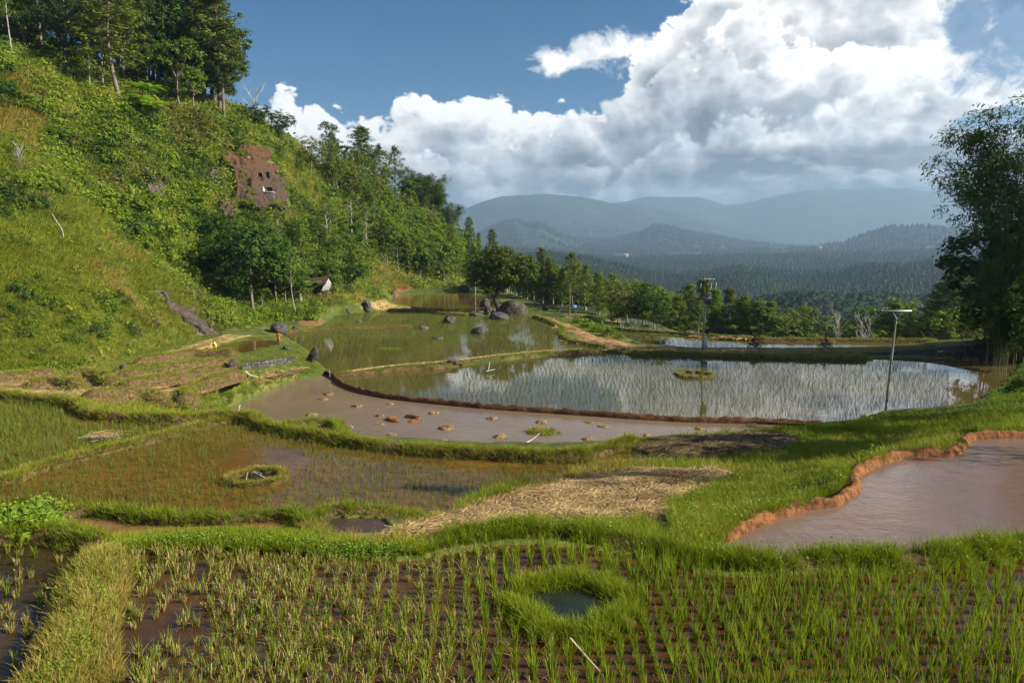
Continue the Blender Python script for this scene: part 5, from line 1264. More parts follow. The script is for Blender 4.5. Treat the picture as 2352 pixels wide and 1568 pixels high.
TREES = [
 # upper wood on the hill
 ('sparsepine', 505, 252, -18, "tall pine at the open end of the upper wood, against blue sky", None, 1, 1.7),
 ('darkpine', 470, 238, -30, "dark pine just behind the tall pine that ends the upper wood", None, 0, 1.1),
 ('broad', 415, 246, 95, "rounded light green tree standing below the dark upper wood", None, 0, 1.0),
 ('lime', 448, 250, 150, "small leafy tree between the rounded tree and the last tall pine", None, 0, .9),
 ('darkpine', 365, 190, -70, "dark pine rising behind the rounded light green tree", None, 1, 1.0),
 ('darkpine', 400, 200, -90, "darkest thick pine in the middle of the upper wood", None, 2, 1.1),
 ('sparsepine', 273, 222, -25, "pale olive pine with a bare grey lower trunk at the wood's edge", None, 1, 2.0),
 ('slender', 206, 208, 95, "thin young tree with two pale stems before the upper wood", None, 0, 1.2),
 ('slender', 236, 196, 40, "feathery grey green tree beside the pale olive pine", None, 3, 1.3),
 ('slender', 28, 128, -60, "leaning thin tree with a bare grey trunk at the photo's corner", None, 2, 1.2),
 ('darkpine', 150, 150, -80, "dark pine above the bright ferny slope of the upper wood", None, 1, 1.1),
 ('darkpine', 95, 110, -90, "shaded pine near the leaning thin tree in the upper wood", None, 2, 1.1),
 ('deep', 60, 110, -10, "dark leafy tree low at the edge of the upper wood", None, 1, 1.2),
 ('deep', 320, 200, 90, "dark creeper covered tree between the olive pine and dark pines", None, 0, .9),
 ('olive', 290, 190, -20, "tall olive crowned tree behind the pale olive pine", None, 1, 1.0),
 ('deep', 520, 240, 130, "dark leafy tree hanging under the last tall pine", None, 1, .8),
 ('bare', 582, 262, 205, "thin bare stems at the hill edge right of the last pine", None, 0, .8),
 ('deep', 600, 300, 232, "dense round tree on the hill crest above the rock face", None, 0, 1.1),
 ('deep', 650, 322, 248, "dark spreading tree on the crest with drooping branch tips", None, 1, 1.25),
 ('broad', 560, 290, 240, "mid green bushy tree at the crest below the thin bare stems", None, 2, 1.0),
 ('umbrella', 752, 372, 280, "tall thin tree with a flat tufted top on the ridge", None, 0, .9),
 ('umbrella', 766, 374, 284, "second tall thin flat topped tree on the ridge, slightly lower", None, 1, .9),
 ('slender', 738, 372, 305, "loose feathery tree below the flat topped pair on the ridge", None, 1, 1.3),
 ('broad', 775, 380, 318, "leafy tree filling the gap beside the flat topped pair", None, 2, .9),
 ('pine', 832, 432, 288, "broad full pine standing tallest on the descending ridge", None, 2, 1.5),
 ('sparsepine', 877, 462, 333, "sparse pine with long bare trunk on the ridge, the left of two", None, 0, 1.1),
 ('sparsepine', 905, 468, 336, "sparse pine with long bare trunk on the ridge, the right of two", None, 1, 1.2),
 ('cone', 928, 490, 432, "small dark conical tree in front of the ridge bamboo", None, 0, 1.1),
 ('bamboo', 962, 520, 355, "big bamboo clump on the ridge against the grey clouds", None, 0, 1.0),
 ('bamboo', 1003, 540, 375, "second bamboo clump drooping at the end of the ridge", None, 1, 1.0),
 # lower wood
 ('deep', 583, 716, 478, "largest dark broadleaf tree at the foot of the hill", None, 0, .95),
 ('deep', 495, 655, 540, "dark rounded tree on the slope left of the largest broadleaf", None, 1, 1.1),
 ('deep', 540, 700, 590, "shadowy tree at the foot of the largest broadleaf tree", None, 1, 1.0),
 ('broad', 640, 700, 545, "leafy tree leaning over the white trunk by the paddies", None, 1, .9),
 ('droop', 690, 690, 498, "feathery dome shaped tree between the broadleaf and the white trunks", None, 0, 1.1),
 ('slender', 745, 628, 448, "tall tree with a straight white trunk, the first of the white trunked stand", None, 1, 1.3),
 ('slender', 760, 630, 470, "white trunked tree close behind the first of the stand", None, 0, 1.2),
 ('slender', 808, 610, 436, "white trunked tree with a forked bare top limb in the stand", None, 3, 1.4),
 ('slender', 850, 600, 470, "slim tree on the slope right of the forked white trunk", None, 1, 1.3),
 ('slender', 880, 590, 490, "slim pale stemmed tree high over the grassy cut slope", None, 2, 1.3),
 ('slender', 680, 720, 575, "single thin white trunk standing by the straw bank", None, 2, .8),
 ('slender', 668, 690, 610, "short white stemmed tree beside the thin white trunk", None, 0, .9),
 ('deep', 817, 668, 588, "compact dark round tree at the edge of the cut slope", None, 1, .9),
 ('deep', 770, 664, 612, "low dark coffee tree under the white trunked stand", None, 0, .9),
 ('broad', 745, 664, 618, "low leafy tree beside the curved house roof", None, 2, 1.0),
 ('broad', 724, 728, 683, "small lone tree on the straw covered terrace edge", None, 2, .8),
 ('lime', 600, 705, 655, "pale leaved low tree at the foot of the dark wood", None, 1, 1.2),
 ('bare', 48, 392, 330, "small pale branched tree alone on the grassy slope", None, 1, .9),
 ('lime', 45, 372, 300, "thin yellow green crown over the pale branched tree", None, 0, .8),
 # saddle, right end of the hill
 ('pine', 1078, 606, 498, "pointed pine standing tall over the saddle", None, 0, .95),
 ('cone', 1100, 612, 535, "small conical pine right of the pointed pine", None, 1, .9),
 ('pine', 1131, 640, 526, "dense rounded pine behind the boulder tree's crown", None, 0, .95),
 ('pine', 1050, 590, 530, "little dark conifer on the saddle skyline", None, 0, 1.0),
 ('cone', 1062, 596, 545, "lowest conifer of the saddle skyline group", None, 1, 1.0),
 # pines right of the boulder tree
 ('pine', 1243, 700, 568, "dark tipped conifer behind the boulder tree, nearest to it", None, 0, 1.0),
 ('pine', 1262, 700, 590, "full green pine beside the dark tipped conifer", None, 2, 1.0),
 ('droop', 1290, 702, 612, "feathery green tree left of the pine with a visible stem", None, 0, 1.1),
 ('sparsepine', 1316, 706, 580, "pine with bare stem and tufted top above the terraces", None, 1, 1.3),
 ('droop', 1345, 712, 608, "wide feathery tree behind the blue tarpaulin", None, 1, 1.3),
 ('droop', 1376, 722, 622, "feathery tree downslope of the blue tarpaulin", None, 0, 1.1),
 ('olive', 1408, 735, 628, "olive crowned tree on the falling tree line", None, 0, 1.0),
 ('olive', 1440, 742, 640, "pale topped tree on the falling tree line past the olive crown", None, 1, 1.1),
 ('deep', 1478, 752, 640, "dark bushy tree with a rounded top above the lower terraces", None, 0, .95),
 ('deep', 1505, 758, 655, "dark bushy tree at the end of the falling tree line", None, 1, .95),
 ('broad', 1420, 745, 690, "low green tree under the olive crowned tree", None, 3, 1.3),
 ('broad', 1465, 750, 700, "low green bushy tree over the small stepped paddy", None, 0, 1.3),
]
for i, (k, px, by, ty, lab, gr, var, wd) in enumerate(TREES):
    tree_px(k, px, by, ty, lab, gr, None, var, wd * (1.2 if by > 450 else 1.1))
RIM = [
 ('pine', 1556, 680, "pine at the near end of the valley rim row, left of the pole", 122, 1), ('pine', 1580, 652, "tall pine left of the transformer pole", 128, 0),
 ('pine', 1612, 640, "tallest pine directly behind the transformer pole", 132, 3), ('droop', 1640, 664, "feathery pine right of the transformer pole", 126, 1),
 ('slender', 1604, 690, "pale forked trunk among the pines behind the pole", 121, 0), ('pine', 1672, 662, "conical pine two trees right of the pole", 128, 1),
 ('pine', 1706, 676, "bushy pine over the motorcyclist in the black helmet", 124, 2), ('droop', 1738, 684, "feathery tree right above the motorcyclist with backpack", 122, 0),
 ('droop', 1766, 692, "feathery round tree between the two motorcyclists", 122, 1), ('broad', 1795, 715, "leafy tree between the motorcyclists, lower than its neighbours", 121, 2),
 ('olive', 1846, 698, "spreading flat crowned tree left of the blue valley gap", 121, 0), ('broad', 1822, 728, "low bush like tree under the flat crowned tree", 119, 3),
 ('broad', 2012, 712, "green tree right of the bare trees behind the lamp pole", 116, 0), ('droop', 2050, 695, "feathery tree behind the lamp pole's crossarm", 118, 1),
 ('broad', 2085, 684, "leafy tree with a bright top right of the lamp pole", 118, 1), ('lime', 2035, 735, "lit low tree at the base line behind the lamp pole", 114, 0),
 ('broad', 2110, 722, "low wide tree right of the bright topped tree", 114, 3), ('pine', 2150, 652, "loose pine left of the big shaded bamboo", 112, 0),
 ('pine', 2188, 612, "tall light pine touching the big shaded bamboo", 112, 2), ('lime', 2178, 700, "lime green sapling lit below the tall light pine", 108, 1),
 ('olive', 2215, 730, "pale leaved bush tree at the road's end by the bamboo", 104, 1),
]
for k, px, ty, lab, D, var in RIM: tree_px(k, px, 790, ty, lab, None, D + 24, var, 1.5)
for px, ty, lab in ((1921, 722, "bare white tree in the gap, the left of the bare trees"), (1976, 724, "bare white tree in the gap, the middle of the bare trees"), (1992, 730, "bare white tree in the gap, closest to the lamp pole")):
    tree_px('bare', px, 790, ty, lab, None, 110, int(px) % 2, .75)
# shaded trees closing the view on the right
tree_px('bamboo', 2330, 785, 90, "towering shaded bamboo clump by the stone wall", None, 76, 0, 1.15)
tree_px('bamboo', 2420, 785, 130, "bamboo clump behind the towering one, half out of the photo", None, 80, 1, .9)
tree_px('deep', 2310, 785, 470, "dark leafy tree at the foot of the towering bamboo", None, 78, 0, 1.15)
tree_px('deep', 2262, 785, 610, "dark low tree tucked under the bamboo's drooping edge", None, 80, 1, .95)
tree_px('deep', 2385, 800, 600, "dark leafy tree at the photo's edge over the wall", None, 70, 1, 1.1)
tree_px('bamboo', 2300, 785, 470, "shorter bright tipped bamboo in front of the dark tree", None, 74, 1, .9)
for px, D, H, k in ((2570, 20, 7.5, 'deep'), (2540, 24.5, 8.5, 'deep'), (2510, 29, 9, 'deep'), (2500, 34, 9.5, 'deep'), (2480, 40, 10, 'deep'), (2460, 46, 10, 'deep'), (2450, 53, 10, 'broad')):
    p = ptd(px, 900, D); p[2] = float(gz(p[0], p[1])); plant(k, p, H, "leafy tree outside the photo shading the grass bank", "shade trees beside the view")
# the gnarled tree rooted beside the big boulder
p = np.array([21.0, 14.6, 0]); p[2] = float(gz(p[0], p[1])); plant('slender', p, 21.0 - p[2] , "tall slim tree outside the photo whose shadow bands the straw", None, 3, .55)
def boulder_tree():
    p = hit([1141], [716])[0]; D = p[1]; k = D / F
    r = np.random.default_rng(5); tg, cg = G(), G()
    P = lambda px, py, dy=0: np.array([(px - 1141) * k, dy, (716 - py) * k])
    v, q = tube(np.array([P(1148, 722), P(1143, 705), P(1137, 690), P(1136, 678), P(1142, 668, .3)]), [.55, .48, .42, .40, .36], 9, jitter=.12); tg.add(v, q)
    def arm(pts, a, b): 
        pp = smoothline(np.array(pts), .4); v, q = tube(pp, np.linspace(a, b, len(pp)), 7, jitter=.1); tg.add(v, q)
    arm([P(1140, 672, .3), P(1158, 662, .6), P(1172, 654, .8), P(1186, 640, 1.), P(1205, 628, 1.)], .33, .10)
    arm([P(1137, 676, .2), P(1128, 655, -.6), P(1115, 630, -1.), P(1100, 610, -1.)], .26, .08)
    arm([P(1141, 668, .3), P(1142, 640, 1.), P(1150, 610, 1.2), P(1160, 590, 1.2)], .24, .07)
    arm([P(1160, 660, .6), P(1180, 630, -1.), P(1192, 606, -1.5)], .16, .06)
    B = [(1096,622,26,30,95),(1112,596,30,24,95),(1142,590,36,26,120),(1122,640,34,30,120),(1150,628,40,34,140),(1168,602,36,26,110),(1205,606,26,22,80),(1216,628,22,20,60),(1180,640,30,20,80),(1132,664,26,14,60),(1090,645,18,18,45),(1225,612,14,14,30),(1160,578,26,10,40)]
    cen = []
    for px, py, rx, rz, n in B:
        d = r.normal(0, 1, (n, 3)); d /= np.linalg.norm(d, axis=1)[:, None]
        cen.append(P(px, py) + d * np.array([rx * k, rx * k * 1.1, rz * k]) * (.55 + .5 * r.random((n, 1))))
    cen = np.concatenate(cen)
    clusters(cg, cen, .50 * (.6 + .7 * r.random(len(cen))), 20, .36, r, .55, .2, P(1150, 630), .75)
    e = empty("gnarled_tree", p); tag(e, "old gnarled tree with a bent dark trunk growing against the big boulder", "tree")
    tg.obj("trunk", M_DARKBARK, e, smooth=True); cg.obj("crown", M_OLIVE_B, e)
M_OLIVE_B = leafmat("bronzed_leaf", (.036, .066, .008), (.160, .185, .020), (.19, .16, .03), .26, .2, .25)
boulder_tree()
# fillers: wood on the hilltop and down the slope (random, alike)
rf = np.random.default_rng(2024)
def fill(n, polyp, kinds, hgt, label, group, D=None, wide=(.9, 1.25)):
    P = np.array(polyp, float); lo, hi = P.min(0), P.max(0); c = 0
    while c < n:
        q = lo + (hi - lo) * rf.random(2)
        if not inpoly(q[0], q[1], P): continue
        h = hit([q[0]], [q[1]])[0]
        if np.isnan(h[0]) or not dry(h[None], .4)[0]: continue
        plant(kinds[int(rf.integers(len(kinds)))], h - np.array([0, 0, .2]), hgt[0] + (hgt[1] - hgt[0]) * rf.random(), label, group, None, wide[0] + (wide[1] - wide[0]) * rf.random()); c += 1
fill(58, [(-60,60),(60,60),(200,130),(330,190),(430,215),(500,240),(540,246),(440,200),(300,150),(120,70),(0,0),(-60,0)], ['darkpine', 'darkpine', 'deep', 'pine'], (14, 24), "dark pine or leafy tree deep inside the upper wood", "trees inside the upper wood")
for i in range(34):   # rows behind the crest so that no sky shows through the upper wood
    px = -90 + 600 * rf.random(); D = 150 + 45 * rf.random()
    p = ptd(px, 100, D); p[2] = float(gz(p[0], p[1])) - .2
    plant(['darkpine', 'pine', 'darkpine', 'deep'][i % 4], p, 17 + 8 * rf.random(), "dark pine or leafy tree deep inside the upper wood", "trees inside the upper wood", None, 1.15)
fill(100, [(850,560),(880,530),(960,530),(1040,575),(1075,600),(1060,648),(1000,655),(930,640),(880,610)], ['broad', 'slender', 'droop', 'broad', 'deep', 'lime'], (7, 13), "green tree in the mixed wood on the hill's lower shoulder", "trees of the lower shoulder wood")
fill(44, [(470,640),(520,590),(640,600),(730,590),(830,590),(860,610),(800,655),(720,690),(640,705),(560,700)], ['deep', 'broad', 'slender', 'deep', 'droop'], (6, 10.5), "leafy tree in the dark wood at the foot of the hill", "trees of the wood at the hill foot")
fill(46, [(700,390),(790,420),(900,480),(1000,545),(1040,580),(960,560),(860,510),(740,430)], ['broad', 'pine', 'slender', 'olive'], (7, 13), "small tree on the upper flank below the ridge pines", "trees along the ridge flank")
fill(40, [(1120,660),(1240,697),(1300,697),(1390,703),(1420,712),(1420,700),(1250,660),(1130,640)], ['broad', 'deep', 'droop', 'pine'], (7, 13), "tree of the belt behind the far terraces", "trees behind the far terraces")
for i in range(46):   # on the hidden slope under the rim
    px = 1500 + 720 * rf.random(); D = 142 + 34 * rf.random()
    p = ptd(px, 800, D); p[2] = float(gz(p[0], p[1]))
    ty = 690 + 55 * rf.random() + (45 if 1860 < px < 2000 else 0)
    plant(['broad', 'droop', 'pine', 'deep'][i % 4], p, max(4, ZC - float(slope(ty)) * D - p[2]), "tree top showing over the rim of the valley", "trees below the valley rim")
for i in range(60):
    px = 1270 + 330 * rf.random(); D = 165 + 70 * rf.random()
    p = ptd(px, 800, D); p[2] = float(gz(p[0], p[1]))
    ty = np.interp(px, [1270, 1350, 1450, 1550, 1600], [605, 615, 640, 670, 715]) + 34 * rf.random()
    plant(['broad', 'droop', 'pine', 'pine', 'olive'][i % 5], p, max(4, ZC - float(slope(ty)) * D - p[2]), "tree on the slope falling to the valley past the terraces", "trees on the falling slope", None, 1.25)
# ferns and bananas
for px, by, ty, lab in ((343, 250, 200, "largest bright tree fern on the slope below the upper wood"), (330, 232, 196, "bright tree fern behind the largest one"), (350, 285, 240, "bright tree fern downslope of the largest one"), (322, 262, 222, "small tree fern left of the largest one"), (372, 262, 238, "small tree fern right of the largest one"), (458, 490, 455, "lone tree fern below the rock face, beside the bushes")):
    tree_px('fern', px, by, ty, lab, None, None, None, 1.5)
for px, by, ty, lab in ((1022, 622, 590, "banana plant with pale arching leaves in the lower shoulder wood"), (1258, 698, 684, "small banana plant at the edge of the far terrace"), (1386, 752, 738, "young papaya like plant by the bushes at the road bend")):
    tree_px('banana', px, by, ty, lab, None, None, None, 1.2)
# shrubs: hand placed then scattered
for px, by, ty, k, lab in ((1350, 752, 728, 'limeshrub', "first green shrub at the bend of the dirt road"), (1375, 762, 738, 'limeshrub', "green shrub in the middle of the road bend thicket"), (1400, 770, 742, 'shrub', "largest green shrub of the road bend thicket"), (1330, 742, 722, 'limeshrub', "small shrub at the upper end of the road bend thicket"), (1425, 776, 760, 'shrub', "low shrub at the lower end of the road bend thicket"), (1455, 786, 776, 'shrub', "little shrub beside the road before the pole"),
    (345, 745, 700, 'oliveshrub', "dry rust brown bush beside the dark rock slab"), (80, 1222, 1186, 'limeshrub', "bright leafy weed clump on the front dike corner"), (2005, 1048, 1012, 'limeshrub', "bright green bush above the red clay dike"), (1900, 1125, 1085, 'deepshrub', "dark bush in the shaded hollow beside the clay dike"), (1860, 1135, 1100, 'deepshrub', "dark bush at the bottom of the shaded hollow"), (1990, 970, 943, 'limeshrub', "leafy sapling at the edge of the mirror paddy"), (2215, 775, 748, 'oliveshrub', "pale twiggy bush at the end of the valley rim"),
    (2280, 795, 735, 'deepshrub', "dark bush under the bamboo by the road"), (2340, 900, 855, 'deepshrub', "dark bush on the bank below the stone wall"), (2360, 780, 700, 'deepshrub', "dark bush above the stone wall at the photo's edge")):
    tree_px(k, px, by, ty, lab, None, None, 0, 1.0)
for i in range(44):
    px = 1185 + 360 * rf.random(); D = 160 + 45 * rf.random(); p = ptd(px, 800, D); p[2] = float(gz(p[0], p[1]))
    ty = np.interp(px, [1185, 1240, 1300, 1350, 1400, 1450, 1500, 1545], [608, 588, 600, 612, 628, 640, 655, 680]) + 42 * rf.random() ** .7
    plant(['pine', 'droop', 'broad', 'pine', 'droop'][i % 5], p, max(4, ZC - float(slope(ty)) * D - p[2]), "tree of the belt behind the far terraces", "trees behind the far terraces", None, 1.35)
for i in range(26):
    px = 985 + 165 * rf.random(); D = 225 + 30 * rf.random(); p = ptd(px, 800, D); p[2] = float(gz(p[0], p[1]))
    ty = np.interp(px, [985, 1040, 1080, 1150], [470, 520, 555, 590]) + 45 * rf.random()
    plant(['broad', 'pine', 'droop', 'deep'][i % 4], p, max(4, ZC - float(slope(ty)) * D - p[2]), "tree of the dense saddle wood at the hill's end", "trees of the saddle wood", None, 1.3)
for px, by, ty, k, lab in ((940, 505, 412, 'broad', "leafy tree left of the big ridge bamboo"), (985, 525, 402, 'bamboo', "bamboo plume between the two ridge bamboo clumps"), (1030, 560, 440, 'bamboo', "lowest drooping bamboo at the end of the ridge"), (860, 455, 365, 'pine', "bushy pine behind the sparse pines of the ridge"), (805, 420, 350, 'broad', "leafy tree at the foot of the broad ridge pine"), (712, 664, 636, 'shrub', "leafy bush half hiding the curved house roof"), (735, 666, 640, 'shrub', "leafy bush on the other side of the curved house roof"), (700, 668, 630, 'deepshrub', "dark bush beside the house with the curved roof")):
    tree_px(k, px, by, ty, lab, None, None, 0, 1.3 if 'shrub' not in k else 1.0)
def shrubs(n, polyp, kinds, size, label, group):
    P = np.array(polyp, float); lo, hi = P.min(0), P.max(0)
    q = lo + (hi - lo) * rf.random((n * 6, 2)); q = q[inpoly(q[:, 0], q[:, 1], P)][:n]
    h = hit(q[:, 0], q[:, 1]); h = h[~np.isnan(h[:, 0])]; h = h[dry(h, .5)]
    for p in h: plant(kinds[int(rf.integers(len(kinds)))], p - np.array([0, 0, .15]), size[0] + (size[1] - size[0]) * rf.random() ** 1.6, label, group, None, .85 + .4 * rf.random())
HS = [(0,150),(150,215),(300,250),(480,270),(560,300),(660,350),(740,430),(690,470),(660,440),(580,360),(510,370),(520,470),(560,540),(480,560),(400,560),(330,500),(250,440),(160,370),(60,300),(0,260)]
shrubs(90, HS, ['shrub', 'shrub', 'oliveshrub', 'deepshrub', 'limeshrub'], (1.4, 3.2), "leafy shrub in the thick scrub on the upper hillside", "shrubs of the upper hillside scrub")
shrubs(34, [(230,430),(330,500),(420,570),(470,620),(430,640),(380,600),(300,540),(220,470)], ['shrub', 'deepshrub', 'limeshrub'], (1.6, 3.0), "dense shrub in the diagonal thicket across the hillside", "shrubs of the diagonal thicket")
shrubs(36, [(0,650),(120,640),(250,670),(330,720),(310,770),(200,790),(60,790),(0,740)], ['oliveshrub', 'shrub', 'oliveshrub', 'deepshrub'], (1.0, 2.0), "low grey green shrub on the lower grassy slope", "shrubs of the lower grassy slope")
shrubs(22, [(0,380),(70,390),(130,440),(80,520),(0,510)], ['deepshrub', 'shrub', 'oliveshrub'], (1.2, 2.4), "dark shrub in the patch at the left edge of the hillside", "shrubs at the hillside's edge")
shrubs(40, [(440,690),(520,700),(640,720),(730,722),(720,735),(560,745),(500,750)], ['shrub', 'limeshrub'], (.9, 1.8), "fresh green shrub along the foot of the dark wood", "shrubs at the foot of the wood")
shrubs(50, [(700,400),(760,440),(860,500),(960,545),(1040,600),(900,620),(860,590),(760,520),(690,470)], ['shrub', 'limeshrub', 'deepshrub'], (1.5, 2.8), "rounded shrub on the flank beyond the rock face", "shrubs of the flank beyond the rock face")
# ------------------------------------------------------------------ undergrowth carpeting the hillside
def leaf_tuft(seed, n=24, rad=.44, leaf=.145, asp=.5):
    r = np.random.default_rng(seed); d = r.normal(0, 1, (n, 3)); d /= np.linalg.norm(d, axis=1)[:, None]; d[:, 2] = np.abs(d[:, 2])
    P = d * rad * (.4 + .6 * r.random((n, 1))); P[:, 2] *= .9
    v, q = leaves(P, d + [0, 0, .6], leaf, r, asp, 0, .6)
    return v, q, np.repeat(.4 + (r.random(n) - .5) * .35 + P[:, 2] * .25, 4)
def grass_tuft(seed, n=16): 
    v, q, t = blades(n, .50, .045, .8, .26, np.random.default_rng(seed), 1, .4, .2); return v, q, t + .45
UP = [(-80,-40),(0,60),(200,120),(400,195),(560,248),(640,298),(700,345),(760,395),(860,448),(950,497),(1050,555),(1110,610),(1100,655),(1000,660),(905,668),(880,690),(760,706),(730,724),(640,736),(500,766),(300,814),(150,848),(0,864),(-80,870)]
def undergrowth():
    r = np.random.default_rng(77)
    h, q = rand_in(UP, 92000, 600); h = h[dry(h, .3)]
    px, py = project(h[:, 0], h[:, 1], h[:, 2])
    jx, jy = px + 45 * fbm(h[:, 0] / 7, h[:, 1] / 7, 61, 3), py + 45 * fbm(h[:, 0] / 7, h[:, 1] / 7, 62, 3)
    slab = inpoly(px, py, [(353,668),(375,668),(420,715),(450,722),(505,768),(455,772),(420,735),(385,705)]) | inpoly(px, py, ROCKPOLY)
    h, px, py, jx, jy = [a[~slab] for a in (h, px, py, jx, jy)]
    g1 = inpoly(jx, jy, [(-90,420),(60,520),(150,440),(230,470),(330,590),(420,660),(500,770),(300,820),(-90,870)])
    g2 = inpoly(jx, jy, [(-90,130),(60,190),(110,300),(60,420),(-90,430)]) | inpoly(jx, jy, [(840,620),(900,600),(960,650),(900,680),(850,650)]) | inpoly(jx, jy, [(640,330),(740,400),(770,470),(700,480),(660,410)])
    grassy = (g1 | g2) & (r.random(len(h)) < .88) | (r.random(len(h)) < .30)
    n = fbm(h[:, 0] / 5, h[:, 1] / 5, 63, 4); n2 = fbm(h[:, 0] / 13, h[:, 1] / 13, 64, 3)
    dry_ = grassy & (n + n2 > .15)
    lime = ~grassy & (n > .10); olive = ~grassy & (n2 < -.13) & ~lime; deep = ~grassy & ~lime & ~olive & (n < -.09); gen = ~grassy & ~lime & ~olive & ~deep
    g = G(); mats = [M_GRASS_H, M_DRY_H, M_LIME, M_OLIVE, M_DEEP, M_BROAD]
    for mi, (sel, pr) in enumerate(((grassy & ~dry_, 0), (dry_, 0), (lime, 1), (olive, 1), (deep, 1), (gen, 1))):
        idx = np.nonzero(sel)[0]
        for v in range(4):
            k = idx[v::4]; p = h[k]
            sc = (.65 + .75 * r.random(len(k))) * (1 + (pr == 1) * (r.random(len(k)) < .15) * 1.3) * np.clip(np.hypot(p[:, 0], p[:, 1]) / 95, .8, 2.2)
            scatter(g, leaf_tuft(900 + v + mi * 7) if pr else grass_tuft(950 + v), p - [0, 0, .06], sc, r.random(len(k)) * 6.28, (r.random(len(k)) - .5) * .3 + n[k] * .8, mi)
    tag(g.obj("undergrowth", mats), kind='stuff')
M_GRASS_H = leafmat("hill_grass", (.115, .138, .010), (.28, .295, .026), (.29, .25, .04), .25, .2, .25)
M_DRY_H = leafmat("hill_dry_grass", (.17, .145, .020), (.37, .30, .065), (.32, .23, .05), .2, .2, .25)
ROCKPOLY = [(508,375),(520,352),(560,338),(610,350),(640,385),(662,440),(668,480),(640,492),(600,480),(575,470),(545,492),(515,505),(505,480),(545,440),(530,400)]
undergrowth()
# ------------------------------------------------------------------ forest covering the valley and the far hills
def forest():
    r = np.random.default_rng(31)
    protos = []
    for i in range(5):
        v, q = blob(6, 5); v = v.copy()
        v *= (1 + .35 * r.normal(0, 1, (len(v), 1)) * .6)
        if i < 3:   # pointed crowns
            t = (v[:, 2:] + 1) / 2; v[:, :2] *= (1.25 - t) * .85; v[:, 2] = (v[:, 2] + .7) * .85
        else: v[:, 2] = (v[:, 2] + .5) * .55
        protos.append((v, q, .45 + .25 * v[:, 2] - .2))
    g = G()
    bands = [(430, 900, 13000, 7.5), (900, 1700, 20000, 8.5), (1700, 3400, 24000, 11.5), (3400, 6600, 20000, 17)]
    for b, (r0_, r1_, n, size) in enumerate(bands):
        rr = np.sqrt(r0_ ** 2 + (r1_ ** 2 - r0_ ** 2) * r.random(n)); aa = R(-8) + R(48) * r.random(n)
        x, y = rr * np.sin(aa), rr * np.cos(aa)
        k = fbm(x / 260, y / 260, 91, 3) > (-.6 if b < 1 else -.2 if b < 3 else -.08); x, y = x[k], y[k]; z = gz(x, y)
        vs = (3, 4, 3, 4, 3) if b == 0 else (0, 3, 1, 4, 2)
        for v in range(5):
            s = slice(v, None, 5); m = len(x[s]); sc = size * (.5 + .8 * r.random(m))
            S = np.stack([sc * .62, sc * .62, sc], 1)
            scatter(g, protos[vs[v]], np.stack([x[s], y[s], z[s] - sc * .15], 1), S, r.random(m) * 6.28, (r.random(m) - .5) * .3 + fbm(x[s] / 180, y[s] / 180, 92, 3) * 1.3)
    tag(g.obj("forest", leafmat("forest_crowns", (.007, .015, .007), (.028, .044, .014), (.03, .042, .012), .06, .1, .012, .62), smooth=True), kind='stuff')  # crown colours darkened: cloud shadow over the valley is put into them
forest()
# ------------------------------------------------------------------ rocks
def rockmat(name, base, dark, light):
    m, nt = newmat(name)
    co = nd(nt, 'ShaderNodeTexCoord').outputs['Object']
    a = noise(nt, co, .9, 8, .7); b = noise(nt, co, 3.5, 8, .7, .5)
    c = mixc(nt, sstep(nt, a, .38, .62), dark, base)
    c = mixc(nt, mth(nt, 'MULTIPLY', sstep(nt, b, .55, .68), .75), c, light)
    p = nd(nt, 'ShaderNodeBsdfPrincipled', {'Base Color': c, 'Roughness': .92, 'Specular IOR Level': .2})
    bp = nd(nt, 'ShaderNodeBump', {'Strength': 1.0, 'Distance': .25, 'Height': noise(nt, co, 2.2, 10, .72)})
    nt.links.new(bp.outputs[0], p.inputs['Normal']); out(nt, p.outputs[0]); return m
M_ROCK = rockmat("lichen_rock", (.095, .085, .075), (.030, .027, .025), (.30, .29, .27))
M_ROCKB = rockmat("brown_rock", (.13, .10, .07), (.045, .035, .028), (.26, .22, .17))
M_ROCKT = rockmat("tan_topped_rock", (.105, .082, .056), (.030, .026, .022), (.21, .165, .11))
def rock_geo(seed, dims, cuts=14, rough=.10, nu=40, nv=26):
    r = np.random.default_rng(seed); v, q = blob(nu, nv)
    for k in range(cuts):
        n = r.normal(0, 1, 3); n /= np.linalg.norm(n); d = .62 + .3 * r.random()
        ov = np.maximum(0, v @ n - d); v = v - ov[:, None] * n * .92
    dsp = fbm(v[:, 0] * 3 + v[:, 2] * 2.1 + seed, v[:, 1] * 3 - v[:, 2] * 1.7, seed, 5) * rough * 2.2
    v = v * (1 + dsp[:, None]) * np.array(dims) / 2
    return v, q
def rock_px(px, by, wpx, hpx, label, seed, mat=None, name='boulder', depth=1.0, sink=.22, tilt=0.0, D=None, cuts=14, extra=None):
    p = hit([px], [by])[0] if D is None else ptd(px, by, D)
    k = p[1] / F; W, H = wpx * k * .93, hpx * k * .93
    v, q = rock_geo(seed, (W * 1.04, W * depth, H * (1 + sink * 2) * 1.1), cuts)
    v[:, 2] += H * .5 - H * sink * .4
    if tilt: c, s = math.cos(tilt), math.sin(tilt); v = np.stack([v[:, 0] * c - (v[:, 2] - H / 2) * s, v[:, 1], v[:, 0] * s + (v[:, 2] - H / 2) * c + H / 2], 1)
    g = G(); g.add(v, q)
    if extra: extra(g, W, H)
    p = p + np.array([0, W * depth * .35, 0])
    o = g.obj(name, mat or M_ROCK, None, p, True); return tag(o, label, "rock")
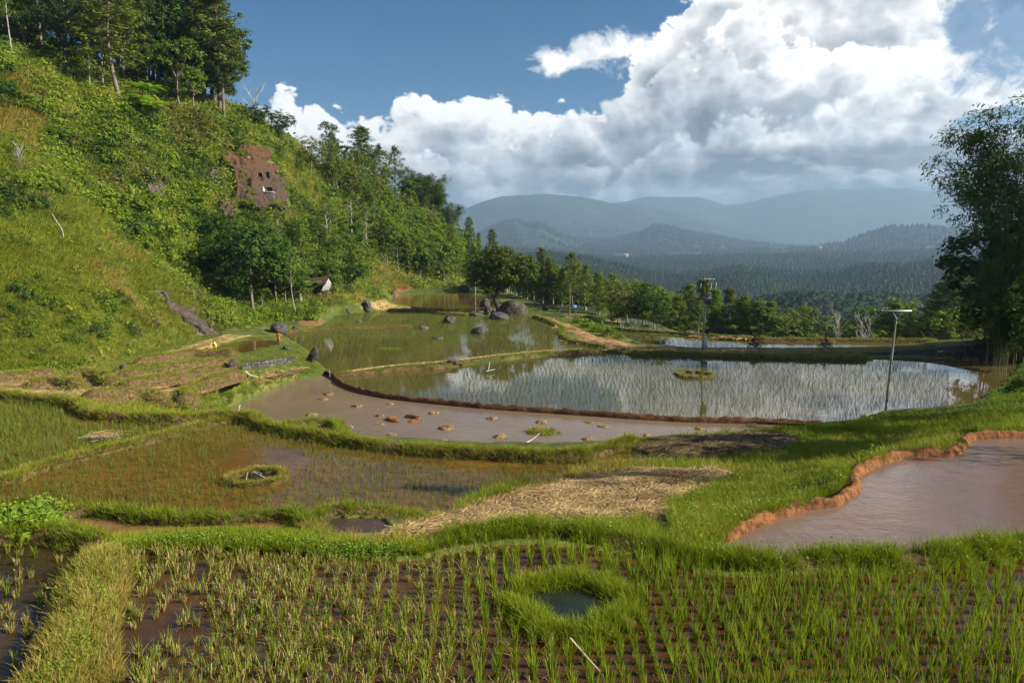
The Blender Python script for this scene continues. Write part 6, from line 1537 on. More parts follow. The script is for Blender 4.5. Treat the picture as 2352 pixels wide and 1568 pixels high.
ROCKS = [
 (841, 716, 25, 24, "grey boulder beside the yellow rice on the upper terrace", 1, M_ROCK), (799, 719, 12, 11, "small rock left of the grey boulder on the terrace edge", 2, M_ROCKB),
 (638, 765, 43, 22, "broad lichen covered boulder behind the person in orange", 3, M_ROCK), (676, 758, 15, 10, "small pale boulder just right of the broad lichen boulder", 4, M_ROCK),
 (823, 744, 20, 8, "low dark rock lying in the rice of the upper paddy", 5, M_ROCKB), (1031, 746, 34, 21, "rounded grey boulder standing in the upper paddy", 6, M_ROCK),
 (966, 760, 36, 11, "flat brown rock in the upper paddy", 7, M_ROCKB), (992, 757, 16, 5, "thin flat rock beside the flat brown one", 8, M_ROCKB),
 (1006, 783, 30, 9, "low pointed rock ridge in the upper paddy", 9, M_ROCK), (1064, 671, 30, 15, "dark blocky rock on the bank beyond the far pond", 10, M_ROCK),
 (1113, 708, 27, 24, "brown boulder half sunk in the far pond", 11, M_ROCKB), (1122, 727, 26, 22, "upright dark boulder below the gnarled tree", 12, M_ROCK),
 (1092, 729, 38, 13, "long low dark rock left of the upright boulder", 13, M_ROCK), (1148, 738, 52, 19, "wide cracked boulder in front of the big tan one", 14, M_ROCK),
 (1180, 727, 78, 33, "biggest boulder with a tan top beside the gnarled tree", 15, M_ROCKT), (1253, 713, 15, 10, "dark stump like rock on the grassy terrace", 16, M_ROCKB),
 (280, 851, 20, 13, "dark stone in the straw on the hillside terraces", 17, M_ROCKB), (262, 856, 11, 8, "little stone left of the dark stone on the terraces", 18, M_ROCKB),
 (532, 846, 28, 19, "squarish brown rock on the terrace below the fish pool", 19, M_ROCKB), (428, 891, 19, 10, "stone covered with straw on the terrace", 20, M_ROCKB),
 (297, 903, 14, 8, "small grey stone at the lowest straw terrace", 21, M_ROCK), (588, 916, 12, 6, "dark stone poking out at the pond's edge", 22, M_ROCK),
 (900, 683, 20, 14, "brown rock at the water corner of the far pond", 23, M_ROCKB), (1440, 752, 14, 9, "dark rock beside the small stepped paddy", 24, M_ROCKB),
 (1586, 769, 30, 9, "grey rock on the rim left of the transformer pole", 25, M_ROCK), (655, 803, 20, 10, "low rock in the grass by the orange shirted person", 28, M_ROCK),
]
for a in ROCKS: rock_px(*a)
rock_px(718, 833, 28, 38, "tall tilted slab boulder on the bank above the pond", 31, M_ROCK, tilt=-.45, depth=.7)
def knob(g, W, H):
    v, q = rock_geo(77, (W * .25, W * .25, H * .45), 8); g.add(v + [W * .22, 0, H * .95], q)
rock_px(1098, 772, 38, 20, "wedge shaped rock with a stump like knob in the upper paddy", 32, M_ROCK, extra=knob)
# bare rock slab on the slope
def slab(name, P, lab, mat, push, seed, nu=46, nv=46, cat="rock"):
    P = np.array(P, float); lo, hi = P.min(0) - 6, P.max(0) + 6
    U, Vv = np.meshgrid(np.linspace(lo[0], hi[0], nu), np.linspace(lo[1], hi[1], nv))
    ins = inpoly(U + 40 * fbm(U / 22, Vv / 22, seed, 4), Vv + 46 * fbm(U / 22, Vv / 22, seed + 9, 4), P).astype(float); ins = blur(ins, 1)
    h = hit(U.ravel(), Vv.ravel()); h[np.isnan(h[:, 0])] = np.nanmean(h, 0)
    H3 = h.reshape(nv, nu, 3)
    for c in range(3): H3[:, :, c] = blur(H3[:, :, c], 4)
    d = H3 - np.array([0, 0, ZC]); d /= np.linalg.norm(d, axis=2)[:, :, None]
    nrm = -d + np.array([.25, 0, .5]); nrm /= np.linalg.norm(nrm, axis=2)[:, :, None]
    s = H3[:, :, 0] * .9 + H3[:, :, 1] * .3; t = H3[:, :, 2] * 1.1
    n = fbm(s / 2.6, t / 2.6, seed, 5) * 2.0 + np.abs(fbm(s / 1.0, t / 1.6, seed + 4, 4)) * 1.1
    n = n + .9 * np.abs(fbm((s + t) / 1.9, (t - s * .4) / .8, seed + 21, 4)) * 2 - .4
    off = (push + n * push * .75) * sm(.25, .75, ins) - 1.6 * (1 - sm(.05, .6, ins))
    X = H3 + nrm * off[:, :, None]
    i = np.arange(nv - 1)[:, None] * nu; j = np.arange(nu - 1)[None]
    Q = np.stack([i + j, i + nu + j, i + nu + j + 1, i + j + 1], -1).reshape(-1, 4)
    g = G(); o_ = H3[nv // 2, nu // 2]
    g.add(X.reshape(-1, 3) - o_, Q)
    o = g.obj(name, mat, None, o_, True); tag(o, lab, cat); return o, X
def cliffmat():
    m, nt = newmat("tomb_cliff")
    co = nd(nt, 'ShaderNodeTexCoord').outputs['Object']
    x = nd(nt, 'ShaderNodeSeparateXYZ', {0: co}).outputs
    sv = nd(nt, 'ShaderNodeMapping', {'Vector': co, 'Scale': (1.6, 1.6, .45), 'Rotation': (0, .35, 0)}).outputs[0]
    a = noise(nt, co, .35, 8, .7, .4); b = noise(nt, sv, 1.5, 9, .74, .6)
    rust = mixc(nt, b, (.040, .022, .012), (.185, .088, .038)); grey = mixc(nt, b, (.022, .016, .011), (.13, .088, .058))
    f = mth(nt, 'ADD', mth(nt, 'MULTIPLY', x[0], -.10), mth(nt, 'ADD', mth(nt, 'MULTIPLY', x[2], .09), mth(nt, 'MULTIPLY', mth(nt, 'SUBTRACT', a, .5), 2.4)))
    c = mixc(nt, sstep(nt, f, -.6, 1.3), grey, rust)
    c = mixc(nt, mth(nt, 'MULTIPLY', sstep(nt, noise(nt, co, 3.3, 6, .7), .64, .72), .5), c, (.30, .27, .22))
    p = nd(nt, 'ShaderNodeBsdfPrincipled', {'Base Color': c, 'Roughness': .92, 'Specular IOR Level': .15})
    bp = nd(nt, 'ShaderNodeBump', {'Strength': 1.0, 'Distance': .5, 'Height': noise(nt, co, 1.3, 10, .72)})
    nt.links.new(bp.outputs[0], p.inputs['Normal']); out(nt, p.outputs[0]); return m
cliff, CX = slab("cliff", ROCKPOLY, "rust and black rock face with carved tomb openings on the hillside", cliffmat(), 1.7, 5, 80, 80, "cliff")
slab("rock_slab", [(355,668),(376,668),(420,715),(450,720),(503,767),(458,771),(420,735),(388,705)], "sloping bare dark rock slab above the straw terrace", rockmat("slab_rock", (.10, .072, .055), (.045, .033, .027), (.19, .145, .11)), .35, 9, 40, 40)
def cliffpt(px, py):
    pr = project(CX[:, :, 0], CX[:, :, 1], CX[:, :, 2]); k = np.argmin((pr[0] - px) ** 2 + (pr[1] - py) ** 2)
    return CX.reshape(-1, 3)[k]
rc = np.random.default_rng(12); gcl = G(); mcl = [M_GRASS_H, M_BROAD, M_LIME]
for cx_, cy_, sx_, sy_, n_ in ((545, 352, 26, 8, 60), (600, 345, 30, 6, 40), (655, 400, 6, 30, 60), (530, 415, 12, 10, 60), (560, 400, 8, 6, 18), (640, 470, 22, 8, 60), (530, 450, 14, 14, 70), (560, 470, 18, 10, 80), (590, 488, 30, 8, 90), (520, 380, 8, 20, 50), (575, 440, 8, 8, 20)):
    P_ = np.array([cliffpt(cx_ + rc.normal(0, sx_ * .6), cy_ + rc.normal(0, sy_ * .6)) for _ in range(n_)])
    for v_ in range(3):
        q_ = P_[v_::3]; scatter(gcl, grass_tuft(970) if v_ == 0 else leaf_tuft(980 + v_), q_, .8 + .9 * rc.random(len(q_)), rc.random(len(q_)) * 6.28, rc.random(len(q_)) * .3, v_)
tag(gcl.obj("creeping_plants", mcl), kind='stuff')
slab("rock_outcrop", [(322,402),(345,395),(372,410),(388,445),(372,468),(345,452),(328,432)], "crumbling brown outcrop on the middle of the hillside", M_ROCKB, .8, 15, 36, 36)
slab("rock_outcrop", [(470,392),(488,385),(500,402),(496,424),(476,420)], "small brown outcrop in the scrub beside the rock face", M_ROCKB, .7, 16, 30, 30)
M_HOLE = plainmat("tomb_dark", (.012, .010, .009), .9, 0, .2, 2, 0)
M_OLDWOOD = plainmat("weathered_wood", (.22, .185, .14), .85, 0, .4, 3, .3)
def cliffpt(px, py):
    pr = project(CX[:, :, 0], CX[:, :, 1], CX[:, :, 2]); k = np.argmin((pr[0] - px) ** 2 + (pr[1] - py) ** 2)
    return CX.reshape(-1, 3)[k]
co_ = np.array(cliff.location)
for px, py, w, h in ((601, 405, 9.3, 14), (616, 403, 8.5, 13), (619.5, 436, 14, 8)):
    p = cliffpt(px, py); k = p[1] / F; W, H = w * k, h * k
    g = G(); box(g, (0, 0, 0), (W, .9, H)); o = g.obj("tomb_opening", M_HOLE, cliff, p - co_ + [0, -.05, 0])
    g = G()
    for dx, dz, sx, sz in ((-W / 2 - .06, 0, .12, H + .24), (W / 2 + .06, 0, .12, H + .24), (0, H / 2 + .06, W, .12), (0, -H / 2 - .06, W, .12)): box(g, (dx, -.46, dz), (sx, .14, sz), bev=.02)
    g.obj("frame", M_BARK, o)
def masonry(name, cw, mw, c1, c2, mort):
    m, nt = newmat(name); co = nd(nt, 'ShaderNodeTexCoord').outputs['Object']
    vo = nd(nt, 'ShaderNodeTexVoronoi', {'Vector': co, 'Scale': cw}); ve = nd(nt, 'ShaderNodeTexVoronoi', {'Vector': co, 'Scale': cw}, feature='DISTANCE_TO_EDGE')
    s = nd(nt, 'ShaderNodeSeparateColor', {0: vo.outputs['Color']}).outputs[0]
    c = mixc(nt, s, c1, c2); e = sstep(nt, ve.outputs['Distance'], mw * .4, mw)
    c = mixc(nt, e, mort, c); c = mixc(nt, mth(nt, 'MULTIPLY', noise(nt, co, 5, 6, .7), .5), c, tuple(v * .4 for v in c1))
    p = nd(nt, 'ShaderNodeBsdfPrincipled', {'Base Color': c, 'Roughness': .9}); bp = nd(nt, 'ShaderNodeBump', {'Strength': 1, 'Distance': .12, 'Height': e}); nt.links.new(bp.outputs[0], p.inputs['Normal'])
    out(nt, p.outputs[0]); return m
M_RUB = masonry("rubble_stone", 2.6, .12, (.07, .06, .05), (.17, .15, .125), (.022, .019, .016))
M_WALL = masonry("dark_rubble_stone", 2.8, .12, (.035, .032, .028), (.10, .09, .08), (.012, .011, .01))
M_CONC = plainmat("pale_concrete", (.30, .285, .25), .85, 0, .25, 2, .2)
p = cliffpt(615, 443); k = p[1] / F
e = empty("stone_platform", p + [0, -.4, -22 * k]); tag(e, "rubble stone platform with a pale top under the tomb openings", "platform")
g = G(); box(g, (0, 0, 11 * k - .8), (40 * k, 2.4, 22 * k + 1.6), taper=.72, bev=.06); g.obj("base", M_RUB, e)
g = G(); box(g, (0, 0, 22 * k + .08), (29.5 * k, 1.8, .20), bev=.03); g.obj("top_slab", M_CONC, e)
g = G(); v, q = blob(12, 8); g.add(v * [.30, .28, .40] + [0, 0, .36], q); g.add(v * [.16, .16, .18] + [0, -.02, .85], q); g.add(v * [.4, .32, .1] + [0, 0, .06], q)
tag(g.obj("stone_figure", plainmat("white_lime", (.50, .49, .46), .8, 0, .2, 3, .1), None, p + [-9 * k, -.5, .19], True), "small white figure standing on the tomb platform", "figure")
v, q = rock_geo(5, (1.0, .4, .6), 8); g = G(); g.add(v, q); p = cliffpt(570, 363)
tag(g.obj("stone_plaque", M_CONC, None, p + [0, -.15, 0], True), "white patch of stone high on the rust coloured cliff", "stone")
# ------------------------------------------------------------------ stone wall along the road, rubble wall on the left bank
def wall_px(name, top, bot, thick, mat, lab, lean=.15, seed=1):
    T = np.array([pt(*a) for a in top]); B = np.array([pt(*a) for a in bot]); n = len(T)
    T = smoothline(T, .35); 
    s = np.linspace(0, 1, len(T)); sb = np.linspace(0, 1, n)
    B = np.stack([np.interp(s, sb, B[:, c]) for c in range(3)], 1)
    rows = 9; V = []
    for r_ in range(rows):
        f = r_ / (rows - 1); P = B * (1 - f) + T * f
        nz = fbm(s * 60, 0 * s + f * 5, seed, 3) * .22
        V.append(P + np.stack([0 * nz, -nz - .02, 0 * nz], 1))
    V.append(T + [0, thick, .02]); V.append(B + [0, thick + .3, -.1]); V = np.array(V); m = len(s)
    i = np.arange(len(V) - 1)[:, None] * m; j = np.arange(m - 1)[None]
    Q = np.stack([i + j, i + j + 1, i + m + j + 1, i + m + j], -1).reshape(-1, 4); o_ = V[0, m // 2]
    g = G(); g.add(V.reshape(-1, 3) - o_, Q); return tag(g.obj(name, mat, None, o_), lab, "wall")
wall_px("stone_wall", [(1990,811,.55),(2070,806,.8),(2150,799,1.15),(2250,789,1.9),(2352,779,2.7),(2500,770,3.6)], [(1990,820,.1),(2070,823,.1),(2150,825,.1),(2250,826,.1),(2352,826,.1),(2500,826,.1)], .8, M_WALL, "dark rubble stone wall holding up the road over the paddy")
wall_px("rubble_wall", [(556,836,2.5),(590,831,2.4),(620,827,2.3),(650,823,2.15),(672,821,1.8)], [(560,866,1.3),(590,862,1.25),(620,857,1.2),(650,850,1.1),(672,842,1.0)], .6, M_RUB, "grey rubble wall on the terrace bank above the pond", seed=4)
# ladder leaning on the wall
a0, a1 = pt(2319, 817, .7), pt(2310, 779, 3.0); b0, b1 = pt(2334, 822, .6), pt(2323, 779, 3.0)
e = empty("wooden_ladder", a0); tag(e, "pale pole ladder leaning on the dark stone wall", "ladder")
for q0, q1 in ((a0, a1), (b0, b1)):
    g = G(); capped(g, [q0 - a0, q1 - a0], [.07, .06], 7); g.obj("rail", M_DEAD, e)
for f in (.15, .38, .62, .85):
    g = G(); capped(g, [a0 + (a1 - a0) * f - a0, b0 + (b1 - b0) * f - a0], .035, 6); g.obj("rung", M_OLDWOOD, e)
# ------------------------------------------------------------------ poles and cables
M_POLE = plainmat("weathered_pole", (.27, .245, .21), .7, 0, .3, 2, .15)
M_STEEL = plainmat("galvanised_steel", (.42, .43, .43), .45, .6, .2, 4, .05)
M_RUST = plainmat("rusty_steel", (.17, .075, .045), .7, .2, .4, 4, .1)
M_CER = plainmat("dark_ceramic", (.045, .035, .032), .25, 0, .2, 4, 0)
M_TRAFO = plainmat("transformer_grey", (.10, .115, .125), .5, .2, .25, 3, .05)
M_PALEPL = plainmat("pale_polymer", (.62, .60, .57), .5, 0, .15, 4, 0)
M_BOXG = plainmat("cabinet_grey", (.40, .42, .43), .5, .1, .2, 3, .03)
p = pt(1612, 813, .3); k = p[1] / F; hp = lambda y: (813 - y) * k * 1.012
e = empty("utility_pole", p); tag(e, "tall utility pole with a transformer drum beside the road", "utility pole")
lean = .35
X = lambda y: lean * (813 - y) / 178
g = G(); capped(g, [(0, 0, -.5), (X(740), 0, hp(740)), (X(700), 0, hp(700))], [.13, .115, .11], 10); g.obj("pole", M_POLE, e)
g = G(); capped(g, [(X(706), 0, hp(706)), (X(636), 0, hp(636))], [.075, .07], 8); g.obj("mast", M_RUST, e)
for yy, x0, x1 in ((641, -1.42, .80), (657, -.95, 1.1)):
    g = G(); box(g, (X(yy) + (x0 + x1) / 2, -.13, hp(yy)), (x1 - x0, .09, .10), bev=.015); g.obj("crossarm", M_CER if yy > 650 else M_STEEL, e)
for x0 in (-1.36, -.50, .72):
    g = G(); z = hp(641) + .05
    capped(g, [(X(641) + x0, -.13, z + a) for a in (0, .06, .07, .13, .14, .20, .21, .30)], [.04, .04, .10, .10, .075, .09, .06, .05], 9); g.obj("insulator", M_CER, e)
for x0, h in ((-.82, .62), (.42, .8), (.98, .8)):
    g = G(); capped(g, [(X(657) + x0, -.22, hp(657) - h * .45), (X(657) + x0 + .06, -.22, hp(657) + h * .55)], .035, 7); g.obj("fuse_tube", M_PALEPL, e)
tr_ = G(); zt = hp(689)
box(tr_, (X(689) + .05, -.40, zt), (.74, .52, .86), bev=.07)
box(tr_, (X(689) + .05, -.40, zt + .50), (.82, .58, .07), bev=.02)
for i in range(7): box(tr_, (X(689) - .28 + i * .11, -.70, zt - .05), (.03, .10, .72), bev=.008)
t_ = tr_.obj("transformer", M_TRAFO, e)
for i in range(3):
    g = G(); capped(g, [(X(689) - .22 + i * .26, -.40, zt + .53 + a) for a in (0, .08, .10, .18, .20, .26)], [.05, .05, .085, .085, .06, .03], 8); g.obj("bushing", M_CER, t_)
g = G(); box(g, (X(689), 0, zt - .2), (.34, .34, .12), bev=.02); box(g, (X(689), 0, zt + .35), (.34, .34, .12), bev=.02); g.obj("bracket", M_STEEL, e)
p2 = p + [.34, -.15, 0]
e = empty("electric_cabinet", p2); tag(e, "grey metal meter cabinet on a post at the transformer pole's foot", "cabinet")
g = G(); capped(g, [(0, 0, -.4), (0, 0, .75)], .05, 8); g.obj("post", M_STEEL, e)
g = G(); box(g, (.03, 0, 1.25), (.50, .32, 1.22), bev=.03); o = g.obj("body", M_BOXG, e)
g = G(); box(g, (.03, -.172, 1.25), (.42, .02, 1.10), bev=.006); d_ = g.obj("door", M_BOXG, e)
g = G(); box(g, (.18, -.195, 1.25), (.03, .03, .12), bev=.005); g.obj("handle", M_CER, d_)
g = G(); box(g, (.03, -.02, 1.89), (.56, .40, .05), bev=.01); g.obj("rain_hood", M_BOXG, e)
# lamp-style T pole in front
p = pt(2034, 941, .2); k = p[1] / F; H = (941 - 713) * k * 1.02
e = empty("utility_pole", p); tag(e, "nearer slim utility pole with one T shaped crossarm in the paddy", "utility pole")
lx = .30; LX = lambda f: lx * f
g = G(); capped(g, [(0, 0, -.5), (LX(.5), 0, H * .5), (lx, 0, H)], [.10, .085, .07], 10); g.obj("pole", M_POLE, e)
g = G(); box(g, (lx - .08, -.12, H + .02), (2.35, .11, .12), bev=.015); g.obj("crossarm", M_STEEL, e)
for s in (-1, 1):
    g = G(); capped(g, [(lx + s * .02, -.13, H - .62), (lx + s * .40, -.13, H - .04)], .025, 6); g.obj("brace", M_STEEL, e)
g = G(); capped(g, [(lx - 1.38 + a, -.12, H + .02) for a in (0, .05, .06, .12, .13, .2)], [.07, .13, .09, .13, .09, .06], 9); g.obj("insulator", M_CER, e)
g = G(); capped(g, [(lx + 1.05, -.12, H + .07), (lx + 1.05, -.12, H + .22)], [.035, .03], 8); g.obj("insulator", M_CER, e)
PT2 = p + np.array([lx, 0, H])
for px, by, ty, lab in ((1308, 733, 655, "thin wooden pole on the far terrace by the blue tarpaulin"), (1228, 698, 645, "thin wooden pole in front of the pines behind the gnarled tree"), (1092, 678, 625, "thin pale pole on the bank behind the far pond"), (758, 876, 848, "short thin stick post at the corner of the pond"), (1768, 822, 776, "x")):
    if lab == "x": continue
    q_ = hit([px], [by])[0]; H_ = (by - ty) * q_[1] / F
    g = G(); capped(g, [(0, 0, -.4), (.03 * H_ * .3, 0, H_ * .5), (.0, 0, H_)], [.10 if H_ > 3 else .035, .08 if H_ > 3 else .03, .06 if H_ > 3 else .02], 7)
    tag(g.obj("wooden_pole", M_OLDWOOD if px > 1200 else M_DEAD, None, q_), lab, "pole")
def cable(a, b, sag, lab, rad=.014):
    t = np.linspace(0, 1, 24)[:, None]; P = a + (b - a) * t; P[:, 2] -= sag * 4 * (t * (1 - t))[:, 0]
    g = G(); v, q = tube(P - a, rad, 5); g.add(v, q); tag(g.obj("power_cable", M_CER, None, a), lab, "cable")
cable(PT2 + [1.0, -.1, .05], ptd(2700, 560, 46), .9, "cable rising from the T pole's crossarm towards the photo's edge")
cable(PT2 + [-1.3, -.1, -.9], ptd(1690, 760, 100), 1.4, "thin cable sagging low behind the motorcyclists to the T pole")
cable(PT2 + [.05, 0, -.6], pt(2165, 818, .2), .02, "guy cable running down from the T pole to the paddy")
# ------------------------------------------------------------------ people, motorcycles, buffalo
def mat_s(name, c, rough=.75): return plainmat(name, c, rough, 0, .15, 8, .05)
M_SKIN = mat_s("skin", (.20, .105, .065), .55); M_HAIR = mat_s("black_hair", (.012, .011, .010), .6)
def skinmesh(name, verts, edges, radii, mats, zones, parent=None, loc=None, sub=2):
    """one continuous body grown round a skeleton; zones: (material index, test of a point) first match wins"""
    me = bpy.data.meshes.new(name); me.from_pydata([tuple(map(float, v)) for v in verts], edges, []); me.update()
    o = link(name, me)
    sk = o.modifiers.new("skin", 'SKIN'); sk.use_smooth_shade = True
    sb = o.modifiers.new("sub", 'SUBSURF'); sb.levels = sub; sb.render_levels = sub
    for i, d in enumerate(me.skin_vertices[0].data): d.radius = (radii[i], radii[i]); d.use_root = (i == 0)
    dg = bpy.context.evaluated_depsgraph_get(); dg.update()
    nm = bpy.data.meshes.new_from_object(o.evaluated_get(dg)); nm.name = name
    o.modifiers.clear(); o.data = nm
    nm.materials.clear()
    for m in mats: nm.materials.append(m)
    for f in nm.polygons:
        c = f.center; f.use_smooth = True
        for mi, test in zones:
            if test(c): f.material_index = mi; break
    if parent is not None: o.parent = parent
    if loc is not None: o.location = loc
    return o
class Sk:
    def __init__(s): s.v, s.e, s.r = [], [], []
    def chain(s, pts, rad, root=None):
        prev = root; ids = []
        for p, r in zip(pts, rad):
            s.v.append(np.array(p, float)); s.r.append(r); i = len(s.v) - 1; ids.append(i)
            if prev is not None: s.e.append((prev, i))
            prev = i
        return ids
def hand(S, wrist, d, side, root, k=1.0):
    """palm, four fingers of different length curled a little, thumb from the side"""
    d = np.array(d, float); d /= np.linalg.norm(d); sd = np.array(side, float); sd -= d * (sd @ d); sd /= np.linalg.norm(sd)
    nn = np.cross(d, sd)
    palm = S.chain([wrist + d * .05], [.030 * k], root)[0]
    for j, (o, l) in enumerate(((-.028, .070), (-.010, .082), (.010, .078), (.028, .060))):
        b = wrist + d * .09 + sd * o
        S.chain([b, b + d * l * .5 - nn * .012, b + d * l * .85 - nn * .035], [.0095 * k, .0088 * k, .0075 * k], palm)
    b = wrist + d * .035 - sd * .034; S.chain([b, b + d * .035 - sd * .022 - nn * .012, b + d * .065 - sd * .026 - nn * .026], [.011 * k, .0098 * k, .0085 * k], palm)
def person(name_label, J, mats, zones, loc, rz, cap=None, extra=None):
    S = Sk()
    pel = S.chain([J['pelvis']], [.135])[0]
    sp = S.chain([J['waist'], J['chest'], J['neckbase']], [.125, .150, .085], pel)
    hd = S.chain([J['neck'], J['head'], J['crown']], [.055, .092, .078], sp[2])
    f = np.array(J['face'], float)
    S.chain([np.array(J['head']) + f * .105 - [0, 0, .01]], [.018], hd[1])         # nose
    S.chain([np.array(J['head']) + f * .06 - [0, 0, .075]], [.045], hd[1])         # jaw
    for s in ('l', 'r'):
        a = S.chain([J['sh' + s], J['el' + s], J['wr' + s]], [.068, .045, .032], sp[1])
        d = np.array(J['wr' + s]) - np.array(J['el' + s]); hand(S, np.array(J['wr' + s], float), d, J.get('side', (0, 1, 0)), a[2])
        S.chain([J['hip' + s], J['kn' + s], J['an' + s], J['to' + s]], [.095, .065, .048, .036], pel)
    e = empty("person", loc, rz); tag(e, name_label, "person")
    body = skinmesh("body", S.v, S.e, S.r, mats, zones, e)
    # eyes and ears as small facts of the head, hair or helmet as a cap
    g = G(); v, q = blob(16, 10); h = np.array(J['head'], float)
    if cap == 'helmet':
        g.add(v * [.150, .140, .150] + h + [0, 0, .045], q); g.obj("helmet", M_BLACK, e, smooth=True)
    else:
        w = v.copy(); w[:, 2] = np.where(w[:, 2] < -.25, -.25, w[:, 2]); g.add(w * [.110, .104, .118] + h + [0, 0, .045] - f * .015, q); g.obj("hair", M_HAIR, e, smooth=True)
    if extra: extra(e)
    return e
M_BLACK = plainmat("black_plastic", (.014, .014, .015), .35, 0, .1, 5, 0, spec=.5); M_RED = mat_s("red_cloth", (.42, .025, .018)); M_DARKC = mat_s("dark_cloth", (.020, .020, .024)); M_JEANS = mat_s("dusty_jeans", (.05, .055, .07)); M_GREYC = mat_s("grey_cloth", (.24, .24, .26)); M_ORANGE = mat_s("orange_cloth", (.80, .13, .015)); M_CHECK = mat_s("faded_shorts", (.20, .20, .25))
def rider_pose():
    return dict(pelvis=(-.12, 0, .80), waist=(-.10, 0, .98), chest=(-.03, 0, 1.20), neckbase=(.0, 0, 1.37), neck=(.02, 0, 1.43), head=(.05, 0, 1.54), crown=(.045, 0, 1.63), face=(1, 0, 0), side=(0, 1, 0),
      shl=(.0, .19, 1.31), ell=(.20, .27, 1.10), wrl=(.42, .29, 1.05), shr=(.0, -.19, 1.31), elr=(.20, -.27, 1.10), wrr=(.42, -.29, 1.05),
      hipl=(-.06, .11, .80), knl=(.30, .19, .70), anl=(.16, .17, .34), tol=(.30, .18, .30), hipr=(-.06, -.11, .80), knr=(.30, -.19, .70), anr=(.16, -.17, .34), tor=(.30, -.18, .30))
def motorcycle(lab, loc, rz, body_mat, accent):
    e = empty("motorcycle", loc, rz); tag(e, lab, "motorcycle")
    M_TYRE = bpy.data.materials.get("tyre_rubber") or plainmat("tyre_rubber", (.018, .018, .018), .85, 0, .2, 6, .1)
    for x in (-.62, .63):
        w = G(); an = np.linspace(0, 2 * math.pi, 25)
        ring = np.stack([x + .255 * np.cos(an), 0 * an, .29 + .255 * np.sin(an)], 1); v, q = tube(ring, .045, 8); w.add(v, q)
        o = w.obj("wheel", M_TYRE, e, smooth=True)
        rm = G(); ring = np.stack([x + .205 * np.cos(an), 0 * an, .29 + .205 * np.sin(an)], 1); v, q = tube(ring, .016, 6); rm.add(v, q)
        for a in np.arange(6) * math.pi / 3: v, q = tube([(x, 0, .29), (x + .2 * math.cos(a), 0, .29 + .2 * math.sin(a))], .012, 5); rm.add(v, q)
        capped(rm, [(x, -.06, .29), (x, .06, .29)], .045, 9); rm.obj("rim", M_STEEL, o)
    g = G()   # step-through body shell
    S = [(-.78, .80, .05, .045), (-.55, .70, .10, .085), (-.2, .60, .12, .12), (.02, .47, .10, .11), (.18, .45, .09, .10), (.30, .58, .09, .13), (.38, .80, .10, .12), (.40, .95, .09, .08)]
    P = np.array([(a, 0, b) for a, b, c, d in S]); Vr = []
    n = 10; an = np.arange(n) * 2 * math.pi / n; tan = np.gradient(P, axis=0); tan /= np.linalg.norm(tan, axis=1)[:, None]
    for (a, b, cw, ch), t_ in zip(S, tan):
        up = np.cross(t_, [0, 1., 0]); up *= -1 if up[2] < 0 else 1
        Vr.append(np.array([a, 0, b]) + np.cos(an)[:, None] * np.array([0, cw, 0]) + np.sin(an)[:, None] * up * ch)
    Vr = np.concatenate(Vr); m = len(S); i = np.arange(m - 1)[:, None] * n; j = np.arange(n)[None]; Q = np.stack([i + j, i + (j + 1) % n, i + n + (j + 1) % n, i + n + j], -1).reshape(-1, 4)
    g.add(Vr, Q); g.obj("body", body_mat, e, smooth=True)
    g = G(); box(g, (-.33, 0, .78), (.78, .25, .10), bev=.035); g.obj("seat", M_BLACK, e)
    g = G(); box(g, (.0, 0, .33), (.36, .22, .24), bev=.05); box(g, (.14, 0, .40), (.22, .18, .16), bev=.04); g.obj("engine", M_STEEL, e)
    g = G()
    for s in (-1, 1): v, q = tube([(.40, s * .085, .86), (.63, s * .085, .29)], .022, 7); g.add(v, q)
    g.obj("fork", M_BLACK, e)
    for x, a0, a1 in ((.63, .4, 2.5), (-.62, .7, 2.8)):
        g = G(); a = np.linspace(a0, a1, 10); R_ = .325
        V_ = np.concatenate([np.stack([x + R_ * np.cos(a), 0 * a + s, .29 + R_ * np.sin(a)], 1) for s in (-.06, .06)]); k_ = np.arange(9)
        g.add(V_, np.stack([k_, k_ + 1, k_ + 11, k_ + 10], 1)); g.obj("mudguard", accent, e)
    g = G(); v, q = tube([(.33, -.34, 1.04), (.40, -.18, 1.03), (.42, 0, .99), (.40, .18, 1.03), (.33, .34, 1.04)], .016, 6); g.add(v, q)
    for s in (-1, 1): capped(g, [(.345, s * .26, 1.045), (.325, s * .37, 1.045)], .024, 8)
    g.obj("handlebar", M_BLACK, e)
    g = G(); v, q = blob(12, 8); g.add(v * [.07, .10, .085] + [.50, 0, .93], q); g.obj("headlight", M_PALEPL, e, smooth=True)
    g = G(); v, q = blob(10, 6); g.add(v * [.04, .08, .04] + [-.83, 0, .74], q); g.obj("tail_light", M_RED, e, smooth=True)
    for s in (-1, 1):
        g = G(); v, q = tube([(.36, s * .24, 1.05), (.34, s * .30, 1.20)], .008, 5); g.add(v, q); v, q = blob(10, 6); g.add(v * [.02, .06, .04] + [.34, s * .32, 1.23], q); g.obj("mirror", M_BLACK, e)
    g = G(); capped(g, [(.05, -.14, .24), (-.35, -.15, .25), (-.75, -.16, .36)], [.022, .05, .045], 8); g.obj("exhaust", M_STEEL, e)
    g = G(); v, q = tube([(-.55, .1, .82), (-.86, .09, .86), (-.86, -.09, .86), (-.55, -.1, .82)], .014, 6); g.add(v, q); g.obj("rack", M_BLACK, e)
    g = G(); v, q = tube([(-.05, -.25, .27), (-.05, .25, .27)], .018, 6); g.add(v, q); g.obj("footrest", M_BLACK, e)
    return e
BLUEG = plainmat("blue_grey_paint", (.06, .085, .13), .3, .1, .1, 4, 0)
def place_bike(px, py, rz):
    q_ = hit([px], [py])[0]; g_ = float(gz(q_[0], q_[1])); return np.array([q_[0], q_[1], g_ + .10])
def zone_rider(t): return None
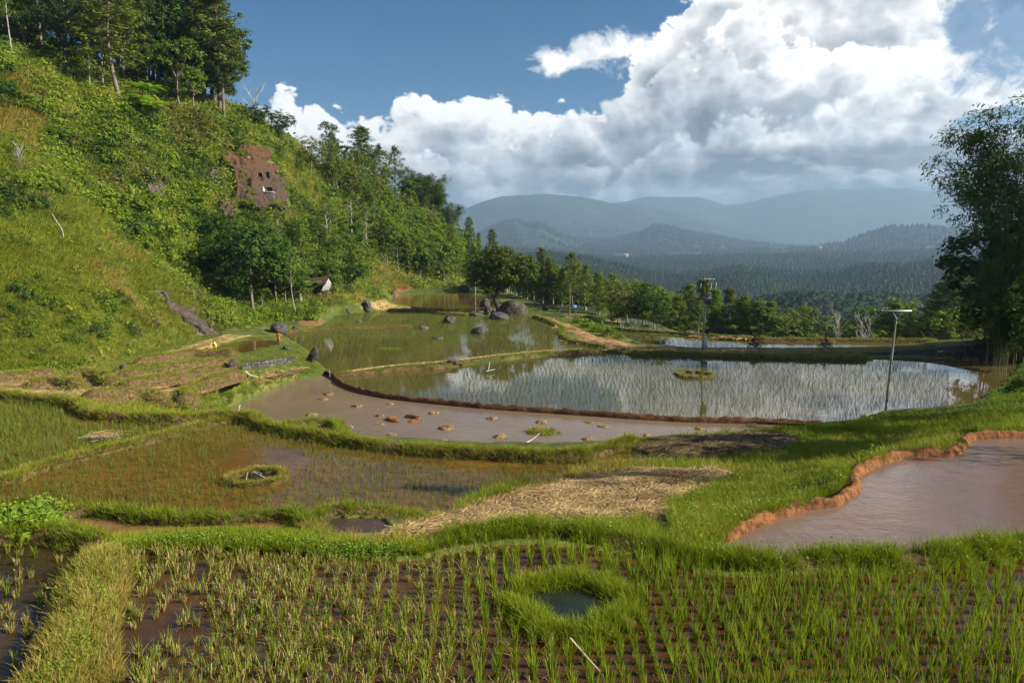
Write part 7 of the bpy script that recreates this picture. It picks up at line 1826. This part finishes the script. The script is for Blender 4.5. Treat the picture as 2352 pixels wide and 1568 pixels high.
zr = [(0, lambda c: c[2] > 1.41), (0, lambda c: c[0] > .44 and c[2] > .9), (1, lambda c: c[2] > .86 and not (c[2] < .93 and c[0] < .2)), (3, lambda c: c[2] < .40), (2, lambda c: True)]
l1 = place_bike(1732, 804.5, 0); l2 = place_bike(1895, 804, math.pi)
motorcycle("black motorcycle ridden by the person with a backpack", l1, R(4), M_BLACK, M_BLACK)
def pack(e):
    g = G(); box(g, (-.26, 0, 1.18), (.20, .30, .44), bev=.07); b_ = g.obj("backpack", M_DARKC, e)
    g = G()
    for s in (-1, 1): v, q = tube([(-.16, s * .12, 1.38), (.04, s * .13, 1.36), (.10, s * .13, 1.2), (-.12, s * .13, 1.0)], .018, 5); g.add(v, q)
    g.obj("strap", M_DARKC, b_)
person("person in black helmet, red jacket and backpack riding a motorcycle", rider_pose(), [M_SKIN, M_RED, M_DARKC, M_BLACK], zr, l1, R(4), 'helmet', pack)
motorcycle("blue grey motorcycle ridden by the bareheaded person in red", l2, R(176), BLUEG, BLUEG)
person("person with dark hair and red shirt riding a motorcycle", rider_pose(), [M_SKIN, M_RED, M_JEANS, M_BLACK], zr, l2, R(176), None)
# person in orange at the fish pool, back bent slightly, hands together
po = hit([640.5], [794])[0]
J = dict(pelvis=(0, 0, .92), waist=(0, -.02, 1.08), chest=(0, -.04, 1.27), neckbase=(0, -.02, 1.43), neck=(0, .01, 1.48), head=(0, .05, 1.57), crown=(0, .04, 1.66), face=(0, 1, 0), side=(1, 0, 0),
  shl=(-.20, -.02, 1.37), ell=(-.27, .04, 1.12), wrl=(-.12, .24, 1.12), shr=(.20, -.02, 1.37), elr=(.27, .04, 1.12), wrr=(.12, .24, 1.12),
  hipl=(-.10, 0, .90), knl=(-.12, .03, .50), anl=(-.13, -.02, .09), tol=(-.14, .12, .04), hipr=(.10, 0, .90), knr=(.12, .04, .50), anr=(.13, -.03, .09), tor=(.15, .11, .04))
zo = [(0, lambda c: c[2] > 1.46), (0, lambda c: c[1] > .12 and c[2] > 1.0), (1, lambda c: c[2] > .90), (2, lambda c: c[2] > .47), (0, lambda c: True)]
person("person in an orange shirt and faded shorts standing at the fish pool", J, [M_SKIN, M_ORANGE, M_CHECK], zo, po + [0, 0, .02], R(-15))
# water buffalo
M_BUFF = plainmat("buffalo_hide", (.115, .072, .045), .85, 0, .35, 3, .3); M_BUFFD = plainmat("dark_buffalo_hide", (.03, .026, .024), .85, 0, .3, 3, .3); M_HORN = plainmat("horn", (.06, .055, .05), .5, 0, .2, 6, .1)
def buffalo(lab, p, rz, s, mat, sink, down=True):
    S = Sk(); zz = lambda z: z
    b = S.chain([(0, 0, .95)], [.40])[0]
    rump = S.chain([(-.55, 0, .98), (-.88, 0, .95)], [.37, .26], b); S.chain([(-1.02, 0, .80), (-1.06, 0, .45)], [.05, .025], rump[1])
    sh = S.chain([(.50, 0, .98)], [.36], b)[0]
    hp = [(.90, 0, .95), (1.20, 0, .74), (1.42, 0, .48), (1.52, 0, .30)] if down else [(.90, 0, 1.05), (1.18, 0, 1.12), (1.45, 0, .98), (1.60, 0, .86)]
    hd = S.chain(hp, [.23, .17, .14, .10], sh)
    for y in (-1, 1): S.chain([np.array(hp[1]) + [0, y * .18, .06], np.array(hp[1]) + [-.03, y * .32, .0]], [.05, .03], hd[1])
    for y in (-1, 1):
        S.chain([(.52, y * .20, .62), (.54, y * .20, .36), (.53, y * .20, .06)], [.13, .085, .075], sh)
        S.chain([(-.62, y * .22, .66), (-.80, y * .22, .42), (-.74, y * .22, .06)], [.16, .085, .075], rump[0])
    e = empty("water_buffalo", p - np.array([0, 0, sink]), rz); e.scale = (s, s, s); tag(e, lab, "buffalo")
    skinmesh("body", S.v, S.e, S.r, [mat], [], e)
    for y in (-1, 1):
        t = np.linspace(0, 1, 8); c = np.array(hp[1]) + [.02, 0, .10]
        P = np.stack([c[0] - .35 * t ** 1.3, c[1] + y * (.12 + .34 * np.sin(t * 2.0)), c[2] + .05 + .12 * t], 1)
        g = G(); v, q = tube(P, .05 * (1 - .85 * t), 7); g.add(v, q); g.obj("horn", M_HORN, e, smooth=True)
    return e
pb = pt(1040, 841, .2); buffalo("brown water buffalo grazing with lowered head in the ditch", pb, R(183), .68, M_BUFF, .10)
pb = hit([1484], [756])[0]; buffalo("small dark buffalo grazing on the lower stepped terrace", pb, R(170), .62, M_BUFFD, 0)
# ------------------------------------------------------------------ small things
M_MOUND = leafmat("wet_straw_mound", (.16, .10, .045), (.42, .29, .13), (.3, .2, .09), .05, .1, 2.0)
def mound_mesh(seed):
    r = np.random.default_rng(seed); v, q = blob(28, 14); k = v[:, 2] > -.35
    n = fbm(v[:, 0] * 2.6 + seed, v[:, 1] * 2.6, seed, 4)
    w = v * [.5, .36, .26] * (1 + 1.1 * n[:, None]); w[:, 2] += .02
    g = G(); g.add(w, q, .25 + n * .9)
    for i in range(150):
        a = r.random() * 6.28; d = r.random() ** .6; c = np.array([math.cos(a) * .46 * d, math.sin(a) * .34 * d, .30 * math.sqrt(max(0, 1 - d * d)) + .02])
        t = np.array([math.cos(a + r.normal(0, 1)), math.sin(a + r.normal(0, 1)), -.35 * d]); l = .10 + .22 * r.random(); s = np.cross(t, [0, 0, 1]) * .010
        g.add([c - t * l * .5 - s, c - t * l * .5 + s, c + t * l * .5 + s + [0, 0, .02], c + t * l * .5 - s + [0, 0, .02]], [[0, 1, 2, 3]], r.random() * .6 + .2)
    return g.mesh("straw_mound", M_MOUND, True)
MM = [mound_mesh(i + 3) for i in range(5)]
MOUNDS = [(756,905,24,"farthest straw mound in the brown pond"),(741,917,22,"flat straw mound just before the farthest one"),(820,933,24,"straw mound above the middle of the pond's left part"),(896,928,17,"small straw mound nearest the mud dike"),(717,953,24,"leftmost straw mound, near the grassy dike"),(872,955,22,"straw mound just left of the mud square, the upper one"),(872,974,18,"straw mound just left of the mud square, the lower one"),(799,981,25,"straw mound by the bulging dike corner"),(899,998,25,"straw mound below the mud square"),(996,949,22,"straw mound right of the mud square"),(1026,984,36,"long wide straw mound in the middle of the pond"),(1015,1015,24,"straw mound touching the front grassy dike"),(1130,961,24,"straw mound between the mud square and the weed islet"),(1148,1003,30,"straw mound left of the white branch"),(1244,970,24,"straw mound right behind the weed islet"),(1352,970,22,"low dark straw mound past the weed islet"),(1386,979,26,"flat elongated straw mound past the weed islet"),(1348,1008,24,"round straw mound near the bend of the front dike"),(1606,985,20,"lone straw mound at the pond's narrow end"),(1486,1000,18,"straw mound beside the dark straw heap")]
for i, (px, py, w, lab) in enumerate(MOUNDS):
    p = pt(px, py, 0.0); s = w * p[1] / F
    o = link("straw_mound", MM[i % 5], None, p - [0, 0, .03 * s]); hz = .5 if "flat" in lab or "low" in lab else .85
    o.scale = (s, s, s * hz); o.rotation_euler = (0, 0, rt.normal(0, .3) + (3.14 if i % 2 else 0)); tag(o, lab, "straw mound", "straw mounds in the brown pond")
# square of mud ridges
def ridge(e, pts):
    C = smoothline(np.array([pt(*a, 0.03) for a in pts]), .10); V_, Q_, _, _ = dike_geo(C, .48, .20, 3, 11, .12, 1.2)
    o_ = np.array(e.location); g = G(); g.add(V_ - o_, Q_); g.obj("mud_ridge", M_BROWN2, e, smooth=True)
M_BROWN2 = clods("reddish_mud", (.17, .075, .032), (.07, .032, .016), 12)
e = empty("mud_square", pt(928, 963, 0)); tag(e, "square pen of low reddish mud ridges in the pond", "mud pen")
ridge(e, [(916,957.5),(898,960.5),(893,963.5),(900,966.5),(921,969.5)]); ridge(e, [(925,956),(945,958.5),(962,961.5),(960,965),(945,968),(932,969.5)])
def stick(name, pts, r0_, r1_, mat, lab, cat="stick"):
    P = smoothline(np.array(pts, float), .15); o_ = P[0].copy(); g = G(); capped(g, P - o_, np.linspace(r0_, r1_, len(P)), 7); return tag(g.obj(name, mat, None, o_), lab, cat)
stick("bleached_branch", [pt(1186, 1031, .1), pt(1205, 1018, .35), pt(1222, 1009, .55), pt(1240, 994, .95)], .06, .03, M_PALEPL, "bent white branch sticking out of the brown pond", "branch")
stick("bamboo_stick", [pt(1310, 1465, 8.55), pt(1345, 1505, 8.52), pt(1379, 1542, 8.45)], .010, .007, M_PALEST, "pale straight stick lying in the front paddy below the ring") if 'M_PALEST' in globals() else stick("bamboo_stick", [pt(1310, 1465, 8.62), pt(1345, 1505, 8.55), pt(1379, 1542, 8.42)], .011, .008, plainmat("pale_cane", (.58, .49, .33), .6, 0, .2, 5, .1), "pale straight stick lying in the front paddy below the ring")
stick("dead_branch", [hit([146], [547])[0], hit([146], [547])[0] + [-.1, 0, 1.0], hit([146], [547])[0] + [-.7, 0, 2.1], hit([146], [547])[0] + [-1.15, 0, 3.0]], .06, .03, M_DEAD, "bare white branch leaning on the grassy hillside", "branch")
for a, b, lab in (((583, 1083), (615, 1100), "longer bare stick stuck across the amber paddy's ring"), ((600, 1087), (578, 1079), "short bare stick across the amber paddy's ring"), ((566, 1100), (568, 1085), "upright bare stick on the amber paddy's ring dike")):
    stick("stick", [pt(*a, 6.45), pt(*b, 6.30)], .014, .010, M_DEAD, lab)
pl_ = hit([575], [868])[0]; k = pl_[1] / F
stick("bleached_log", [pl_ + [-10 * k, 0, .55], pl_ + [0, -.2, .30], pl_ + [20 * k, -.3, .12]], .14, .05, M_DEAD, "bleached forked log lying on the terrace over the pond", "log")
for a, b, lab in (((1022 + 95, 852), (1022 + 115, 848), "longer pale cane lying on the grassy dike by the buffalo"), ((1122, 848), (1125, 833), "upright pale cane on the grassy dike by the buffalo")):
    stick("cane", [pt(*a, .45), pt(*b, .5)], .03, .02, M_PALEPL, lab)
# brush pile in the olive paddy
pb = pt(236, 1012, 6.4); e = empty("brush_pile", pb); tag(e, "pile of dry sticks and straw on a grass islet in the olive paddy", "brush pile")
rb = np.random.default_rng(8); g = G()
for i in range(26):
    a = rb.normal(0, .5); l = .35 + .5 * rb.random(); c = np.array([rb.normal(0, .14), rb.normal(0, .10), .05 + .16 * rb.random()]); d = np.array([math.cos(a), math.sin(a), rb.normal(.1, .15)]) * l / 2
    capped(g, [c - d, c + d], [.010, .006], 5)
g.obj("sticks", M_DEAD, e)
g = G(); v, q, t = straw_proto(4, .8, .012, 60); g.add(v * [1, .7, 2.5], q, t); g.obj("straw", M_STUB, e)
# islet of weeds in the pond, weedy islet in upper paddy
turf("weed_islet", [([(1212,1000),(1222,985),(1255,983),(1290,987),(1288,998),(1240,1003)], 1, 'far', M_GRASS, (.5, 1), 0)], 700) if False else None
def islet(px, py, wx, wy, z, n, mat, lab, seed, hs=(.4, .9)):
    r = np.random.default_rng(seed); a = r.random(n) * 6.28; d = np.sqrt(r.random(n)); c = pt(px, py, z)
    P = np.stack([np.cos(a) * d * wx, np.sin(a) * d * wy, 0 * a], 1); g = G(); grow_tufts(g, P, 'far', hs, .1, 0, seed)
    tag(g.obj("weed_islet", mat, None, c), lab, "weeds")
islet(1250, 993, 1.15, .8, 0, 46, M_GRASS, "sparse weed islet in the brown pond by the white branch", 1, (.6, 1.6)); islet(1232, 992, .45, .4, 0, 40, M_DRYG, "denser grass tuft at one end of the pond's weed islet", 2, (.6, 1.3))
islet(899, 801, 1.7, .9, .4, 60, M_GRASS, "green weed islet in the upper paddy", 3); islet(232, 1021, .9, .5, 6.35, 90, M_GRASS, "grass islet under the brush pile", 4, (.2, .5))
# yellow plastic flag, blue tarpaulin, egrets
pf = hit([497], [806])[0]; k = pf[1] / F
e = empty("marker_flag", pf); tag(e, "yellow plastic bag tied to a stick beside the fish pool", "flag")
g = G(); capped(g, [(0, 0, -.2), (0, 0, .95)], .02, 6); g.obj("stick", M_DEAD, e)
M_YEL = plainmat("yellow_plastic", (.75, .50, .02), .4, 0, .1, 5, .1)
g = G(); U, Vv = np.meshgrid(np.linspace(0, 1, 12), np.linspace(0, 1, 10)); Xf = -.60 * U + .05; Zf = .95 - .50 * Vv * (1 - .3 * U) + .12 * np.sin(U * 6); Yf = .10 * np.sin(U * 9 + Vv * 4)
i = np.arange(9)[:, None] * 12; j = np.arange(11)[None]; Q_ = np.stack([i + j, i + j + 1, i + 13 + j, i + 12 + j], -1).reshape(-1, 4)
g.add(np.stack([Xf, Yf, Zf], -1).reshape(-1, 3), Q_); g.add(np.stack([Xf, Yf + .012, Zf], -1).reshape(-1, 3), Q_[:, ::-1]); g.obj("plastic_bag", M_YEL, e, smooth=True)
pt_ = hit([1318], [706])[0]; v, q = rock_geo(41, (1.7, 1.2, 1.1), 10, .12); v[:, 2] = np.maximum(v[:, 2], -.1); g = G(); g.add(v, q)
tag(g.obj("tarpaulin", plainmat("blue_tarpaulin", (.10, .20, .50), .45, 0, .25, 3, .3), None, pt_ + [0, 0, .08], True), "crumpled blue tarpaulin heap on the far terrace", "tarpaulin")
M_WHITE = plainmat("white_feather", (.78, .77, .74), .7, 0, .1, 6, .05)
def egret(px, py, lab, rz):
    p = hit([px], [py])[0]; e = empty("egret", p, rz); tag(e, lab, "bird"); S = Sk()
    b = S.chain([(0, 0, .40)], [.085])[0]; S.chain([(-.14, 0, .36), (-.26, 0, .32)], [.06, .02], b); n = S.chain([(.10, 0, .48), (.12, 0, .62), (.10, 0, .74), (.15, 0, .80), (.27, 0, .78)], [.05, .028, .025, .034, .008], b)
    for y in (-1, 1): S.chain([(0, y * .04, .30), (-.02, y * .04, .16), (0, y * .04, .0), (.07, y * .05, .0)], [.03, .010, .010, .008], b)
    skinmesh("body", S.v, S.e, S.r, [M_WHITE, M_HORN], [(1, lambda c: c[2] < .26), (1, lambda c: c[0] > .20 and c[2] > .7)], e)
egret(547, 957, "white egret standing on the dike by the brown pond", R(20))
# the curved roof end of a house between the trees
ph = ptd(722, 660, 131); ph[2] = float(gz(ph[0], ph[1])); k = 131 / F
M_ROOF = plainmat("rusty_roof_sheet", (.11, .062, .048), .6, .2, .4, 3, .2); M_PANEL = plainmat("grey_gable_boards", (.42, .41, .42), .7, 0, .2, 4, .2); M_HWOOD = plainmat("dark_house_wood", (.07, .04, .025), .8, 0, .3, 4, .2)
e = empty("house", ph, R(60)); tag(e, "house with an upswept curved roof peeking between the trees", "house")
zt = (660 - 621) * k - 0.0; g = G(); box(g, (0, 0, 1.6), (2.6, 4.6, 1.7), bev=.04); g.obj("wall", M_HWOOD, e)
for sx in (-1, 1):
    for sy in (-1, 1): g = G(); capped(g, [(sx * 1.1, sy * 2.0, -.5), (sx * 1.1, sy * 2.0, .8)], .14, 8); g.obj("post", M_HWOOD, e)
g = G(); yy = np.linspace(-4.0, 4.0, 17); rid = 3.0 + (zt - 3.0) * (np.abs(yy) / 4.0) ** 2.4; wd = 1.7 - .5 * (np.abs(yy) / 4) ** 2; ev = rid - 1.5 - .25 * (1 - (np.abs(yy) / 4))
V_ = np.concatenate([np.stack([s * wd, yy, ev], 1) for s in (-1,)] + [np.stack([0 * yy, yy, rid], 1)] + [np.stack([wd, yy, ev], 1)]); kk = np.arange(16)
Q_ = np.concatenate([np.stack([kk, kk + 1, kk + 18, kk + 17], 1), np.stack([kk + 17, kk + 18, kk + 35, kk + 34], 1)]); g.add(V_, Q_); g.add(V_ - [0, 0, .10], Q_[:, ::-1]); g.obj("roof", M_ROOF, e)
for s in (-1, 1):
    g = G(); y_ = s * 3.75; z1 = 3.0 + (zt - 3.0) * (3.75 / 4) ** 2.4
    g.add([(-1.05, y_, z1 - 1.35), (1.05, y_, z1 - 1.35), (0, y_, z1 - .12), (-.95, y_ - s * .9, z1 - 2.6), (.95, y_ - s * .9, z1 - 2.6)], [[0, 1, 2, 2], [3, 4, 1, 0]]); g.obj("gable", M_PANEL, e)
# far farmhouses in the valley
M_FW = plainmat("white_wall", (.36, .35, .33), .8, 0, .1, 1, 0); M_FR = plainmat("far_roof", (.30, .24, .21), .7, 0, .3, 1, 0)
for px, D, s, lab in ((1768, 760, 7, "white roofed farmhouse on the near forest ridge"), (1438, 3300, 22, "pale farm building low on the misty hills"), (1700, 2300, 12, "pale farmhouse above the dark forest band"), (1560, 1900, 12, "small farmhouse in the forest clearing"), (1880, 4000, 20, "tiny white house at the foot of the misty hill"), (2130, 3600, 18, "tiny pale house on the right misty hill")):
    p = ptd(px, 600, D); p[2] = float(gz(p[0], p[1])) + s * .35; e = empty("farmhouse", p, rt.normal(0, .4)); tag(e, lab, "house")
    g = G(); box(g, (0, 0, s * .22), (s, s * .6, s * .8)); g.obj("wall", M_FW, e)
    g = G(); v_ = np.array([(-.56, -.38, .6), (.56, -.38, .6), (.56, .38, .6), (-.56, .38, .6), (-.56, 0, .92), (.56, 0, .92)]) * s; g.add(v_, [[0, 1, 5, 4], [2, 3, 4, 5], [0, 3, 2, 1]]); g.add(v_, [[0, 4, 3], [1, 2, 5]]); g.obj("roof", M_FR if s > 10 else M_FW, e)
